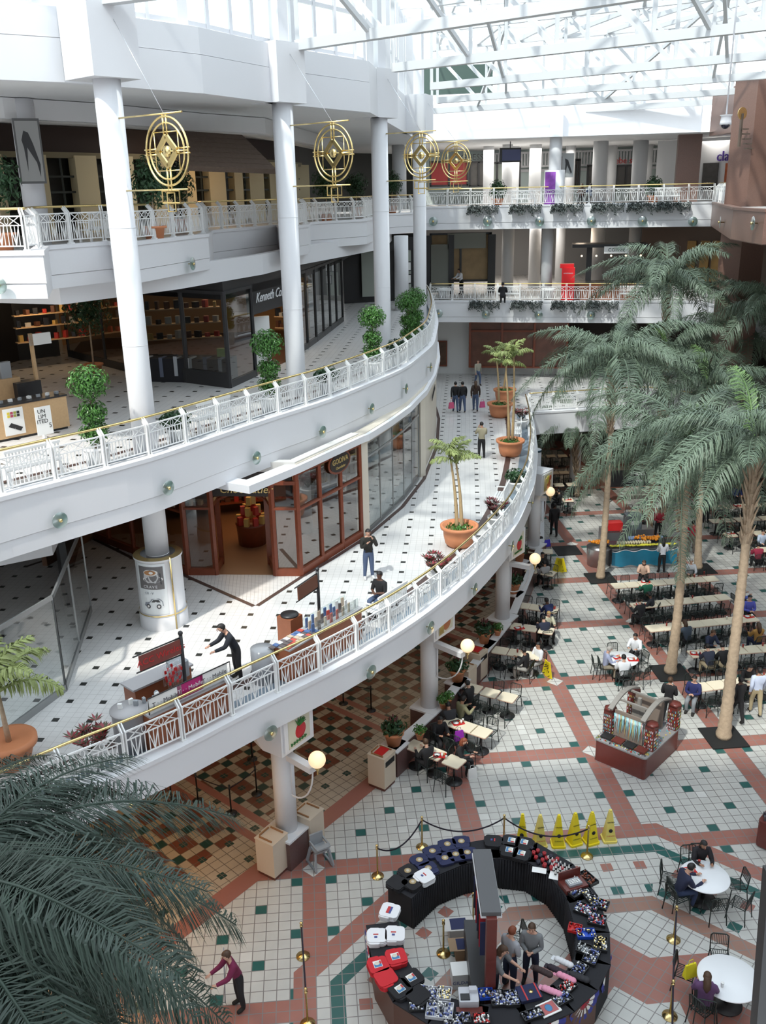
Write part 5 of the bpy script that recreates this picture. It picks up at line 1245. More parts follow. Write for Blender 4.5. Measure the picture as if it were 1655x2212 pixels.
row((1022, 1487), (1097, 1506), 3, 'the third row by the low wall', full=True, skipc=((0, 1), (0, -1)))
row((1081, 1405), (1150, 1416), 3, 'the fourth row by the low wall', full=True, skipc=((2, -1), (2, 1)))
row((1110, 1352), (1180, 1362), 3, 'the fifth row by the low wall', skipc=((2, 1), (2, -1)))
row((1130, 1308), (1190, 1317), 3, 'the sixth row by the low wall', skipc=((2, -1),))
row((1154, 1190), (1181, 1191), 2, 'the seventh row by the low wall', skipc=((0, 1),))
row((1150, 1232), (1185, 1238), 2, 'the short row before it', skipc=((1, -1),))
row((1337, 1265), (1535, 1250), 8, 'the long row nearest the fruit stand', skipc=((2, -1), (2, 1), (5, 1)))
row((1380, 1308), (1560, 1290), 8, 'the second long row on the right', skipc=((0, -1), (7, 1), (7, -1)))
row((1414, 1357), (1620, 1336), 8, 'the third long row on the right', skipc=((3, -1), (7, -1), (7, 1)))
row((1506, 1412), (1655, 1400), 6, 'the fourth long row on the right', skipc=((0, 1), (0, -1), (1, -1), (5, 1)))
row((1516, 1484), (1650, 1466), 5, 'the fifth row, nearest the right palm', skipc=((3, -1), (3, 1)), full=True)
row((1578, 1155), (1700, 1147), 5, 'the far row with the snack tray')
row((1547, 1125), (1680, 1117), 6, 'the far row behind the yellow bag')
row((1547, 1096), (1660, 1089), 5, 'the far row with a red tray')
row((1534, 1050), (1650, 1046), 5, 'the farthest shaded right row')
row((1372, 1105), (1400, 1103), 2, 'the pair behind the fruit stand')
row((1207, 1047), (1235, 1046), 2, 'the pair by the far white column')
row((1175, 1022), (1240, 1020), 4, 'the shaded far row beneath the gallery')
row((1165, 985), (1240, 984), 4, 'the deepest shaded row beneath the gallery')
row((1227, 1080), (1227, 1080), 1, 'the aisle beside the walking man')
row((1650, 1187), (1720, 1183), 3, 'the row by the red shirted man')
# round tables
def round_table(x, y, r, label, chairs, lab):
    p = at(x, y, .75); t = thing('round_table', (p.x, p.y, 0), 0, label, 'table'); f = MB(); f.lathe([(r - .01, .72), (r, .73), (r, .745), (r - .01, .755), (0, .755)], n=48); f.build('tabletop', [mat('white_laminate', (.80, .81, .83), .3)], t)
    f = MB(); f.lathe([(.05, .05), (.05, .72)], n=12); f.build('pedestal', [DARK], t); f = MB(); f.lathe([(.36, 0), (.36, .03), (.08, .08), (0, .08)], n=24); f.build('base', [DARK], t)
    for a, d in chairs: q = Vector((p.x + (r + d) * math.cos(R(a)), p.y + (r + d) * math.sin(R(a)))); chair(q, R(a) - PI / 2, 'dark wire chair ' + ({0: 'right of', 1: 'upper right of', 2: 'behind', 3: 'upper left of', 4: 'left of', 5: 'lower left of', 6: 'in front of', 7: 'lower right of'}[int(((a % 360) + 22.5) // 45) % 8]) + ' ' + lab, None, True)
    return p
RT1 = round_table(1523, 1893, .62, 'white round table shared by two people in dark jackets', ((158, .22), (95, .2), (2, .22), (318, .32), (205, .25), (275, .05)), 'the round table with two diners')
RT2 = round_table(1575, 2112, .68, 'white round table at the lower right corner with a woman in purple', ((150, .25), (80, .25), (215, .2), (20, .2)), 'the round table with the woman in purple')
RT3 = round_table(1344, 1423, .60, 'small white round table where three men in light shirts eat', ((178, .25), (95, .25), (20, .22), (270, .25), (310, .3)), 'the round table of the men in light shirts')
for x, y, rz, lb in ((1290, 1545, 0, ''),): pass
# mats around the palm trunks
for k, (x, y, lb) in enumerate(((1297, 1249, 'by the fruit stand'), (1449, 1454, 'by the round table of three men'), (1563, 1594, 'right of the jewelry cart'), (1512, 1230, 'beside the man in the grey shirt'), (1225, 1190, 'half under the drooping fronds near the walking man'))):
    p = at(x, y, 0); f = MB(); f.box((0, 0, .02), (1.25, 1.25, .04)); f.build('tree_mat', [mat('black_rubber', (.012, .012, .012), .7)], None, p, GA, label='black square mat around a palm trunk ' + lb, cat='mat')
# ------------------------------------------------------------------ low divider wall with column plinths, planters and bins
MARB = mat('purple_granite', (.12, .065, .06), .3, noise=.3, nscale=25)
dv = [(LOC[k][0] + .35, LOC[k][1] - .1) for k in range(5)]
for k in range(4):
    a, b = Vector(dv[k]), Vector(dv[k + 1]); d = (b - a).normalized()
    if k == 0: a2 = Vector(at(830, 1650, 0).xy); d0 = (b - a).normalized(); a = b - d0 * 3.6
    f = MB(); p, q = a + d * .45, b - d * .45; rz = math.atan2(d.y, d.x); c = (p + q) / 2
    f.box((c.x, c.y, .47), ((q - p).length, .26, .86), rz, 0); f.box((c.x, c.y, .92), ((q - p).length, .34, .05), rz, 1); f.build('granite_divider', [MARB, WHITE], label='low granite divider with white cap, ' + ORD[k] + ' stretch from the camera', cat='low wall', group='granite divider between the lower columns')
for k, (X, Y) in enumerate(LOC):
    f = MB(); f.box((X, Y, .45), (.95, .95, .9), R(56), 0); f.box((X, Y, .92), (1.0, 1.0, .06), R(56), 1); o = f.build('column_plinth', [MARB, WHITE]); o['kind'] = 'structure'
for k, (x, y, s_) in enumerate(((851, 1607, .33), (988, 1470, .3), (1046, 1388, .27), (1109, 1280, .3), (1122, 1212, .27))):
    p = at(x, y, .95); f = MB(); f.box((p.x, p.y, .46), (.66, .66, .88), R(56), 0); f.box((p.x, p.y, .92), (.72, .72, .05), R(56), 1); f.build('divider_pier', [MARB, WHITE], label='square granite pier under the ' + ORD[k] + ' terracotta pot from the camera', cat='pier', group='granite piers with pots')
    t = thing('potted_plant', (p.x, p.y, .95), 0, 'terracotta pot with dark leafy plant, ' + ORD[k] + ' pier from the camera', 'potted plant', 'terracotta pots on granite piers')
    f = MB(); r = s_; f.lathe([(r * .62, 0), (r * .88, .38), (r, .39), (r, .47), (r * .86, .47), (0, .42)], n=24); f.build('pot', [TERRA], t)
    f = MB(); foliage(f, (0, 0, .62), .42, 240, .2, rp, 0, .7, .2); 
    for j in range(4): a = j * 1.7; f.tube([(0, 0, .4), (.12 * math.cos(a), .12 * math.sin(a), 1.0)], [.015, .03], 5, 1)
    f.build('foliage', [LEAFD, mat('bromeliad_red', (.10, .02, .02), .6)], t)
for k, (x, y, lb) in enumerate(((907, 1596, 'small fern pot on the nearest divider wall'), (968, 1522, 'small plant pot on the divider beside the second lower column'), (958, 1530, 'second small plant pot beside the second lower column'), (1075, 1372, 'small trailing pot on the divider near the third lower column'))):
    p = at(x, y, .95); t = thing('potted_plant', (p.x, p.y, .95), 0, lb, 'potted plant'); f = MB(); f.lathe([(.09, 0), (.14, .2), (.15, .2), (.15, .24), (0, .22)], n=18); f.build('pot', [TERRA], t); f = MB(); foliage(f, (0, 0, .36), .24, 150, .11, rp, 0, .7, .2); f.build('foliage', [LEAF], t)
def bin_(x, y, rz, label, red=False, w_=.62, h=1.15):
    p = at(x, y, h); t = thing('waste_bin', (p.x, p.y, 0), R(rz), label, 'bin', 'beige waste bins'); f = MB(); f.box((0, 0, .06), (w_ - .04, w_ - .04, .12), 0, 1); f.box((0, 0, h / 2 + .05), (w_, w_, h - .1), 0, 0); f.box((0, 0, h), (w_ + .03, w_ + .03, .03), 0, 0); f.build('bin_body', [BEIGE, mat('brown_plinth', (.12, .04, .03), .5)], t)
    if red: f = MB(); f.rbox((0, 0, h + .04), (.42, .3, .03), .03); f.build('tray', [RED], t); f = MB(); f.box((0, -w_ / 2 - .003, h - .22), (w_ - .14, .02, .18)); f.build('flap', [DARK], t); 
    f = MB(); 
    for sx in (-1, 1): f.box((sx * w_ * .38, 0, h + .035), (.03, w_ * .7, .04))
    f.box((0, w_ * .4, h + .035), (w_ * .6, .03, .04)); f.build('tray_rails', [mat('rail_brown', (.32, .16, .07), .5)], t)
bin_(586, 1805, 56, 'beige waste bin left of the nearest lower column'); bin_(665, 1752, 56, 'beige waste bin right of the nearest lower column'); bin_(824, 1625, 56, 'beige waste bin with a red tray beside the nearest diners', True); bin_(1030, 1405, 56, 'beige waste bin with a red tray by the third lower column', True); bin_(1005, 1440, 56, 'beige waste bin behind the pots of the second lower column')
# grey high chair
p = at(692, 1866, 0); t = thing('high_chair', (p.x, p.y, 0), R(30), 'grey plastic high chair beside the nearest waste bins', 'high chair')
f = MB(); f.rbox((0, 0, .52), (.40, .36, .05), .05); f.build('seat', [GREY], t); f = MB(); f.rbox((0, .19, .72), (.40, .05, .36), .02); f.build('backrest', [GREY], t); f = MB(); f.rbox((0, -.22, .70), (.42, .16, .04), .04); f.beam((-.2, .2, .7), (-.2, -.22, .7), .04, .05); f.beam((.2, .2, .7), (.2, -.22, .7), .04, .05); f.build('tray_bar', [GREY], t)
for sx in (-1, 1):
    f = MB(); f.beam((.19 * sx, .16, .52), (.26 * sx, .28, .03), .06, .08); f.beam((.19 * sx, -.14, .52), (.26 * sx, -.26, .03), .06, .08); f.beam((.26 * sx, .3, .03), (.26 * sx, -.3, .03), .05, .06); f.build('leg', [GREY], t)
# ------------------------------------------------------------------ stanchions and ropes, cones and floor signs
ROPE = mat('velvet_rope', (.015, .01, .02), .8)
def stanchion(x, y, label, h=.98, black=False, at_=None):
    p = at_ if at_ is not None else at(x, y, 0); M_ = DARK if black else BRASS; t = thing('stanchion', (p.x, p.y, 0), 0, label, 'stanchion', 'black queue posts in the arcade' if black else 'brass stanchions'); f = MB(); f.lathe([(.17, 0), (.17, .02), (.05, .05), (.025, .07)], n=24); f.build('base', [M_], t)
    f = MB(); f.lathe([(.024, .05), (.024, h - .1), (.038, h - .09), (.038, h - .04), (.015, h - .02), (.04, h + .02), (.03, h + .05), (0, h + .06)], n=14); f.build('pole', [M_], t); return Vector((p.x, p.y, h - .06))
def rope(a, b, label, sag=.42, r=.021, black=False):
    P = []; 
    for i in range(17): u = i / 16; q = a.lerp(b, u); q.z -= sag * 4 * u * (1 - u); P.append(q)
    f = MB(); f.tube(P, r, 8); f.build('rope', [ROPE], label=label, cat='rope', group='queue ropes')
s1 = stanchion(816, 1893, 'brass stanchion at the left end of the rope around the souvenir stand'); s2 = stanchion(912, 1830, 'brass stanchion behind the stand, upper left of the black shirts'); s3 = stanchion(1088, 1826, 'brass stanchion behind the stand next to the sign beam'); s4 = stanchion(1268, 1850, 'brass stanchion in front of the yellow cones')
rope(s1, s2, 'dark rope between the two stanchions upper left of the stand'); rope(s2, s3, 'dark rope swagged behind the black shirts'); rope(s3, s4, 'dark rope swagged in front of the yellow cones')
s5 = stanchion(655, 2066, 'brass stanchion at lower left, right of the woman with the broom'); s6 = stanchion(665, 2212, 'brass stanchion at the bottom edge, lower left'); rope(s5, s6, 'dark rope running down the lower left', .1)
s7 = stanchion(1455, 2030, 'brass stanchion between the round tables'); s8 = stanchion(1447, 2195, 'brass stanchion left of the woman in purple'); rope(s7, s8, 'dark rope between the stanchions right of the stand', .12); rope(s8, Vector((s8.x - .5, s8.y - 1.6, s8.z)), 'dark rope leaving the picture at the lower right', .1)
stanchion(958, 2060, 'lone brass stanchion inside the souvenir stand, at left'); stanchion(1022, 2000, 'brass stanchion leaning by the sign beam inside the stand')
for k, (x, y) in enumerate(((372, 1738), (428, 1730), (500, 1757), (555, 1715), (742, 1520), (802, 1535), (545, 1640))): stanchion(x, y, 'black queue post, ' + ['first', 'second', 'third', 'fourth', 'sixth', 'seventh', 'fifth'][k] + ' from the left in the shaded arcade', .95, True)
for k, (a, b) in enumerate((((428, 1730), (500, 1757)), ((500, 1757), (555, 1715)), ((555, 1715), (545, 1640)), ((742, 1520), (802, 1535)))):
    rope(at(*a, 0) + Vector((0, 0, .88)), at(*b, 0) + Vector((0, 0, .88)), 'black belt, ' + ORD[k] + ' from the left between queue posts', .04, .015)
def cone(x, y, rz, k):
    p = at(x, y, 0); t = thing('safety_cone', (p.x, p.y, 0), R(rz), ORD[k] + ' yellow caution cone from the left', 'cone', 'yellow caution cones in a row'); pale = k in (1, 5)
    Y = mat('pale_yellow_plastic', (.80, .66, .16), .45) if pale else YELLOW; f = MB(); h = .95
    for (r0, z0), (r1, z1) in (((.16, .05), (.045, h)),):
        f.add([(a * r0, b * r0, z0) for a, b in ((-1, -1), (1, -1), (1, 1), (-1, 1))] + [(a * r1, b * r1, z1) for a, b in ((-1, -1), (1, -1), (1, 1), (-1, 1))], [(0, 1, 5, 4), (1, 2, 6, 5), (2, 3, 7, 6), (3, 0, 4, 7), (4, 5, 6, 7)])
    f.box((0, 0, h + .02), (.07, .07, .05)); f.build('cone_body', [Y], t); f = MB(); f.rbox((0, 0, .03), (.40, .40, .06), .06); f.build('base', [Y], t)
    for sy in (-1, 1):
        M_ = Matrix.Translation((0, -.10 * sy - .012 * sy, .48)) @ Matrix.Rotation(0 if sy > 0 else PI, 4, 'Z') @ Matrix.Rotation(R(90 - 7), 4, 'X')
        text('CAUTION', .048, M_ @ Matrix.Translation((0, .16, .004)), BLACK, t, depth=.003); text('CUIDADO', .05, M_ @ Matrix.Translation((0, -.27, -.006)), mat('red_letter', (.6, .03, .03), .5) if pale else BLACK, t, depth=.003)
        f = MB(); f.lathe([(.055, 0), (.055, .004), (0, .004)], n=14); f.v = [tuple(M_ @ Matrix.Translation((0, -.1, 0)) @ Vector(v)) for v in f.v]; f.build('symbol', [BLACK], t)
for k, (x, y) in enumerate(((1127, 1822), (1165, 1824), (1205, 1824), (1240, 1820), (1276, 1818), (1315, 1813))): cone(x, y, (-12, 8, 0, 20, 20, 4)[k], k)
def floor_sign(x, y, rz, label, s_=1.0):
    p = at(x, y, 0); t = thing('wet_floor_sign', (p.x, p.y, 0), R(rz), label, 'floor sign'); t.scale = (s_,) * 3
    for sy in (-1, 1):
        f = MB(); f.beam((0, .17 * sy, .02), (0, .01 * sy, .64), .30, .02, up=(1, 0, 0)); f.v = [(v[1] * 0 + v[0], v[1], v[2]) for v in f.v]; f.build('panel', [YELLOW], t)
        f = MB()
        for z in (.50, .42, .12): f.box((0, (.17 - .16 * (z - .02) / .62) * sy + .014 * sy, z), (.2, .006, .03))
        f.sph((0, (.17 - .16 * .26 / .62) * sy + .012 * sy, .27), .05, 6, 0, (1, .1, 1)); f.build('print', [BLACK], t)
floor_sign(1182, 1462, 25, 'yellow wet floor sign beside the woman in white jacket'); floor_sign(1209, 1236, 70, 'yellow wet floor sign by the seventh row of tables', 1.1)
# ------------------------------------------------------------------ jewelry cart
p = at(1372, 1640, 0); CTZ = math.atan2(*reversed((at(1405, 1686, 0) - at(1297, 1640, 0)).xy)); t = thing('jewelry_cart', (p.x + .1, p.y + .25, 0), CTZ, 'dark red jewelry cart with curved wooden roof beams covered in necklaces', 'cart'); t.scale = (.9, .9, .92)
f = MB(); f.rbox((0, 0, .45), (1.95, 2.6, .8), .12); f.build('cart_body', [CARTW], t); f = MB(); f.rbox((0, 0, .03), (1.98, 2.63, .05), .12); f.build('plinth', [CHROME], t); f = MB(); f.rbox((0, 0, .87), (2.0, 2.65, .05), .12); f.build('counter', [mat('felt_grey', (.25, .24, .24), .8)], t)
for x in (-.62, .62):
    f = MB(); P = [(x, -1.0 + 2.0 * k / 10, 2.05 + .28 * math.sin(PI * k / 10)) for k in range(11)]
    for a, b in zip(P, P[1:]): f.beam(a, b, .18, .06)
    f.build('roof_arch', [mat('grey_beam', (.24, .22, .20), .6)], t)
f = MB()
for y in (-.45, .35): f.beam((-.6, y, 2.22), (.6, y, 2.22), .07, .06)
f.box((0, -.05, 1.6), (.12, .12, 1.4)); f.box((0, -.05, 1.75), (.5, .1, .5)); f.build('roof_frame', [mat('grey_beam', (.24, .22, .20), .6)], t)
rj = random.Random(4); JM = [mat('beads_%d' % k, c, .25) for k, c in enumerate(((.65, .65, .68), (.15, .35, .42), (.45, .05, .04), (.6, .45, .15), (.08, .07, .08), (.25, .3, .12), (.7, .55, .6), (.25, .5, .55)))]
for y, x0, x1, z0, z1 in ((-.75, -.55, .55, 1.0, 1.85), (.75, -.55, .55, 1.0, 1.85)):
    f = MB(); f.box(((x0 + x1) / 2, y, (z0 + z1) / 2 + .05), (x1 - x0, .05, z1 - z0 + .15)); f.build('necklace_board', [mat('cream_board', (.22, .17, .14), .7)], t)
    f = MB(); rowc = 7 if y < 0 else 4
    for k in range(64): x = x0 + (x1 - x0) * (k + .5) / 64; L = rj.uniform(.3, .85); c = rj.randrange(8) if k % 9 > 3 else rowc; f.tube([(x - .014, y - .05 * (1 if y < 0 else -1), z1), (x, y - .06 * (1 if y < 0 else -1), z1 - L), (x + .014, y - .05 * (1 if y < 0 else -1), z1)], .009, 4, c)
    o = f.build('necklaces', JM, t); o['kind'] = 'stuff'
for sx, sy in ((-1, -1), (1, -1), (1, 1), (-1, 1)):
    f = MB(); q = (.8 * sx, 1.12 * sy if sy > 0 else -.62); f.box((q[0], q[1], 1.35), (.34, .34, .95), 0, 0); f.lathe([(.25, 1.83), (.2, 1.9), (0, 1.92)], (q[0], q[1], 0), 6); f.build('tower', [CARTW], t)
    f = MB()
    for s2 in (-1, 1):
        for i in range(5):
            for j in range(6): z = .98 + .13 * j; f.box((q[0] + s2 * .185, q[1] - .12 + .06 * i, z), (.02, .025, .07), 0, rj.randrange(8)); f.box((q[0] - .12 + .06 * i, q[1] + s2 * .185, z), (.025, .02, .07), 0, rj.randrange(8))
    o = f.build('earrings', JM, t); o['kind'] = 'stuff'
f = MB()
for k in range(420): x = rj.uniform(-.95, .95); y = rj.choice((rj.uniform(-1.27, -.85), rj.uniform(-1.27, 1.27))); f.box((x, y, .91), (rj.uniform(.02, .07), rj.uniform(.02, .06), .04), rj.random() * 3, rj.randrange(8))
o = f.build('trinkets', JM, t); o['kind'] = 'stuff'
for k in range(4): f = MB(); f.box((-.66 + .44 * k, -1.0, .97), (.38, .34, .06), 0); f.build('tray', [CARTW if k % 2 else DARK], t)
# part of a second cart at the right edge
p = at(1672, 1840, 0); t = thing('jewelry_cart', (p.x + .8, p.y + .2, 0), CTZ, 'corner of a second dark red cart cut by the right picture edge', 'cart'); f = MB(); f.rbox((0, 0, .45), (1.9, 1.6, .8), .1); f.build('cart_body', [CARTW], t)
f = MB()
for k in range(120): f.box((rj.uniform(-.9, .9), rj.uniform(-.7, .7), .92), (.08, .06, .14), rj.random() * 3, rj.choice((4, 0, 4)))
o = f.build('goods', JM, t); o['kind'] = 'stuff'
# ------------------------------------------------------------------ fruit stand
a, b = at(1320, 1228, 0), at(1460, 1222, 0); d = (b - a); rz = math.atan2(d.y, d.x); W_ = d.length; c = (a + b) / 2; t = thing('fruit_stand', (c.x, c.y, 0), rz, 'juice stand with wavy blue front panel and rows of fruit', 'food stand')
TEALP = mat('teal_wave_panel', (.02, .20, .32), .35, noise=.5, nscale=1.2); STEEL = mat('brushed_steel', (.55, .55, .57), .3, .9)
f = MB(); f.box((0, .5, .5), (W_, .9, 1.0), 0, 0); f.box((0, .5, 1.02), (W_ + .1, 1.0, .05), 0, 1); f.build('counter', [STEEL, mat('dark_counter', (.04, .04, .05), .3)], t)
f = MB(); n = 40
for k in range(n):
    x0, x1 = -W_ / 2 + W_ * k / n, -W_ / 2 + W_ * (k + 1) / n; wv = lambda x: .05 * math.sin(x * 7); f.add([(x0, .0, .12 + wv(x0)), (x1, .0, .12 + wv(x1)), (x1, 0, .88 + wv(x1 + .3)), (x0, 0, .88 + wv(x0 + .3)), (x0, -.05, .12 + wv(x0)), (x1, -.05, .12 + wv(x1)), (x1, -.05, .88 + wv(x1 + .3)), (x0, -.05, .88 + wv(x0 + .3))], [(4, 5, 6, 7), (7, 6, 2, 3), (0, 1, 5, 4)])
f.build('wave_panel', [TEALP], t); f = MB(); f.tube([(-W_ / 2 + W_ * k / 40, -.05, .90 + .05 * math.sin((-W_ / 2 + W_ * k / 40 + .3) * 7)) for k in range(41)], .02, 5); f.build('wave_trim', [WHITE], t)
f = MB(); f.lathe([(.55, 0), (.6, .9), (.62, .92), (0, .92)], (-W_ / 2 - .45, .6, 0), 24); f.build('corner_drum', [STEEL], t)
FM = {'orange': mat('orange_fruit', (.85, .30, .02), .5), 'lemon': mat('lemon_fruit', (.80, .66, .05), .5), 'banana': mat('banana_fruit', (.72, .66, .06), .5), 'red': mat('red_fruit', (.55, .03, .03), .4), 'juice': mat('juice_cup', (.75, .66, .45), .3)}
f = MB()
for k in range(150): f.sph((-W_ / 2 + W_ * rj.random(), .1 + .15 * rj.random(), 1.09), .05, 5, 0, (1.5, .8, .8))
o = f.build('bananas', [FM['banana']], t); o['kind'] = 'stuff'; f = MB()
for cx0, n_ in ((.15, 26), (.62, 26), (-1.95, 34), (-2.2, 20)):
    for k in range(n_): f.sph((cx0 + rj.gauss(0, .16), .62 + rj.gauss(0, .1), 1.12 + .10 * rj.random() + (.12 if abs(cx0) < 1 else 0)), .06, 6)
o = f.build('oranges', [FM['orange']], t); o['kind'] = 'stuff'; f = MB()
for k in range(26): f.lathe([(.045, 0), (.055, .16), (0, .16)], (-1.2 + .13 * (k % 13), .35 + .12 * (k // 13), 1.05), 8)
o = f.build('juice_cups', [FM['juice']], t); o['kind'] = 'stuff'; f = MB()
for k in range(60): f.lathe([(.03, 0), (.035, .2), (0, .2)], (-.5 + .085 * (k % 20), .8 + .09 * (k // 20), 1.05), 6)
o = f.build('bottles', [mat('blue_bottle', (.30, .40, .65), .2)], t); o['kind'] = 'stuff'
f = MB(); f.box((-.2, 2.3, .6), (2.6, .7, 1.2)); f.build('back_counter', [STEEL], t); f = MB(); f.box((-.9, 2.2, 1.35), (.8, .5, .5)); f.build('drink_box', [RED], t); f = MB(); f.rbox((.1, 2.3, 1.55), (.8, .6, .75), .05); f.box((.1, 1.98, 1.55), (.4, .02, .2), 0, 1); f.build('ice_machine', [mat('grey_machine', (.16, .19, .21), .4), PAPER], t)
p = at(1372, 1085, 0); t = thing('menu_board', (p.x, p.y, 0), rz, 'black menu board with white lettering behind the juice stand', 'sign'); f = MB(); f.box((0, 0, 1.5), (3.6, .1, 1.0)); f.box((-1.6, 0, .5), (.08, .08, 1)); f.box((1.6, 0, .5), (.08, .08, 1)); f.build('sign_board', [DARK], t); text('SMOOTHIES', .3, face_m((0.4, -.06, 1.75), (0, -1, 0)), WHITE, t); text('Fresh Juice', .26, face_m((0.5, -.06, 1.35), (0, -1, 0)), WHITE, t, shear=.3)
# ------------------------------------------------------------------ kiosks on the lowest gallery
def frame_line(a, b, z):     # plan frame from two photo points at height z
    A, B = at(*a, z), at(*b, z); d = B - A; return A, B, math.atan2(d.y, d.x), d.length
def sign_arm(t, x, y, z, L, s, ang, board, col):
    f = MB(); f.cyl((x, y, 0), (x, y, z), .045, n=10); f.sph((x, y, z + .05), .06, 8); f.build('sign_post', [DARK], t)
    M_ = Matrix.Translation((x, y, z - .28)) @ Matrix.Rotation(ang, 4, 'Z'); f = MB(); f.box((-L / 2, 0, 0), (L, .04, .36), 0, 0); f.tube([(.0, 0, .22), (-L - .15, 0, .22)], .018, 6, 1); f.tube([(.0, 0, -.22), (-L - .1, 0, -.2)], .018, 6, 1); f.v = [tuple(M_ @ Vector(v)) for v in f.v]; f.build('sign_board', [board, DARK], t)
    if s: text(s, .22, M_ @ Matrix.Translation((-L / 2, -.025, 0)) @ Matrix.Rotation(PI / 2, 4, 'X'), col, t, depth=.004)
KW = mat('kiosk_cherry', (.30, .10, .045), .4, noise=.15, nscale=6); GTOP = mat('grey_counter', (.42, .41, .42), .4)
A, B, rz, L = frame_line((315, 1545), (490, 1462), L2 + .95); A = A + Vector((-math.sin(rz), math.cos(rz), 0)) * .12; t = thing('phone_kiosk', (A.x, A.y, L2), rz, 'cherry wood phone kiosk with white and magenta banners behind the railing', 'kiosk')
f = MB(); f.box((L / 2, .0, .47), (L, .55, .94), 0, 0); f.box((L / 2, 0, .965), (L + .05, .62, .05), 0, 1); f.build('counter', [KW, GTOP], t)
f = MB(); f.lathe([(.38, 0), (.38, .95), (.42, .96), (.42, 1.0), (0, 1.0)], (-.15, .35, 0), 24, 0); f.build('end_drum', [GTOP], t)
f = MB(); f.box((L / 2 + .1, 1.25, .47), (L * .7, .5, .94), 0, 0); f.box((L / 2 + .1, 1.25, .965), (L * .75, .56, .05), 0, 1); f.build('back_counter', [KW, GTOP], t)
MAG = mat('magenta', (.45, .02, .16), .5); 
for k, (u, w_, m, c, zz) in enumerate(((.20, .9, PAPER, mat('banner_grey', (.12, .12, .13), .5), 1.20), (.50, .72, MAG, WHITE, 1.22), (.80, .78, PAPER, mat('banner_grey', (.12, .12, .13), .5), 1.22))):
    f = MB(); f.box((L * u, -.25, zz), (w_, .02, .38)); o = f.build('banner', [m], t); text('T · · Mobile', .15, Matrix.Translation((L * u, -.265, zz)) @ Matrix.Rotation(PI / 2, 4, 'X'), c, o, depth=.003)
f = MB(); f.tube([(0, -.28, 1.02), (0, -.28, 1.42), (L, -.28, 1.42), (L, -.28, 1.02)], .015, 6); f.build('banner_rail', [DARK], t)
sign_arm(t, L * .62, .35, 2.25, 1.15, 'ACC Wireless', R(0), mat('kiosk_sign_red', (.20, .05, .04), .5), mat('sign_crimson', (.5, .03, .03), .5))
f = MB(); rk = random.Random(8)
for k in range(14):
    for q in (-1, 1): f.tube([(L * .42 + .035 * k, .45 + .1 * q, 1.0), (L * .42 + .035 * k, .45 + .1 * q, 1.55)], .005, 4, 0)
for k in range(34): f.box((L * .42 + rk.uniform(0, .45), .45 + rk.uniform(-.13, .13), 1.1 + rk.random() * .4), (.05, .02, .08), 0, 1)
o = f.build('accessory_rack', [CHROME, RED], t); f = MB(); f.rbox((L * .66, .75, 1.2), (.42, .4, .4), .05); f.build('monitor', [GREY], t)
f = MB()
for k in range(7): f.box((.1 + rk.uniform(-.4, .5), .2 + rk.uniform(-.1, .3), 1.06), (.10, .06, .14), rk.random() * 3, k % 2)
f.build('phones', [GREY, PAPER], t)
A, B, rz, L = frame_line((700, 1408), (795, 1318), L2 + .95); A = at(640, 1412, L2 + .95); d = B - A; rz = math.atan2(d.y, d.x); L = d.length
t = thing('magazine_kiosk', (A.x, A.y, L2), rz, 'cherry wood kiosk loaded with magazines and clear racks by a seated clerk', 'kiosk')
f = MB(); f.box((L / 2, .05, .47), (L, .55, .94), 0, 0); f.box((L / 2, .05, .965), (L + .04, .6, .04), 0, 1); f.build('counter', [KW, GTOP], t); nn = Vector((-math.sin(rz), math.cos(rz), 0)); t.location = t.location + nn * .45; f = MB(); f.lathe([(.30, 0), (.30, .95), (0, .96)], (-.25, .5, 0), 20); f.build('end_drum', [mat('glassy_grey', (.35, .36, .38), .2)], t)
f = MB(); f.box((L / 2, 1.1, .5), (.5, .5, 1.0)); f.lathe([(.25, 1.0), (.25, 1.05), (0, 1.05)], (L / 2, 1.1, 0), 16, 1); f.build('back_stand', [KW, DARK], t)
sign_arm(t, L * .72, .6, 2.2, 1.0, '', R(8), mat('kiosk_sign_brown', (.14, .045, .02), .5), WHITE)
MG = [mat('mag_%d' % k, c, .5) for k, c in enumerate(((.5, .08, .06), (.7, .7, .7), (.08, .14, .3), (.12, .1, .1), (.5, .4, .3)))]
f = MB()
for i in range(9):
    for j in range(3): f.box((.05 + .14 * i - .2 * (j == 2), -.12 + .17 * j, 1.0 + .01 * (i % 3)), (.12, .16, .02), rk.uniform(-.1, .1), rk.randrange(5))
o = f.build('magazines', MG, t); o['kind'] = 'stuff'; f = MB()
for i in range(22): f.box((L * .35 + (L * .62) * i / 22, -.12 + .18 * (i % 3), 1.12), (.10, .03, .28), rk.uniform(-.2, .2), rk.randrange(5))
o = f.build('rack_leaflets', MG, t); o['kind'] = 'stuff'; f = MB(); f.box((L * .66, .25, 1.15), (L * .6, .01, .32)); f.box((L * .66, -.2, 1.15), (L * .6, .01, .32)); f.build('clear_rack', [CLEAR], t)
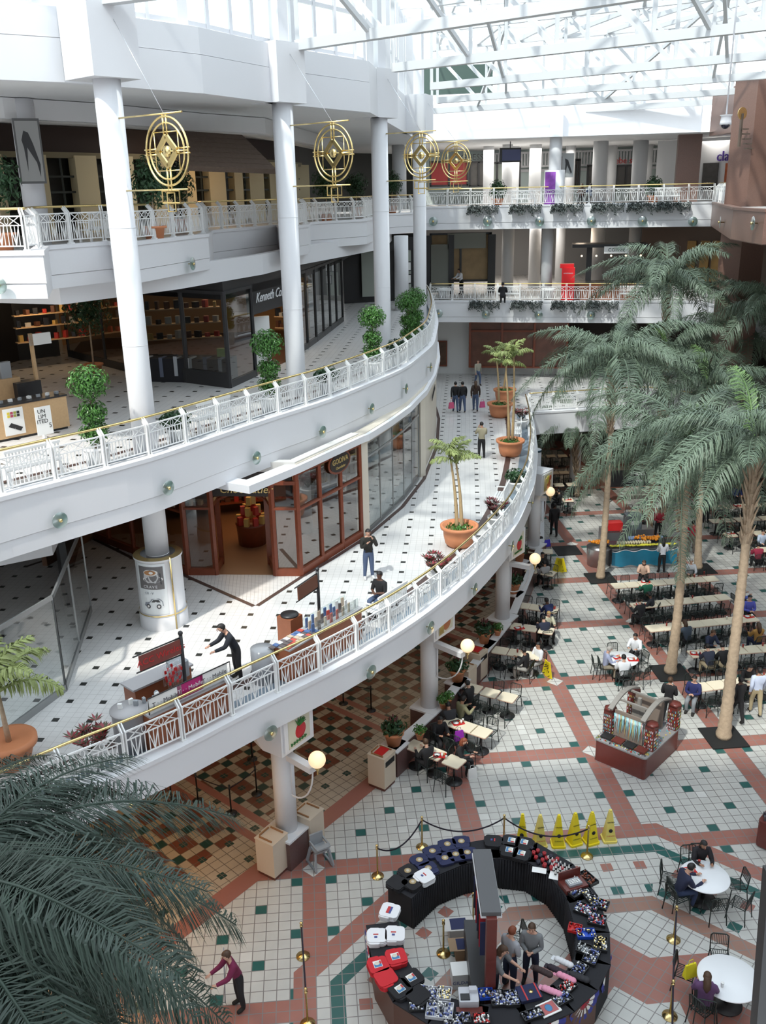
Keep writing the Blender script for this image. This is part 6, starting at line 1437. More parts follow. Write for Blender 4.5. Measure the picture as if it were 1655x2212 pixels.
# advertising drum round the first tall column, and a similar one far away
X, Y = UPC[0]; t = thing('advertising_drum', (X, Y, L2), 0, 'round illuminated drum with coffee and car posters around the first tall column', 'poster drum')
f = MB(); f.lathe([(.70, 0), (.70, .42), (.66, .44), (.66, 2.12), (.70, 2.14), (.70, 2.2)], n=48, cap=False); f.build('drum', [WHITE], t); f = MB(); f.lathe([(.70, 2.2), (.50, 2.22)], n=48, cap=False); f.build('brass_rim', [BRASS], t); f = MB(); f.lathe([(.705, .46), (.705, .50)], n=48, cap=False); f.build('lower_rim', [BRASS], t)
f = MB(); a = R(-48); f.cyl((.70 * math.cos(a), .70 * math.sin(a), .0), (.70 * math.cos(a), .70 * math.sin(a), 2.25), .025, n=8); f.build('seam_post', [BRASS], t)
def bent(P, a0, r, cz, m, f, depth=.004):     # map flat (u, v) outline onto the drum
    f.poly([((r + depth) * math.cos(a0 + u / r), (r + depth) * math.sin(a0 + u / r), cz + v) for u, v in P], m)
def quad_strip(u0, u1, v0, v1, m, a0, r, cz, f, depth, n=10):
    for k in range(n): x0 = u0 + (u1 - u0) * k / n; x1 = u0 + (u1 - u0) * (k + 1) / n; bent([(x0, v0), (x1, v0), (x1, v1), (x0, v1)], a0, r, cz, m, f, depth)
ac = R(-100); f = MB(); quad_strip(-.44, .44, -.78, .80, 0, ac, .66, 1.3, f, .004); quad_strip(-.38, .38, .02, .72, 1, ac, .66, 1.3, f, .008)
def ell(cx, cy, rx, ry, m, dp, n=20): bent([(cx + rx * math.cos(2 * PI * k / n), cy + ry * math.sin(2 * PI * k / n)) for k in range(n)], ac, .66, 1.3, m, f, dp)
ell(.06, .33, .30, .10, 2, .010); ell(.02, .42, .22, .19, 3, .013); bent([(-.20, .42), (.24, .42), (.15, .22), (-.10, .22)], ac, .66, 1.3, 3, f, .016); ell(.02, .54, .21, .10, 2, .019); ell(.0, .54, .17, .075, 4, .022); ell(.04, .54, .06, .04, 2, .025)
bent([(.27, .52), (.30, .52), (.31, .18), (.28, .18)], ac, .66, 1.3, 5, f, .02)
bent([(-.28, -.50), (-.24, -.40), (-.10, -.38), (-.02, -.27), (.20, -.26), (.29, -.36), (.30, -.50), (-.2, -.54)], ac, .66, 1.3, 6, f, .012); bent([(-.04, -.38), (.02, -.30), (.18, -.30), (.22, -.38)], ac, .66, 1.3, 5, f, .015)
for cx in (-.14, .17): ell(cx, -.51, .065, .07, 5, .016); ell(cx, -.51, .035, .04, 2, .019)
f.build('poster', [mat('poster_paper', (.80, .83, .84), .4), mat('poster_grey', (.16, .15, .15), .5), mat('cup_white', (.78, .76, .74), .4), mat('cup_shade', (.55, .54, .54), .4), mat('coffee_foam', (.42, .20, .08), .5), mat('poster_dark_grey', (.05, .05, .055), .4), mat('car_grey', (.26, .28, .32), .4)], t)
def drum_text(s, size, a0, r, z, m):
    w_ = size * .72
    for k, ch in enumerate(s):
        if ch == ' ': continue
        a = a0 + (k - (len(s) - 1) / 2) * w_ / r; text(ch, size, face_m((r * math.cos(a), r * math.sin(a), z), (math.cos(a), math.sin(a), 0)), m, t, depth=.002)
drum_text('CRAVE', .125, ac - .03, .675, 1.40, WHITE); drum_text('CR-V', .10, ac - .12, .672, 1.20, mat('car_grey', (.26, .28, .32), .4))
X, Y = 10.95, 60.0; t = thing('advertising_drum', (X, Y, L4F), 0, 'far poster drum with a purple panel around the white column on the top gallery', 'poster drum'); f = MB(); f.lathe([(.62, 0), (.62, 2.1), (.4, 2.1)], n=32, cap=False); f.build('drum', [WHITE], t)
f = MB()
for k in range(5): a0 = R(-165 + 14 * k); a1 = R(-165 + 14 * (k + 1)); f.poly([(.63 * math.cos(a0), .63 * math.sin(a0), .1), (.63 * math.cos(a1), .63 * math.sin(a1), .1), (.63 * math.cos(a1), .63 * math.sin(a1), 2.0), (.63 * math.cos(a0), .63 * math.sin(a0), 2.0)], 0)
f.build('poster', [mat('purple_poster', (.30, .08, .45), .5, noise=.6, nscale=3)], t)
# poster banners on the columns of the top gallery, departures screen
t = thing('hanging_banner', (0, 0, 0), 0, 'grey poster with a high heeled shoe by the left top gallery column', 'banner'); c = dat(64, 327, 28.5); M_ = face_m(c, (.35, -.94, 0)); f = MB(); f.box((0, 0, 0), (.72, 1.75, .04), 0, 0); f.box((0, 0, .025), (.62, 1.62, .01), 0, 1); f.poly([(-.10, .55, .035), (.02, .5, .035), (.12, .2, .035), (.25, -.35, .035), (.22, -.7, .035), (.16, -.3, .035), (-.05, .1, .035), (-.10, -.55, .035), (-.14, .1, .035), (-.18, .3, .035)], 2); f.v = [tuple(M_ @ Vector(v)) for v in f.v]; f.build('banner_board', [mat('banner_frame', (.10, .10, .10), .5), mat('banner_field', (.30, .30, .29), .5), DARK], t)
f = MB(); p = dat(70, 400, 29.2); f.lathe([(.34, L4), (.34, CEIL)], (p.x, p.y, 0), 28); struct(f.build('pillar', [WHITE]))
t = thing('hanging_banner', (0, 0, 0), 0, 'grey shoe poster beside the second far column of the top gallery', 'banner'); c = dat(1227, 357, 60.5); M_ = face_m(c, (0, -1, 0)); f = MB(); f.box((0, 0, 0), (.72, 1.4, .04), 0, 0); f.box((-.7, 0, -.02), (.6, 1.4, .04), 0, 1); f.poly([(-.2, .4, .03), (0, .3, .03), (.26, -.4, .03), (.2, -.5, .03), (-.05, 0, .03), (-.14, -.5, .03), (-.18, -.5, .03), (-.16, .1, .03)], 2); f.v = [tuple(M_ @ Vector(v)) for v in f.v]; f.build('banner_board', [mat('banner_mid', (.42, .43, .43), .5), mat('banner_pale', (.7, .7, .7), .5), DARK], t)
t = thing('information_screen', (0, 0, 0), 0, 'dark blue screen hanging over the far top gallery', 'screen'); c = dat(1102, 335, 62.5); f = MB(); f.box(c, (1.35, .25, .85), 0, 0); f.box(c + Vector((.06, -.14, 0)), (1.15, .02, .65), 0, 1); f.build('screen', [DARK, mat('screen_blue', (.06, .07, .16), .3)], t); f = MB(); f.cyl(c + Vector((0, 0, .4)), (c.x, c.y, 20.3), .03, n=6); f.build('hanger', [DARK], t)
# dome camera on its long stem
c = dat(1568, 262, 27.5); t = thing('dome_camera', c, 0, 'white security dome camera hanging on a long thin stem', 'camera'); f = MB(); f.cyl((0, 0, .18), (0, 0, 25.2 - c.z), .022, n=8); f.build('stem', [WHITE], t); f = MB(); f.lathe([(.17, .16), (.16, .14), (.13, .12), (.15, -.02), (.16, -.09), (.12, -.09)], n=24); f.build('housing', [WHITE], t); f = MB(); f.lathe([(0, -.20), (.06, -.185), (.11, -.14), (.12, -.08)], n=20, cap=False); f.build('dome', [mat('smoked_dome', (.015, .015, .03), .1)], t)
c = dat(1602, 262, 48.2); t = thing('wall_sconce', c, R(24), 'brass arch sconce with stepped fins on the stone pier', 'wall ornament'); f = MB(); f.lathe([(.28, -.02), (.28, .02)], (0, 0, .35), 20, ax=Matrix.Rotation(PI / 2, 3, 'X')); f.build('arch', [BRASS], t); f = MB(); f.box((0, 0, -.4), (.12, .1, 1.5)); [f.box((.18 + .1 * k, -.05, -.35 - .22 * k), (.4, .2, .05)) for k in range(5)]; f.build('fins', [mat('grey_bronze', (.18, .14, .11), .5, .5)], t)
# red box sign and coffee kiosk on the far middle gallery
p, _ = inside(FAR3[:2], 1226, 640, .9); f = MB(); f.box((0, 0, 1.0), (.80, .5, 2.1), 0, 0); f.box((-.1, .1, 2.15), (.85, .4, .25), 0, 0); t = f.build('red_display_case', [mat('bright_red', (.75, .015, .02), .4)], None, (p.x, p.y, L3), R(-12), label='bright red upright display box behind the far middle railing', cat='display case'); text('HONEYBAKED', .09, Matrix.Translation((0, -.26, 1.72)) @ Matrix.Rotation(PI / 2, 4, 'X'), WHITE, t, depth=.004)
c = dat(1308, 610, 60.5); c.z = L3; t = thing('coffee_kiosk', c, R(-10), 'dark roofed coffee kiosk with small lamps on the far middle gallery', 'kiosk'); f = MB(); f.box((0, 0, .5), (4.2, 1.6, 1.0), 0, 0); f.box((0, 0, 1.03), (4.3, 1.7, .06), 0, 1); f.build('counter', [mat('kiosk_brown', (.20, .07, .03), .5), DARK], t)
f = MB(); f.box((.1, 0, 3.3), (4.6, 1.9, .2)); f.box((-1.1, 0, 2.2), (.35, .35, 2.2)); f.box((2.0, .5, 2.2), (.1, .1, 2.2)); f.build('roof', [DARK], t); f = MB(); f.box((.5, -.97, 3.05), (1.5, .05, .42)); o = f.build('sign_board', [PAPER], t); text('COFFEE', .3, Matrix.Translation((.5, -1.0, 3.05)) @ Matrix.Rotation(PI / 2, 4, 'X'), DARK, o)
f = MB(); [f.sph((-1.6 + .9 * k, -.9, 2.7), .06, 6) for k in range(5)]; f.build('lamp', [mat('warm_bulb', (1, .75, .45), .4, emit=4)], t)
# wooden kiosk with a phone poster on the middle gallery
a_ = at(0, 1040 - 100, L3 + .0); A, B = at(-40, 965, L3), at(152, 925, L3); d = B - A; rz = math.atan2(d.y, d.x); L = d.length; t = thing('phone_kiosk', (A.x, A.y, L3), rz, 'pale wood phone kiosk at the left edge of the middle gallery', 'kiosk')
f = MB(); f.box((L / 2, .35, .55), (L, .7, .95), 0, 0); f.box((L / 2, .35, .05), (L - .1, .6, .1), 0, 1); f.box((L / 2, .35, 1.05), (L + .05, .75, .05), 0, 1); f.build('counter', [WOOD, DARK], t); f = MB(); f.box((L * .4, 2.0, .75), (L * .8, .6, 1.5), 0, 0); f.box((L * .85, 1.7, .9), (.8, .5, .9), 0, 1); f.box((L * .97, 1.6, 1.4), (.10, .10, 2.8), 0, 0); f.box((L * .97 + .3, 1.6, 2.6), (.7, .1, .35), 0, 2); f.build('back_cabinet', [WOOD, DARK, PAPER], t)
f = MB(); f.box((L * .38, -.012, .55), (.62, .02, .80), 0, 0); f.rbox((L * .38, -.03, .35), (.01, .01, .01), .001); f.add([(L * .38 - .2, -.03, .42), (L * .38 + .16, -.03, .24), (L * .38 + .24, -.03, .34), (L * .38 - .10, -.03, .52)], [(0, 1, 2, 3)], 1); [f.box((L * .38 - .15 + .1 * (k % 4), -.028, .72 + .09 * (k // 4)), (.08, .01, .07), 0, (2, 1, 3, 4)[(k * 3) % 4]) for k in range(8)]; f.build('phone_poster', [PAPER, DARK, mat('poster_yellow', (.7, .55, .05), .5), mat('poster_olive', (.3, .32, .05), .5), mat('poster_crimson', (.4, .05, .1), .5)], t)
f = MB()
for k in range(9): f.box((.3 + .42 * k * L / 4, .3, 1.12), (.12, .09, .08), k, k % 2)
f.build('phones', [GREY, PAPER], t); f = MB(); [f.rbox((.5 + .7 * k, 1.9, 1.75), (.35, .2, .5), .03) for k in range(3)]; f.build('machine', [GREY], t)
p = at(107, 945, L3); t = thing('poster_stand', (p.x - .05, p.y - .12, L3), rz, 'white poster reading UNLIMITED standing before the pale kiosk', 'poster'); f = MB(); f.box((0, 0, .55), (.50, .02, .85)); f.box((0, .1, .1), (.04, .2, .2)); f.build('poster_board', [PAPER], t)
for k, (s, z) in enumerate((('UN', .83), ('LIM', .68), ('ITED', .53))): text(s, .17, Matrix.Translation((-.05, -.016, z)) @ Matrix.Rotation(PI / 2, 4, 'X'), DARK, t, depth=.002)
text('5', .2, Matrix.Translation((.18, -.016, .38)) @ Matrix.Rotation(PI / 2, 4, 'X'), DARK, t, depth=.002)
# ------------------------------------------------------------------ souvenir stand
SK = BLACK; BROWN = mat('stand_brown', (.10, .04, .025), .45); H_ = .92
def seg(pa, pb, w_, name_, skirt, label):      # counter between two photo points of its outer top edge
    A, B = at(*pa, H_), at(*pb, H_); d = B - A; rz = math.atan2(d.y, d.x); t = thing('souvenir_counter', ((A.x + B.x) / 2, (A.y + B.y) / 2, 0), rz, label, 'counter', 'counters of the ring shaped souvenir stand')
    L = d.length; f = MB(); f.box((0, -w_ / 2, H_ / 2), (L, w_, H_), 0, 0); f.box((0, -w_ / 2, H_), (L + .02, w_ + .03, .03), 0, 1); f.build('counter_body', [skirt, SK], t)
    if skirt == SK:
        f = MB(); n = int(L / .07)
        for k in range(n): f.tube([(-L / 2 + L * (k + .5) / n, -w_ - .01, .9), (-L / 2 + L * (k + .5) / n, -w_ - .03, .01)], [.028, .045], 5)
        o = f.build('skirt', [SK], t)
    return t, A, B, rz, L
OUT = [(838, 1912), (900, 1858), (975, 1828), (1065, 1812), (1160, 1822), (1238, 1868), (1290, 1935), (1316, 2015), (1318, 2085), (1290, 2140), (1240, 2185), (1150, 2225), (1040, 2240), (925, 2212), (850, 2165), (808, 2090), (792, 2000)]
NM = ['black shirts and a white shirt', 'the first dark blue shirts', 'more dark blue shirts', 'the black shirts by the sign beam', 'red and black mugs', 'bobble bottles and the till', 'dark trays beside the wooden case', 'buttons and a blue tray', 'gold pins', 'caps and grey dome', 'the fan shaped bunting', 'the pink cap and a framed portrait', 'keyring boxes', 'clear trinket boxes', 'black shirts with portraits', 'white and red shirts']
SEG = []
for k in range(len(OUT) - 1):
    far_ = k < 9; SEG.append(seg(OUT[k], OUT[k + 1], .75, k, SK if far_ else BROWN, 'counter of the souvenir ring carrying ' + NM[k]))
    SEG[-1][0].rotation_euler = (0, 0, SEG[-1][3])
# goods on the ring: place by photo position on the counter top
def shirt(x, y, col, pc, label, rz=None, w_=.40, h=.10, pattern=None):
    p = at(x, y, H_ + .03); c = at(1055, 2030, H_); a = math.atan2(p.y - c.y, p.x - c.x) - PI / 2 if rz is None else R(rz)
    t = thing('folded_shirt', (p.x, p.y, H_ + .02), a, label, 'folded shirt', 'folded shirts on the souvenir counters'); f = MB()
    n = max(2, int(h / .035))
    for k in range(n): f.rbox((rj.uniform(-.012, .012), rj.uniform(-.012, .012), .018 + .035 * k), (w_ * rj.uniform(.95, 1.03), .46, .032), .09, rj.uniform(-.04, .04))
    for s_ in (-1, 1): f.rbox((s_ * w_ * .42, .06, h * .4), (.14, .26, h * .7), .05)
    f.build('shirt_stack', [cloth(col)], t)
    if pc:
        f = MB(); z = .035 * n + .004
        if pc == 'round': f.lathe([(.09, z), (.09, z + .004), (0, z + .004)], (0, .02, 0), 18, 0); f.lathe([(.045, z + .004), (.045, z + .007), (0, z + .007)], (0, .02, 0), 12, 1)
        elif pc == 'portrait': f.box((0, .02, z), (.19, .19, .006), 0, 2); f.box((-.04, .02, z + .003), (.09, .17, .006), 0, 3); f.sph((.015, .03, z + .003), .055, 8, 4, (1, 1.2, .15)); f.box((.03, -.05, z + .004), (.09, .04, .006), 0, 5)
        elif pc == 'bar': f.box((0, .03, z), (.22, .07, .006), 0, 5); f.box((0, -.03, z), (.22, .05, .006), 0, 6)
        elif pc == 'small': f.box((-.05, .03, z), (.05, .07, .006), 0, 6); f.box((.03, .03, z), (.03, .12, .006), 0, 5)
        f.build('print', [mat('seal_gold', (.45, .34, .18), .5), mat('seal_pale', (.6, .55, .45), .5), PAPER, mat('print_blue', (.05, .2, .4), .5), mat('print_face', (.65, .6, .5), .5), mat('print_red', (.5, .03, .03), .5), mat('print_navy', (.05, .07, .25), .5)], t)
NAVY, BLK, WHT, REDC = (.02, .025, .075), (.012, .012, .015), (.78, .78, .8), (.55, .02, .03)
for k, (x, y) in enumerate(((907, 1862), (935, 1843), (967, 1828), (997, 1822), (926, 1880), (962, 1858), (1010, 1846), (985, 1850))): shirt(x, y, NAVY, 'round', 'navy shirt stack with gold seal, ' + ['at the left end of the back row', 'second in the back row', 'third in the back row', 'fourth in the back row', 'leftmost of the front row', 'second of the front row', 'nearest the sign beam', 'third of the front row'][k])
for x, y, c, pc, lb in ((882, 1888, BLK, 'round', 'black shirt stack with round print left of the navy shirts'), (858, 1912, BLK, None, 'plain black shirt pile at the upper left end of the ring'), (893, 1912, BLK, 'round', 'black shirt stack beside the single white shirt'), (917, 1900, WHT, 'small', 'single white shirt among the black ones at upper left'), (1066, 1822, BLK, 'small', 'black shirt with white lettering right of the sign beam'),
    (1105, 1822, BLK, 'portrait', 'black shirt with portrait, left of the upper pair'), (1132, 1826, BLK, 'portrait', 'black shirt with portrait, right of the upper pair'), (1100, 1843, BLK, 'portrait', 'black shirt with portrait, lower left by the mugs'), (1126, 1850, BLK, 'portrait', 'black shirt with portrait, lower right by the mugs'),
    (842, 1975, WHT, 'bar', 'white shirt pile with red and blue bar print'), (815, 2030, WHT, 'small', 'white shirt pile with small print, left'), (853, 2025, WHT, 'small', 'white shirt pile with small print, right'), (818, 2092, REDC, 'portrait', 'red shirt pile with portrait, left'), (856, 2075, REDC, 'portrait', 'red shirt pile with portrait, right'), (835, 2120, REDC, None, 'plain red shirt pile in front of the printed red ones'), (890, 2118, BLK, 'portrait', 'black shirt pile with portrait right of the red shirts'), (866, 2142, BLK, 'portrait', 'black shirt pile with portrait at the lower left of the ring'), (905, 2155, BLK, None, 'plain black shirt pile left of the clear boxes')):
    shirt(x, y, c, pc, lb, h=.16 if c in (WHT, REDC) else .12, w_=.44)
def goods_box(x, y, w_, d_, h, m, lb, cat, cols, n, rz=0, gm=None):
    p = at(x, y, H_ + .02); t = thing(cat.replace(' ', '_'), (p.x, p.y, H_ + .02), R(rz), lb, cat); f = MB(); f.box((0, 0, .01), (w_, d_, .02)); 
    for s_ in (-1, 1): f.box((s_ * w_ / 2, 0, h / 2), (.012, d_, h)); f.box((0, s_ * d_ / 2, h / 2), (w_, .012, h))
    f.build('tray', [m], t); f = MB()
    for k in range(n): f.box((rj.uniform(-.46, .46) * w_, rj.uniform(-.46, .46) * d_, h * .6 + .02 * rj.random()), (.035, .025, .05), rj.random() * 3, rj.randrange(len(cols)))
    o = f.build('trinkets', cols, t); o['kind'] = 'stuff'
PB_ = [PAPER, mat('trinket_grey', (.3, .3, .34), .3), mat('trinket_blue', (.1, .14, .4), .4), mat('trinket_black', (.02, .02, .03), .4)]; GP = [BRASS, mat('trinket_black', (.02, .02, .03), .4), PAPER]
CLB = mat('clear_box_edge', (.55, .56, .6), .2)
for x, y, w_, d_, m, cols, n, rz, lb in ((927, 2150, .44, .36, CLB, PB_, 70, -12, 'clear divided box of buttons, upper one beside the black shirts'), (950, 2186, .56, .42, CLB, PB_, 90, -10, 'large clear divided box of buttons at the bottom of the ring'), (960, 2150, .30, .34, CLB, GP, 50, -10, 'clear box of gold pins beside the buttons'), (1000, 2203, .32, .25, DARK, PB_, 40, 0, 'black tray of grey trinkets left of the keyring packs'), (1040, 2205, .34, .25, DARK, [RED, PAPER], 40, 0, 'black tray of red trinkets at the bottom edge'),
    (1075, 2160, .30, .40, DARK, PB_, 90, 3, 'black board of keyring packs, left'), (1105, 2160, .30, .40, DARK, PB_, 90, 3, 'black board of keyring packs, right'), (1150, 2195, .45, .22, DARK, PB_, 40, 20, 'black tray of badges below the folded navy flag'), (1265, 1968, .35, .5, DARK, PB_ + [RED], 90, 60, 'tray of red and white badges on the right side of the ring'), (1290, 1990, .35, .4, DARK, PB_ + [RED], 70, 70, 'tray of portrait badges near the blue tray'),
    (1266, 2020, .42, .26, mat('blue_tray', (.02, .08, .5), .4), GP, 20, 0, 'bright blue tray on the right side of the ring'), (1297, 2042, .42, .3, DARK, GP, 60, 75, 'tray of gold pins at the right edge of the ring'), (1277, 2070, .45, .3, DARK, PB_, 50, 60, 'tray of black cases below the gold pins'), (1245, 1930, .4, .26, DARK, PB_, 36, 35, 'tray of pens behind the wooden case'), (1270, 1900, .5, .28, DARK, [DARK, REDWOOD], 50, -60, 'stepped rack of dark boxes at the upper right of the ring'), (1272, 1938, .45, .24, DARK, GP, 50, -70, 'rack of gold lettered cards at the right of the ring'), (1050, 2150, .3, .26, mat('blue_tray', (.02, .08, .5), .4), GP, 30, 5, 'blue tray of coins beside the till')):
    goods_box(x, y, w_, d_, .08, m, lb, 'goods tray', cols, n, rz)
for k in range(18):
    i, j = k % 5, k // 5; x, y = 1148 + 14 * i + 5 * j, 1836 + 10 * j + 6 * i; p = at(x, y, H_ + .03); f = MB(); f.lathe([(.045, 0), (.048, .11), (.03, .11), (.03, .02)], n=14); f.tube([(.045, 0, .03), (.075, 0, .05), (.07, 0, .09), (.045, 0, .09)], .008, 5)
    o = f.build('souvenir_mug', [mat('mug_red', (.45, .03, .04), .4) if k % 3 else mat('mug_dark', (.03, .03, .05), .4)], None, (p.x, p.y, H_ + .02), label='small souvenir mug in the cluster right of the black shirts', cat='mug', group='mugs on the souvenir ring'); o.rotation_euler = (0, 0, k)
for k in range(26):
    i, j = k % 6, k // 6; x, y = 1184 + 9 * i + 4 * j, 1858 + 8 * j + 4 * i; p = at(x, y, H_ + .03); f = MB(); f.lathe([(.03, 0), (.032, .09), (.016, .12), (.016, .15), (0, .155)], n=10, m=0); f.lathe([(.033, .03), (.033, .07)], n=10, m=1, cap=False); f.build('snow_globe', [PAPER, DARK], None, (p.x, p.y, H_ + .02), label='small black and white bottle in the cluster behind the till', cat='bottle', group='small bottles on the souvenir ring')
p = at(1205, 1893, H_ + .02); f = MB(); f.box((0, 0, .003), (.42, .3, .006), R(-20)); f.build('paper_sheet', [PAPER], None, p, label='white sheet with a yellow spot on the upper right counter', cat='paper'); p = at(1165, 1880, H_ + .02); f = MB(); f.box((0, 0, .003), (.36, .2, .006), R(-15)); f.build('paper_sheet', [PAPER], None, p, label='white sheet at the inner edge beside the mugs', cat='paper')
p = at(1238, 1915, H_ + .02); t = thing('wooden_case', (p.x, p.y, p.z), R(20), 'open wooden case with grey till on the right counter', 'case'); f = MB(); f.box((0, 0, .06), (.62, .42, .12)); f.box((0, .2, .2), (.62, .03, .3)); f.build('case_body', [CARTW], t); f = MB(); f.box((0, -.02, .15), (.36, .24, .06), 0, 0); [f.box((-.12 + .06 * (k % 5), -.08 + .05 * (k // 5), .19), (.04, .03, .02), 0, 1) for k in range(15)]; f.build('till', [GREY, PAPER], t)
p = at(1012, 2160, H_ + .02); t = thing('cash_register', (p.x, p.y, p.z), R(0), 'grey cash register at the bottom of the souvenir ring', 'cash register'); f = MB(); f.rbox((0, 0, .08), (.42, .4, .16), .03); f.box((-.08, -.08, .17), (.2, .16, .03), 0, 1); f.box((.1, .08, .2), (.16, .12, .1), 0, 0); f.build('register_body', [mat('register_grey', (.55, .56, .6), .5), DARK], t); f = MB(); f.box((0, -.3, -.05), (.56, .25, .1)); f.build('drawer', [CARTW], t)
def cap_(x, y, c, rz, lb, n=5):
    p = at(x, y, H_ + .03); t = thing('cap_stack', (p.x, p.y, H_ + .02), R(rz), lb, 'caps', 'cap stacks on the souvenir ring'); f = MB()
    for k in range(n): o_ = .075 * k; f.sph((o_, 0, .05), .085, 8, 0, (1, .95, .75)); f.rbox((o_ - .10, 0, .03), (.10, .14, .012), .03)
    f.build('caps', [cloth(c)], t)
for x, y, c, rz, lb in ((1205, 2075, (.7, .7, .72), -35, 'white cap stack, uppermost on the lower right counter'), (1190, 2092, (.03, .02, .03), -35, 'black cap stack left of the upper pink caps'), (1210, 2108, (.75, .30, .42), -35, 'upper pink cap stack'), (1178, 2138, (.75, .32, .45), -30, 'lower pink cap stack next to the framed portrait'), (1238, 2108, (.03, .03, .035), -30, 'black cap stack right of the upper pink caps'), (1160, 2095, (.05, .03, .03), -35, 'dark brown cap stack at the inner edge')): cap_(x, y, c, rz, lb)
p = at(1142, 2148, H_ + .03); f = MB(); f.rbox((0, 0, .04), (.5, .4, .08), .04, 0, 0); f.box((-.1, 0, .083), (.03, .4, .006), 0, 1); f.box((.2, 0, .083), (.03, .4, .006), 0, 1); f.lathe([(.05, .084), (.05, .088), (0, .088)], (.05, 0, 0), 12, 2); f.build('folded_blanket', [cloth(NAVY), RED, BRASS], None, (p.x, p.y, H_ + .02), R(14), label='folded navy blanket with red stripes beside the keyring boards', cat='blanket')
p = at(1185, 2178, H_ + .04); f = MB(); f.box((0, 0, .01), (.46, .34, .02), 0, 0); f.box((0, 0, .022), (.36, .26, .006), 0, 1); f.sph((0, .0, .026), .08, 8, 2, (1, 1.2, .1)); f.build('framed_print', [PAPER, mat('frame_red_stripe', (.42, .10, .10), .5), mat('print_blue', (.05, .2, .4), .5)], None, (p.x, p.y, H_ + .03), R(25), label='red bordered print with a blue oval lying beside the lower pink caps', cat='picture')
# fan bunting on the outer lower right side, striped bunting on the left and bottom
def bunting(pa, pb, lb, n=15):
    A, B = at(*pa, H_ - .02), at(*pb, H_ - .02); d = B - A; nrm = Vector((d.y, -d.x, 0)).normalized(); c = (A + B) / 2
    if (c - at(1055, 2030, H_)).dot(nrm) < 0: nrm = -nrm
    f = MB(); R_ = d.length / 2; t_ = d.normalized()
    for k in range(n):
        a0, a1 = PI * k / n, PI * (k + 1) / n
        for r0, r1, m in ((0, .35, 0), (.35, .68, 1), (.68, 1, 2)):
            P = []
            for a, r_ in ((a0, r0), (a1, r0), (a1, r1), (a0, r1)): P.append(c + nrm * (.03 + .02 * ((k + (a == a1)) % 2)) - t_ * math.cos(a) * r_ * R_ - Vector((0, 0, math.sin(a) * r_ * min(R_, .5))))
            f.poly(P, m)
    f.build('bunting', [mat('bunting_red', (.42, .02, .05), .7), PAPER, mat('bunting_blue', (.04, .05, .28), .7)], label=lb, cat='bunting', group='buntings on the souvenir ring')
for pa, pb, lb in (((1318, 2060), (1296, 2128), 'red white and blue fan bunting on the right side of the ring'), ((1292, 2136), (1228, 2190), 'red white and blue fan bunting at the lower right of the ring'), ((1222, 2195), (1120, 2228), 'fan bunting at the bottom right of the ring'), ((792, 2005), (806, 2088), 'fan bunting on the left side of the ring beside the white shirts'), ((1100, 2232), (1000, 2236), 'fan bunting at the bottom edge of the picture')): bunting(pa, pb, lb)
# sign beam across the middle
a, b = at(1041, 1838, 2.9), at(1062, 1975, 2.9); t = thing('display_gantry', (0, 0, 0), 0, 'tall dark display gantry with long grey top running through the souvenir stand', 'display stand')
f = MB(); f.beam(a, b, .42, .10, 0); f.beam(a + Vector((0, 0, -.08)), b + Vector((0, 0, -.08)), .46, .05, 1); f.build('top_beam', [mat('gantry_grey', (.10, .10, .105), .7), WHITE], t)
f = MB(); f.box((b.x, b.y, 1.45), (.22, .22, 2.8)); f.build('wood_post', [CARTW], t); f = MB(); f.box((a.x, a.y, 1.45), (.1, .1, 2.8)); f.build('rear_post', [DARK], t)
f = MB(); m = (a + b) / 2; rz = math.atan2(b.y - a.y, b.x - a.x); f.box((m.x - .15, m.y, .45), ((b - a).length, .5, .9), rz, 0); f.build('low_cabinet', [mat('black_cabinet', (.02, .02, .022), .4)], t)
f = MB()
for k in range(7): q = a.lerp(b, .1 + .12 * k); f.box((q.x - .02, q.y, 1.9), (.35, .03, .9), rz + PI / 2, k % 3)
f.build('hanging_shirts', [cloth(NAVY), cloth(BLK), cloth((.4, .02, .03))], t)
for x, y, w_, d_, h, m, lb in ((990, 2020, .5, .45, .35, mat('grey_carton', (.50, .48, .46), .8), 'open grey carton with folded shirts inside the ring'), (1003, 2060, .48, .42, .3, mat('brown_carton', (.30, .20, .12), .8), 'brown carton of black shirts inside the ring'), (997, 2122, .48, .4, .42, PAPER, 'white carton printed with letters inside the ring')):
    p = at(x, y, .0); p.y -= .0; t = thing('carton', (p.x, p.y, 0), R(4), lb, 'box'); f = MB(); f.box((0, 0, h / 2), (w_, d_, h)); f.build('box_body', [m], t)
    if m != PAPER: f = MB(); f.box((-w_ / 2 - .06, 0, h), (.16, d_, .01)); f.box((w_ / 2 + .06, 0, h), (.16, d_, .01)); f.box((0, 0, h), (w_ * .8, d_ * .8, .02), 0, 1); f.build('flaps', [m, cloth(NAVY)], t)
    else: text('GILDAN', .13, Matrix.Translation((0, -d_ / 2 - .003, h * .45)) @ Matrix.Rotation(PI / 2, 4, 'X'), mat('carton_ink', (.1, .12, .3), .6), t, depth=.002)
q = at(1110, 2060, 0); chair(q, R(-80), 'dark wire chair inside the souvenir ring behind the two women', None, True)

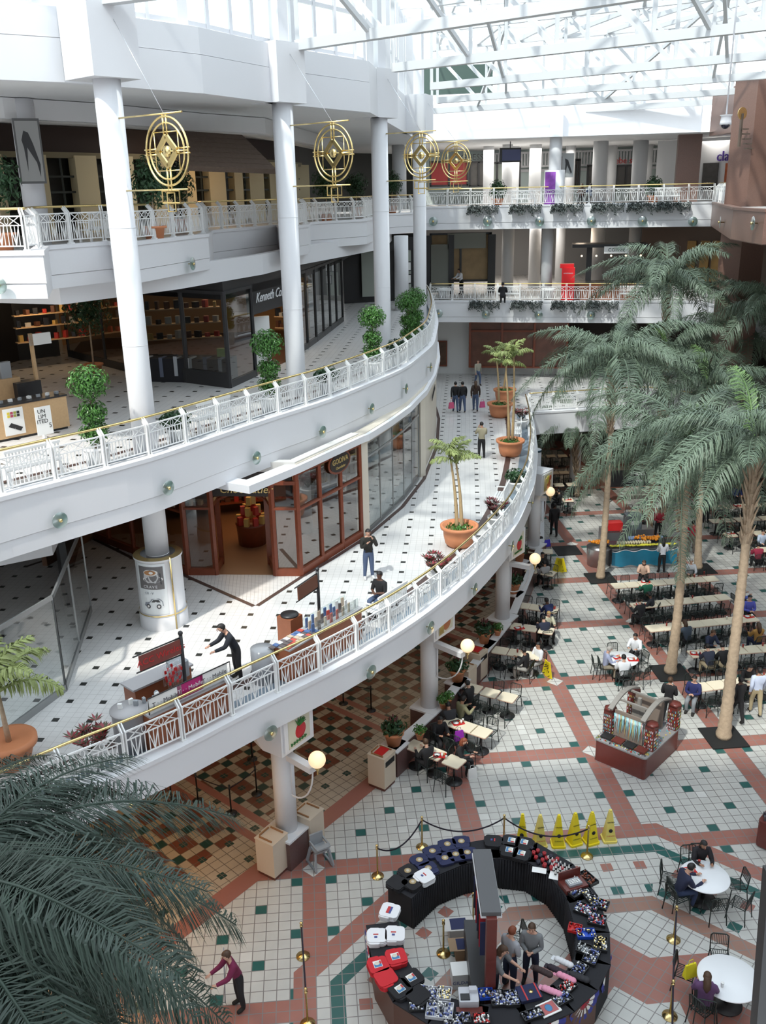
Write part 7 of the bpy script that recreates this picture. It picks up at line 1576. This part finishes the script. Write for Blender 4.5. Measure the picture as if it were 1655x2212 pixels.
a, b = dat(1668, 1880, 1.6), dat(1636, 2260, 1.6); f = MB(); f.beam(a, b, .035, .05); f.v = [(v[0] + .012, v[1], v[2]) for v in f.v]; f.build('dark_post', [DARK], label='blurred dark post close to the camera at the lower right edge', cat='post')
for x, y, w_, d_, m, cols, n, rz, lb in ((1296, 1955, .3, .4, DARK, PB_ + [RED, BRASS], 60, 60, 'dark board of pins behind the badge trays'), (1252, 2098, .4, .26, DARK, PB_, 40, 50, 'black tray of leather cases beside the caps'), (1225, 2135, .4, .26, DARK, [DARK, RED, PAPER], 50, 40, 'black tray of small caps right of the pink stacks'), (1262, 2052, .3, .3, DARK, [GREY, PAPER], 30, 60, 'grey tray of silver pieces left of the gold pins'), (1215, 2160, .4, .25, DARK, PB_, 40, 30, 'black tray of buttons behind the fan bunting'), (1242, 2008, .26, .3, RED, [RED, DARK], 20, 70, 'red folded cloth tray inside the right of the ring'), (980, 2215, .4, .2, DARK, PB_, 40, 0, 'dark tray of trinkets at the bottom left of the ring'), (900, 2178, .3, .2, DARK, PB_, 30, 0, 'dark tray of pins below the black shirts')):
    goods_box(x, y, w_, d_, .07, m, lb, 'goods tray', cols, n, rz)
# ------------------------------------------------------------------ people
BK, NV, JN, GR, KH, WT = (.015, .014, .016), (.02, .025, .07), (.07, .10, .18), (.25, .26, .28), (.42, .34, .22), (.72, .73, .76)
SEATED = []
def P_(x, y, z, pose, rz, top, leg, hair, label, skin='a', **kw):
    o = person(x, y, z, pose, rz, top, leg, hair, label, skin, **kw)
    if pose.startswith('sit') and z == 0 and 'loc' not in kw: SEATED.append((o, rz, label))
    return o
P_(797, 1250, L2, 'stand_phone', 15, (.022, .02, .016), JN, 'k', 'man in dark jacket and jeans holding a phone to his face on the lowest gallery', 'a', shoe=(.6, .6, .6))
P_(1040, 990, L2, 'stand_phone', 190, (.36, .32, .22), BK, 'k', 'man in tan jacket and black trousers seen from behind on the gallery', 'b')
P_(984, 890, L2, 'walk', 180, BK, JN, 'k', 'person in black hooded coat with pink bag, left of the walking three', 'a'); P_(999, 890, L2, 'walk', 185, BK, JN, 'k', 'person in black coat in the middle of the walking three', 'a'); P_(1027, 888, L2, 'walk', 175, (.05, .03, .025), JN, 'b', 'long haired woman in dark jacket, right of the walking three', 'a', long=True)
P_(1032, 832, L2, 'walk', 20, (.35, .33, .26), JN, 'b', 'small far person in beige top walking towards the camera at the wall', 'a', long=True, s_=.95)
P_(515, 1467, L2, 'stand_lean', -60, (.02, .022, .03), BK, 'k', 'man in black cap and coat leaning over the phone kiosk', 'a', s_=1.02)
P_(822, 1290, L2, 'sit_arms', -35, BK, JN, 'k', 'seated kiosk clerk in black shirt and jeans writing', 'c', tee=True)
P_(1086, 640, L3, 'sit', 170, BK, BK, 'k', 'person in black seated on the far middle gallery bench', 'a')
P_(996, 604, L3, 'stand_reach', -60, WT, BK, 'k', 'shop assistant in white shirt at the far bag shop window', 'b', loc=tuple(dat(997, 600, 64.6).xy) + (L3,))
P_(1257, 400, L4F, 'sit', 180, (.12, .07, .05), BK, 'b', 'brown haired person beyond the far top railing', 'a', long=True, loc=tuple(dat(1258, 400, 66).xy) + (L4F + .45,)); P_(1277, 400, L4F, 'sit', 180, (.12, .18, .32), BK, 'k', 'person in blue beyond the far top railing', 'a', loc=tuple(dat(1277, 400, 66).xy) + (L4F + .45,))
pp, _ = inside(FAR4[:2], 1515, 440, .8); P_(0, 0, 0, 'stand_fold', 10, (.03, .05, .08), BK, 'k', 'person in dark jacket leaning at the far top railing by the pier', 'a', loc=(pp.x, pp.y, L4F))
# court, by the low wall
P_(925, 1650, 0, 'sit_eat', 215, BK, BK, 'b', 'man in black suit eating with his back to the camera', 'a'); P_(990, 1640, 0, 'sit_lean', 60, BK, BK, 'r', 'woman in black with a pink face eating at the nearest row', 'a', long=True)
P_(948, 1592, 0, 'sit_eat', 20, BK, BK, 'k', 'person in black facing the camera beside the purple bag', 'b'); P_(975, 1570, 0, 'sit_hunch', 200, (.03, .03, .035), BK, 'k', 'person in dark coat hunched at the second row', 'b')
P_(1016, 1518, 0, 'sit_eat', 230, (.02, .02, .022), BK, 'k', 'person in black coat at the third row by the wall', 'a'); P_(994, 1553, 0, 'sit_eat', 120, (.3, .28, .16), BK, 'k', 'person in patterned sweater behind the white cups', 'b')
P_(1137, 1445, 0, 'sit_eat', 240, BK, (.35, .33, .30), 'k', 'person in black with grey trousers at the fourth row', 'b'); P_(1163, 1430, 0, 'sit_arms', 300, WT, (.4, .4, .4), 'k', 'woman in white jacket at the end of the fourth row', 'b', shoe=(.6, .6, .6))
P_(1178, 1375, 0, 'sit_hunch', 190, (.02, .025, .05), BK, 'k', 'person in navy vest with cream sleeves at the fifth row', 'a'); P_(1182, 1358, 0, 'sit_eat', 10, (.5, .48, .36), BK, 'y', 'fair haired person in cream facing the navy vest', 'a'); P_(1188, 1335, 0, 'sit_hunch', 205, (.02, .03, .10), JN, 'k', 'person in blue jacket with jeans at the sixth row', 'c')
P_(1178, 1250, 0, 'sit_eat', 200, (.35, .34, .34), BK, 'k', 'person in grey top beside the yellow floor sign', 'b'); P_(1170, 1228, 0, 'sit', 20, BK, BK, 'k', 'person in black behind the globe lamp', 'b'); P_(1162, 1182, 0, 'sit_arms', 10, BK, BK, 'k', 'woman in black beside the bright blue bag', 'b', long=True)
P_(1196, 1158, 0, 'walk', 180, BK, BK, 'k', 'man all in black walking away in the far aisle', 'c', s_=1.05); P_(1210, 1088, 0, 'sit_eat', 250, BK, BK, 'k', 'person in black seated at the single far aisle table', 'a')
# round table of the men in light shirts
P_(1307, 1440, 0, 'sit_eat', 90, (.34, .37, .52), (.28, .24, .18), 'g', 'bald man in lilac shirt at the left of the small round table', 'a'); P_(1372, 1408, 0, 'sit_eat', 330, WT, BK, 'k', 'man in white shirt at the right of the small round table', 'a'); m = P_(1347, 1462, 0, 'sit_eat', 180, WT, BK, 'k', 'man in white shirt with dark suspenders, back to the camera', 'a')
f = MB(); f.tube([(.07, .135, .62), (0, .135, .35), (0, .125, .1)], .014, 4); f.tube([(-.07, .135, .62), (0, .135, .35)], .014, 4); f.build('suspenders', [BLACK], m)
# long rows on the right
P_(1390, 1243, 0, 'sit_lean', -20, (.62, .42, .32), BK, 'b', 'woman in pale pink top behind the long first row', 'a', long=True); P_(1398, 1290, 0, 'sit_eat', 190, (.01, .11, .06), BK, 'k', 'person in green sweater in front of the long first row', 'a'); P_(1490, 1243, 0, 'sit', -10, (.42, .43, .46), KH, 'g', 'grey haired man in grey shirt beside the palm mat', 'a')
P_(1388, 1335, 0, 'sit_hunch', 210, BK, BK, 'k', 'person in black hunched over the left end of the second row', 'a'); P_(1410, 1320, 0, 'sit_lean', 240, (.02, .02, .03), BK, 'k', 'second person in black at the left of the second row', 'c')
P_(1486, 1385, 0, 'sit_hunch', 200, (.06, .08, .11), BK, 'b', 'woman in patterned vest at the third row beside the palm trunk', 'a', long=True); P_(1594, 1300, 0, 'sit_eat', 100, (.08, .12, .4), BK, 'g', 'man in blue at the right end of the second row', 'b'); P_(1616, 1325, 0, 'sit_arms', 0, (.09, .10, .42), BK, 'k', 'woman in violet blue drinking at the right of the third row', 'a'); P_(1636, 1388, 0, 'sit', 190, (.38, .20, .05), NV, 'b', 'person in mustard jacket at the right end of the third row', 'b', long=True)
P_(1530, 1398, 0, 'sit_lean', 20, (.03, .04, .08), BK, 'b', 'man in navy leaning at the fourth row, facing the camera', 'b'); P_(1533, 1440, 0, 'sit_hunch', 190, (.03, .035, .06), KH, 'k', 'man in dark jacket, back to the camera, left of the fourth row', 'a'); P_(1566, 1438, 0, 'sit_hunch', 195, BK, KH, 'k', 'man in black, back to the camera, right of him at the fourth row', 'a')
P_(1497, 1505, 0, 'sit_arms', -30, (.02, .025, .11), GR, 'k', 'man in navy uniform jacket sitting at the end of the fifth row', 'a'); P_(1612, 1475, 0, 'sit_lean', 0, BK, BK, 'k', 'woman in black behind the fifth row right of the palm', 'a'); P_(1590, 1560, 0, 'walk', 190, BK, BK, 'k', 'person in black standing half behind the nearest right palm', 'c'); P_(1630, 1543, 0, 'walk', 175, (.55, .60, .75), (.45, .36, .22), 'k', 'man in pale blue shirt and khaki trousers standing at the right edge', 'b', s_=1.04)
P_(1637, 1210, 0, 'sit_eat', 180, (.28, .02, .05), BK, 'k', 'person in crimson at the right edge of the far rows', 'b'); P_(1645, 1178, 0, 'sit', 0, (.35, .4, .5), BK, 'k', 'person in pale checked shirt facing the crimson one', 'a'); P_(1590, 1075, 0, 'sit', 0, (.03, .05, .2), BK, 'k', 'person in blue at the far right row with a red tray', 'a')
P_(1428, 1237, 0, 'stand_look', 180, (.70, .70, .74), BK, 'k', 'woman in white top and black trousers with yellow bag at the juice stand', 'a', long=True); P_(1492, 1195, 0, 'stand_fold', 170, (.45, .03, .05), (.20, .16, .13), 'k', 'man in red sweater right of the juice stand', 'b'); P_(1524, 1130, 0, 'stand', 180, (.03, .06, .06), BK, 'k', 'person in dark coat with a yellow bag beyond the juice stand', 'b'); P_(1420, 1165, 0, 'stand_fold', 0, (.40, .03, .05), BK, 'k', 'worker in red shirt inside the juice stand', 'b')
P_(1440, 1560, 0, 'stand_fold', 150, BK, BK, 'b', 'cart keeper in black behind the jewelry cart', 'a')
# near round tables
P_(1466, 1925, 0, 'sit_hunch', 100, (.02, .025, .06), (.04, .06, .13), 'k', 'person in navy jacket bent over food at the round table', 'a'); P_(1510, 1862, 0, 'sit_lean', 0, (.018, .016, .02), BK, 'k', 'person in dark hood eating behind the round table', 'b', long=True); P_(1522, 2170, 0, 'sit', 165, (.11, .05, .13), BK, 'b', 'woman in purple top with ponytail, back to the camera', 'b', long=True)
# souvenir stand
P_(1145, 2122, 0, 'stand_look', -20, (.20, .21, .22), (.035, .045, .09), 'b', 'woman in grey sweater and black scarf looking down in the ring', 'a'); P_(1100, 2135, 0, 'stand_look', 130, (.36, .37, .40), (.03, .04, .08), 'r', 'red haired woman in grey striped top in the ring', 'a', tee=True); P_(1065, 2165, 0, 'stand_reach', 60, (.16, .17, .18), (.03, .04, .07), 'b', 'long haired woman reaching for a paper beside the gantry', 'a', long=True, tee=True)
w_ = P_(520, 2175, 0, 'stand_reach', -60, (.17, .015, .06), BK, 'b', 'woman in maroon sweater with a long handled broom at lower left', 'a')
f = MB(); p = at(487, 2170, 0); f.tube([(0, 0, .05), (.05, .15, 1.5)], .014, 6); f.build('broom', [mat('broom_handle', (.35, .36, .4), .4)], None, p, label='grey broom handle held by the woman in maroon', cat='broom')
# ------------------------------------------------------------------ things on the tables and in hands
def put_(x, y, z, fn, name, mats, label, cat, rz=0, group=None): p = at(x, y, z); f = MB(); fn(f); f.build(name, mats, None, p, R(rz), label=label, cat=cat, group=group)
def cup(f): f.lathe([(.028, 0), (.038, .12), (.04, .12), (.036, .125), (0, .125)], n=12)
def tray_(f): f.rbox((0, 0, .008), (.40, .28, .016), .03, 0, 0); f.lathe([(.07, .02), (.10, .04), (0, .04)], (-.08, 0, 0), 12, 1); f.box((.1, .03, .03), (.1, .08, .04), .4, 2); f.lathe([(.03, .02), (.04, .13), (0, .13)], (.08, -.07, 0), 8, 1)
FT = [RED, PAPER, mat('food_gold', (.5, .3, .08), .6)]
TZ = .752
for x, y, lb in ((1335, 1420, 'left on the small round table'), (1368, 1425, 'right on the small round table'), (950, 1632, 'between the two diners in black'), (1395, 1257, 'before the woman in pale pink'), (1618, 1332, 'at the right end of the third row'), (1503, 1412, 'at the left of the fourth row'), (1578, 1152, 'on the far right row'), (1593, 1092, 'on the far row before the person in blue'), (1385, 1306, 'at the left end of the second row'), (990, 1562, 'on the second row by the wall'), (1190, 1312, 'before the blue jacket at the sixth row'), (1487, 1882, 'before the bent diner in navy'), (1227, 1079, 'on the single far aisle table'), (1122, 1357, 'on the fifth row by the wall')):
    put_(x, y, TZ, tray_, 'food_tray', FT, 'food tray with bowl and wrapping ' + lb, 'tray', rnd.uniform(-20, 20), 'food trays')
for x, y, lb in ((1452, 1296, 'left of the palm on the second row'), (1496, 1292, 'right of the palm on the second row'), (1570, 1338, 'on the third row'), (1521, 1240, 'on the right end of the first row'), (1500, 1247, 'before the grey shirted man'), (1445, 1246, 'on the first row near the palm'), (1440, 1352, 'before the patterned vest'), (1605, 1398, 'on the fourth row right of the palm'), (1648, 1395, 'on the fourth row at the right edge'), (1565, 1118, 'on the far right row'), (1650, 1460, 'at the right edge of the fifth row'), (1118, 1409, 'on the fourth row by the wall'), (1560, 2132, 'red, before the woman in purple'), (1510, 1866, 'tan, on the near round table'), (1000, 1560, 'on the second row by the wall'), (964, 1640, 'on the nearest row')):
    put_(x, y, TZ, cup, 'drink_cup', [mat('cup_red', (.40, .05, .04), .4) if rnd.random() < .6 else PAPER], 'small drink cup ' + lb, 'cup', 0, 'drink cups')
def bag_(f, w_=.32, h=.34, d_=.14): f.add([(-w_ / 2, -d_ / 2, 0), (w_ / 2, -d_ / 2, 0), (w_ / 2, d_ / 2, 0), (-w_ / 2, d_ / 2, 0), (-w_ * .42, -.02, h), (w_ * .42, -.02, h), (w_ * .42, .02, h), (-w_ * .42, .02, h)], [(3, 2, 1, 0), (0, 1, 5, 4), (1, 2, 6, 5), (2, 3, 7, 6), (3, 0, 4, 7), (4, 5, 6, 7)]); f.tube([(-.07, 0, h), (-.05, 0, h + .12), (.05, 0, h + .12), (.07, 0, h)], .008, 5)
for x, y, z, c, lb in ((1182, 1180, TZ, (.05, .04, .45), 'bright blue handbag on the seventh row of tables'), (992, 1598, .47, (.28, .02, .38), 'purple bag on a chair between the near rows'), (1020, 1680, 0, (.7, .7, .7), 'white plastic bag on the floor beside the nearest diners'), (1438, 1205, .35, (.70, .42, .05), 'yellow bag carried by the woman at the juice stand'), (1528, 1095, .5, (.8, .65, .02), 'yellow bag hanging by the person in dark coat'), (1490, 2108, .48, (.75, .65, .02), 'crumpled yellow bag on the chair left of the woman in purple'), (975, 882, L2 + .3, (.6, .1, .2), 'small pink bag carried by the left walker'), (1042, 880, L2 + .3, (.6, .1, .25), 'small pink bag carried by the right walker')):
    put_(x, y, z, bag_, 'shopping_bag', [cloth(c)], lb, 'bag', 20)
for o, rz, lb in SEATED:
    p = Vector(o.location).xy
    for c in RCH[:]:
        if (Vector(c.location).xy - p).length < .42:
            RCH.remove(c)
            for ch in kids(c): bpy.data.objects.remove(ch)
            bpy.data.objects.remove(c)
    chair(p, R(rz), ' '.join(('dark wire chair of the ' + lb).split()[:16]), None, False)
